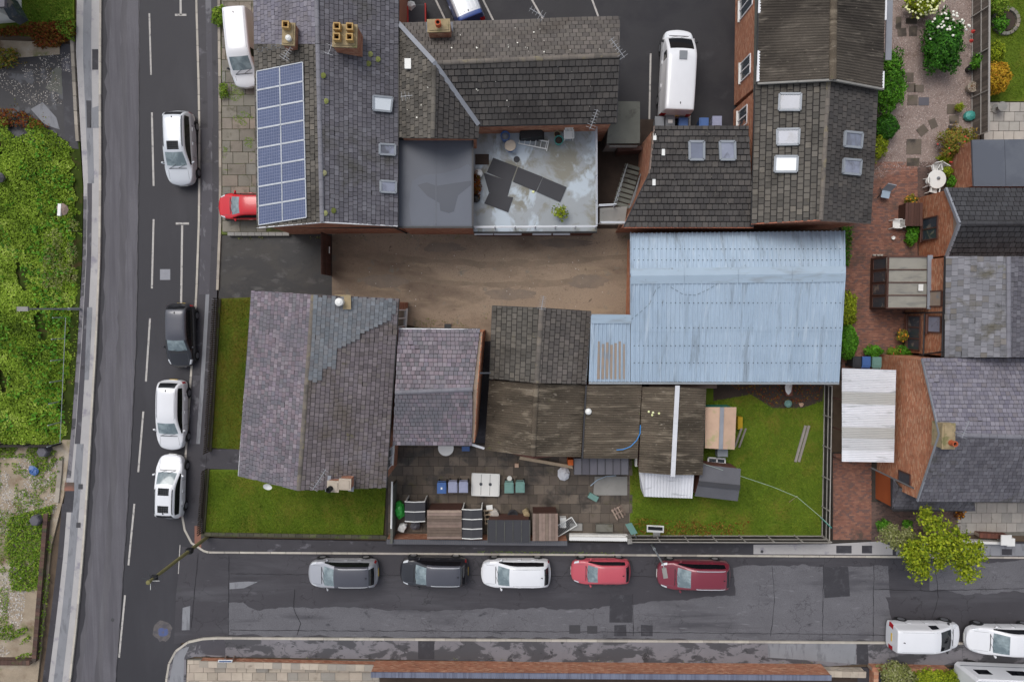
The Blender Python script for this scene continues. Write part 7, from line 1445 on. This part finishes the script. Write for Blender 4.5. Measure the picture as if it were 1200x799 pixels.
def pot_plant(label, px, py, z0, R_, h, pm, lm, n=160, leaf=.22, spread=.5):
    r = local('potted_plant', label, 'potted plant', px, py, z0 + h, z=z0); lp(r, 'pot', pm, lambda q: q.lathe((0, 0, 0), [(R_ * .75, 0), (R_, h), (R_ * .88, h), (R_ * .85, h - .05), (.02, h - .05)], 18))
    if n: p, d = blob_pts(P(px, py, z0 + h + .1), (spread, spread, .3), n, .3, .3); leaf_cloud('foliage', lm, p, d + [0, 0, .5], leaf, r, asp=.35)
    return r
pot_plant('white pot with spiky green plant near the terrace railing', 657, 249, TZ, .3, .4, 'plastic_white', 'leaf_lime'); pot_plant('terracotta bowl planter at the foot of the garden fence', 1140, 102, .1, .32, .4, 'flag_cream', 'leaf_rust', 60, .1, .25); pot_plant('black pot by the garden fence below the red flowers', 1138, 80, .1, .22, .35, 'plastic_black', 'leaf_mid', 30, .1, .2)
pot_plant('lime green plant in a pot on the stepping slabs by the fence', 1124, 126, .1, .2, .25, 'terracotta', 'leaf_lime', 260, .13, .32)
tag(B(lambda q: [q.lathe(P(x, y, .1), [(.15, 0), (.34, .12), (.3, .3), (.1, .42)], 9, sx=1.1) for x, y in ((1134, 137),)], 'garden_bag', 'teal'), 'crumpled teal bag beside the stepping slabs', 'bag')
for x, y, lab in ((1139, 38, 'red watering toy hanging by the garden fence'), (1137, 49, 'smaller red ornament lower down by the garden fence')): tag(B(lambda q: q.lathe(P(x, y, .4), [(.06, 0), (.13, .1), (.04, .25)], 8), 'ornament', 'flower_red'), lab, 'ornament')
gc = local('garden_chair', 'grey folding garden chair at the edge of the gravel garden', 'chair', 1039.5, 224, .6, -.2, z=.1); lp(gc, 'seat', 'blue_flash', lambda q: q.box((0, -.18, .42), (.52, .5, .04))); lp(gc, 'backrest', 'frame_grey', lambda q: q.box((0, .2, .7), (.54, .06, .6), R=Matrix.Rotation(-.5, 3, 'X')))
for s in (-1, 1): lp(gc, 'leg', 'steel_dark', lambda q: (q.bar((s * .25, -.4, 0), (s * .25, .1, .45), .03, .03), q.bar((s * .25, .3, 0), (s * .25, -.2, .45), .03, .03)))
cb = local('patio_cupboard', 'dark brown slatted cupboard against the brick extension', 'cupboard', 1070, 251.5, .9, z=.1)
for k in range(6): lp(cb, 'roof_board', 'wood_dark', lambda q: q.box((-.45 + .18 * k, 0, .88 + .01 * (k % 2)), (.165, 1.45, .03)))
lp(cb, 'body', 'wood_dark', lambda q: q.box((0, 0, .44), (.95, 1.35, .86)))
tag(B(lambda q: q.lathe(P(1045.5, 279, .1), [(.09, 0), (.12, .16), (.1, .16), (.02, .1)], 12), 'small_pot', 'plastic_white'), 'small white pot on the brick patio below the armchair', 'pot')
for k in range(3): tag(B(lambda q: q.box(P(1024 + 4.2 * k, 299, .15), (.16, .1, .2)), 'brick_block', 'flag_pale'), ('leftmost', 'middle', 'rightmost')[k] + ' pale block of the three above the conservatory', 'block', 'pale blocks by the conservatory')
tag(B(lambda q: q.lathe(P(1167, 128, .1), [(.3, 0), (.28, .05), (.1, .1), (.12, .5), (.3, .6), (.1, .62)], 12), 'stone_ornament', 'concrete_plain'), 'grey stone ornament on the flag patio by the fence', 'ornament')
# --- back yard
def felt_shelter(label, px, py, L_, W_, bays, z1, rz=0.0):
    r = local('felt_shelter', label, 'shelter', px, py, z1, rz, 'felt roofed shelters', z=.09); z1 -= .09
    for k in range(bays):
        y0 = -L_ / 2 + L_ * k / bays; y1 = y0 + L_ / bays
        for s in (-1, 1): a = [Vector((s * W_ / 2, y0 + .02, z1 - .12)), Vector((s * W_ / 2, y1 - .02, z1 - .12)), Vector((0, y1 - .02, z1)), Vector((0, y0 + .02, z1))]; lp(r, 'roof_panel', 'felt_black', lambda q: q.slab(a if newell(a).z > 0 else a[::-1], .025))
    for k in range(bays + 1): y = -L_ / 2 + L_ * k / bays; lp(r, 'roof_batten', 'plastic_white', lambda q: [q.bar((s * W_ / 2, y, z1 - .09), (0, y, z1 + .03), .05, .04) for s in (-1, 1)])
    for sx in (-1, 1):
        for sy in (-1, 1): lp(r, 'post', 'plastic_white', lambda q: q.bar((sx * (W_ / 2 - .05), sy * (L_ / 2 - .05), 0), (sx * (W_ / 2 - .05), sy * (L_ / 2 - .05), z1 - .13), .07, .07))
    for s in (-1, 1): lp(r, 'side_panel', 'felt_black', lambda q: q.box((s * (W_ / 2 - .06), 0, z1 * .45), (.03, L_ - .2, z1 * .8)))
    return r
felt_shelter('shorter black felt shelter with white battens beside the green bag', 486, 599.5, 1.25, 1.28, 2, 1.7); felt_shelter('longer black felt shelter with white battens between plank shed and black shed', 553, 614, 1.85, 1.28, 3, 1.75)
def plank_shed(name, label, x0, y0, x1, y1, z0, z1, n, m, along, zb=1.4, seam=None, body='wood_dark'):
    a, b, c, d = P(x0, y0, z1), P(x1, y0, z1), P(x1, y1, z0), P(x0, y1, z0); r = thing(name, label, 'shed', (c.x, c.y, .09)); wall_body(r, inset([a, b, c, d], .06), .05, z0 - .05, m=body)
    for k in range(n):
        u, v = k / n + .004, (k + 1) / n - .004
        q4 = [a.lerp(d, u), b.lerp(c, u), b.lerp(c, v), a.lerp(d, v)] if along == 'x' else [a.lerp(b, u), a.lerp(b, v), d.lerp(c, v), d.lerp(c, u)]
        q4 = [p + Vector((0, 0, random.uniform(0, .015))) for p in q4]; q4 = q4 if newell(q4).z > 0 else q4[::-1]
        B(lambda q: q.slab(q4, .03), 'roof_board' if m.startswith('wood') else 'roof_panel', m, r)
    if seam: [B(lambda q: q.bar(a.lerp(b, k / n) + Vector((0, 0, .03)), d.lerp(c, k / n) + Vector((0, 0, .03)), .03, .03), 'roof_batten', seam, r) for k in range(n + 1)]
    return r
plank_shed('plank_shed', 'shed with grooved brown plank roof between the two felt shelters', 500.5, 597.5, 541, 631.5, 1.7, 1.85, 10, 'wood_old', 'x'); plank_shed('black_shed', 'low shed with black panelled roof left of the brown plank shed', 571.5, 609, 621, 635, 1.5, 1.6, 5, 'felt_black', 'y', seam='concrete_moss'); plank_shed('plank_shed', 'shed with weathered upright brown boards beside the white gate', 624, 601.5, 654, 633.5, 1.6, 1.75, 8, 'wood_old', 'y')
sl_ = plank_shed('slate_lean_to', 'small lean-to with blue grey panelled roof in front of the dark lean-to', 672.5, 537, 736.5, 556, 1.9, 2.05, 7, 'slate_grey', 'y', seam='gutter')
dp = local('door_panel', 'white three-panel garage door lying flat in the back yard', 'door', 569, 567.5, .35, -.03, z=.1)
for k in range(3): lp(dp, 'panel', 'flag_cream' if 0 else 'render_white', lambda q: q.box((-.57 + .57 * k, 0, .32), (.545, 1.38, .05)))
lp(dp, 'frame', 'plastic_white', lambda q: [q.box((x, 0, .3), (.05, 1.46, .1)) for x in (-.88, .88)] + [q.box((0, y, .3), (1.8, .05, .1)) for y in (-.71, .71)]); [lp(dp, 'handle', 'steel_dark', lambda q: q.lathe((x, .05, .35), [(.1, 0), (.1, .03), (.02, .05)], 10)) for x in (-.3, .3)]; lp(dp, 'trestle', 'wood_old', lambda q: [q.box((x, 0, .13), (.1, 1.2, .26)) for x in (-.6, .6)])
def lump(name, label, cat, px, py, z, prof, m, sx=1, sy=1, rz=0, n=9, rough=.12):
    c = P(px, py, z); q = MB(); q.lathe(c, prof, n, sx=sx, sy=sy, R=Matrix.Rotation(rz, 3, 'Z')); q.v = [(x + random.uniform(-rough, rough) * .5, y + random.uniform(-rough, rough) * .5, zz + random.uniform(0, rough) * .4) for x, y, zz in q.v]
    return tag(q.build(name, m), label, cat)
lump('garden_sack', 'bright green sack beside the shorter felt shelter', 'sack', 468.5, 597, .5, [(.2, -.4), (.35, -.2), (.36, .1), (.2, .3), (.05, .35)], 'green_bag', sy=1.6); lump('rubble_bag', 'white rubble bag below the green sack', 'sack', 472, 617, .4, [(.2, -.3), (.3, 0), (.26, .2), (.05, .25)], 'render_white'); lump('rubble_bag', 'white and silver crumpled tarpaulin in the middle of the yard', 'tarpaulin', 661, 554, .3, [(.3, -.2), (.42, 0), (.25, .2), (.06, .3)], 'white_sheet', sy=1.1); lump('tarpaulin', 'dark blue tarpaulin under the shorter felt shelter', 'tarpaulin', 487, 615, .5, [(.3, -.4), (.34, 0), (.1, .2)], 'slate_grey')
lump('plant_tub', 'dark tub in front of the black shed', 'tub', 601, 603, .3, [(.3, -.2), (.34, .1), (.28, .1), (.05, 0)], 'plastic_dark', n=14, rough=.02); lump('sack', 'pale sack leaning on the black shed corner', 'sack', 617, 601, .4, [(.2, -.3), (.26, 0), (.2, .2), (.04, .25)], 'flaunching', sy=1.2); lump('stone', 'grey boulder between longer felt shelter and black shed', 'stone', 579, 601, .3, [(.2, -.2), (.36, 0), (.3, .25), (.06, .35)], 'stone_chip'); lump('white_pot', 'small white pot behind the green wheelie bins', 'pot', 597, 560, .2, [(.14, -.1), (.16, .1), (.1, .1)], 'plastic_white', n=12, rough=.01)
tag(B(lambda q: q.box(P(668, 540, .5), (.32, .36, .9)), 'orange_box', 'orange_plastic'), 'orange plastic box at the left end of the blue grey lean-to', 'box'); tag(B(lambda q: q.box(P(605.5, 545, .2), (.25, .25, .2)), 'brick_stack', 'ply'), 'small tan box beside the long timber', 'box'); tag(B(lambda q: q.box(P(746, 540, 1.0), (.25, .6, .5)), 'white_box', 'plastic_white'), 'white box on the corner between lean-to and ridge strip workshop', 'box'); tag(B(lambda q: q.box(P(546, 525, .4), (.5, .3, .4)), 'blue_crate', 'plastic_blue'), 'blue crate under the white pipe by the outrigger', 'crate'); tag(B(lambda q: q.box(P(695, 582, .2), (.65, .35, .25), rz=-.5), 'tool_box', 'plastic_green'), 'grey green tool box on the yard flags', 'box')
tag(B(lambda q: (q.bar(P(609, 536, .25), P(672, 547, .25), .2, .16)), 'timber_beam', 'timber_pale'), 'long pale timber lying in front of the corrugated workshop', 'timber'); tag(B(lambda q: q.lathe(P(524, 566, 0), [(.01, 0), (.02, .01)], 4), 'pebble', 'stone_chip'), 'tiny pale pebble by the blue wheelie bin', 'pebble')
pal = local('pallet', 'broken wooden pallet on the yard flags beside the lawn', 'pallet', 725, 600, .15, .5, z=.1)
for k in range(4): lp(pal, 'slat', 'wood_old', lambda q: q.box((-.3 + .2 * k, random.uniform(-.05, .05), .12), (.09, .8, .025)))
for y in (-.3, 0, .3): lp(pal, 'bearer', 'wood_old', lambda q: q.box((0, y, .05), (.75, .09, .09)))
wp = local('slat_pallet', 'pale slatted pallet leaning by the longer felt shelter', 'pallet', 573, 605, .5, .1, z=.1)
for k in range(4): lp(wp, 'slat', 'timber_pale', lambda q: q.box((0, -.4 + .28 * k, .5), (.62, .08, .03)))
for x in (-.25, .25): lp(wp, 'bearer', 'timber_pale', lambda q: q.box((x, 0, .44), (.06, 1.0, .08)))
lp(wp, 'white_sheet', 'plastic_white', lambda q: q.box((.1, .62, .5), (.4, .3, .04)))
tag(B(lambda q: q.prism([(p.x, p.y) for p in PL([(697, 558), (735, 558), (735, 580), (695, 580)], .12)], .09, .14), 'concrete_slab', 'concrete_plain'), 'pale concrete slab in front of the blue grey lean-to', 'slab'); tag(B(lambda q: q.tube([P(*p) for p in ((692, 569, .2), (700, 562, .25), (710, 558, .3), (722, 557, .35))], .03, 6), 'pipe', 'blue_flash'), 'curved pale blue pipe over the concrete slab', 'pipe')
sg = local('metal_gate', 'white metal gate leaning between plank shed and balustrade', 'gate', 662, 617, .6, .55, z=.1); lp(sg, 'frame', 'plastic_white', lambda q: [q.bar((-.7, y, .5 + y * .3), (.7, y, .5 + y * .3), .05, .05) for y in (-.35, .35)] + [q.bar((x, -.35, .4), (x, .35, .6), .05, .05) for x in (-.7, .7)]); lp(sg, 'bars', 'galv', lambda q: [q.bar((-.6 + .1 * k, -.35, .4), (-.6 + .1 * k, .35, .6), .02, .02) for k in range(13)], None)['kind'] = 'stuff'
tag(B(lambda q: q.box(P(659.5, 611, .3), (.4, .65, .5)), 'white_cabinet', 'plastic_white'), 'white cabinet behind the leaning white gate', 'cabinet')
tag(B(lambda q: [q.box(P(675 + 16 * k, 617 + (k % 2), .2), (.8, .45, .2)) for k in range(1)], 'stone_trough', 'concrete_plain'), 'pale stone trough behind the white balustrade', 'trough'); tag(B(lambda q: q.box(P(708, 618, .2), (1.1, .5, .25)), 'stone_trough', 'flagstone'), 'larger stone trough right of the pale one', 'trough')
bd = thing('sign_board', 'green grey board leaning at the corner of the balustrade and lawn', 'board', tuple(P(742, 625, .1))); B(lambda q: q.slab([P(732.5, 614, 1.5), P(739.5, 626, 1.3), P(747, 624, 1.3), P(740, 612, 1.5)][::-1], .05), 'board', 'plastic_green', bd); B(lambda q: q.bar(P(744, 626, 1.2), P(747, 633, .1), .07, .07), 'post', 'galv', bd)
sn = thing('post_sign', 'white framed sign with dark panel on a short post by the south garden fence', 'sign', tuple(P(769, 631, .1))); B(lambda q: q.slab([P(758, 623, 1.0), P(778, 624, 1.0), P(778, 616.5, 1.25), P(758, 615.5, 1.25)], .05), 'board', 'plastic_white', sn); B(lambda q: q.slab([P(759.5, 620.5, 1.15), P(776.5, 621.5, 1.15), P(776.5, 618, 1.27), P(759.5, 617, 1.27)], .03), 'panel', 'plastic_black', sn); B(lambda q: q.bar(P(769.5, 622, .95), P(769.5, 629, .1), .45, .08), 'post', 'plastic_white', sn)
ns = thing('street_nameplate', 'small white street nameplate on two posts before the low brick wall', 'sign', tuple(P(265, 770, .1))); B(lambda q: q.slab([P(255, 776, .75), P(272, 776, .75), P(272.5, 773.2, .95), P(255.5, 773.2, .95)], .03), 'plate', 'plastic_white', ns); B(lambda q: [q.bar(P(x, 775, .8), P(x + 3, 768, .1), .07, .07) for x in (262, 272)], 'post', 'wood_old', ns); B(lambda q: q.slab([P(256.5, 775.3, .8), P(271, 775.3, .8), P(271.2, 774, .9), P(257, 774, .9)], .028), 'lettering_band', 'plastic_blue', ns)
tr = thing('timber_pole', 'two grey planks lying side by side on the lawn', 'planks', tuple(P(940, 520, .1)))
for dx in (0, 4): B(lambda q: q.bar(P(932 + dx, 541, .16), P(944 + dx, 498.5, .16), .16, .06), 'plank', 'wood_grey', tr)
tag(B(lambda q: q.tube([P(*p) for p in ((824, 543, 2.1), (848, 551, 1.95), (875, 560, 1.8), (905, 570, 1.75), (934, 582, 1.8), (960, 604, 1.85), (973, 616, 1.9))], .014, 4), 'clothes_line', 'cord'), 'pale clothes line drooping across the lawn to the fence corner', 'clothes line'); tag(B(lambda q: (q.tube([P(962, 606, .1), P(974, 618, 1.9)], .04, 6)), 'clothes_post', 'teal'), 'teal clothes post leaning against the east garden fence', 'post'); tag(B(lambda q: q.tube([P(925, 588, .1), P(934, 581, 1.8)], .02, 5), 'line_prop', 'timber_pale'), 'thin prop holding up the middle of the clothes line', 'prop')
ts = local('bird_bath', 'grey green round lid on the bare soil below the blue shed', 'lid', 924, 473, .3, z=.1); lp(ts, 'bowl', 'plastic_green', lambda q: q.lathe((0, 0, 0), [(.22, 0), (.24, .18), (.2, .2), (.16, .12), (.02, .1)], 16)); tag(B(lambda q: q.box(P(924, 455, .25), (.42, .95, .3)), 'rubble_crate', 'brick_dark'), 'reddish crate of rubble below the blue shed gutter', 'crate'); lump('white_sack', 'torn white sack on the reddish rubble crate', 'sack', 924, 455, .45, [(.15, -.02), (.22, .04), (.04, .1)], 'render_white', sy=2.0); lump('stone', 'tan stone right of the round lid', 'stone', 938.5, 474, .1, [(.12, 0), (.16, .06), (.05, .12)], 'ply')
fr = thing('folding_frame', 'grey folded frame leaning on the plywood shed', 'frame', tuple(P(868, 515, .1)))
for dx in (0, 5): B(lambda q: q.bar(P(861 + dx, 524, .3), P(869 + dx, 502, 1.2), .12, .05), 'plank', 'wood_grey', fr)
tag(B(lambda q: q.box(P(866, 495, .3), (.3, .8, .5)), 'yellow_box', 'leaf_yellow'), 'yellow mossy box between plywood shed and leaning planks', 'box')
tag(B(lambda q: q.box(P(800, 450, 1.6), (4.2, .5, .2)), 'timber_stack', 'wood_old'), 'old timber stacked under the blue shed gutter', 'timber')
# --- waste plot and left edge
lump('tyre_pile', 'small heap of rubbish on the bramble thicket', 'rubbish', 75, 246, .8, [(.3, 0), (.36, .15), (.2, .25), (.03, .28)], 'wood_old', rough=.1); tag(B(lambda q: q.box(P(70, 246, 1.05), (.2, .75, .12), rz=-.1), 'white_board', 'plastic_white'), 'small white board beside the rubbish heap on the thicket', 'board')
lump('debris', 'dark blue grey lump of debris at the left edge of the thicket', 'debris', 1, 209, .6, [(.3, 0), (.4, .2), (.1, .4)], 'slate_grey')
for x, y, lab in ((56, 527.5, 'dark grey stone block at the top of the waste plot'), (47.5, 607, 'dark grey stone block at the end of the broken brick wall')): tag(B(lambda q: q.lathe(P(x, y, .06), [(.38, 0), (.36, .55), (.3, .62), (.03, .63)], 6), 'stone_block', 'felt_slate' if 0 else 'slate_grey'), lab, 'stone block')
lump('blue_bag', 'torn blue plastic bag lying on the rubble', 'bag', 41, 551, .1, [(.2, 0), (.3, .06), (.18, .12), (.03, .15)], 'plastic_blue', sx=1.3, rough=.2)
tw = thing('covered_trolley', 'red sided trolley with dark cover behind the chimney of the brown tiled building', 'trolley', tuple(P(489, 18, .03))); B(lambda q: q.box(P(488.5, 18, .6), (1.05, 1.2, .1)), 'cover', 'felt_black', tw); [B(lambda q: q.box(P(x, 18, .55), (.07, 1.25, .5)), 'side_rail', 'flower_red', tw) for x in (478.5, 499)]; B(lambda q: q.box(P(488.5, 18, .3), (.95, 1.1, .45)), 'body', 'steel_dark', tw)
lump('white_sack', 'white ball of wrapping by the red sided trolley', 'sack', 482, 8, .5, [(.1, -.1), (.3, .1), (.2, .3), (.03, .35)], 'plastic_white')
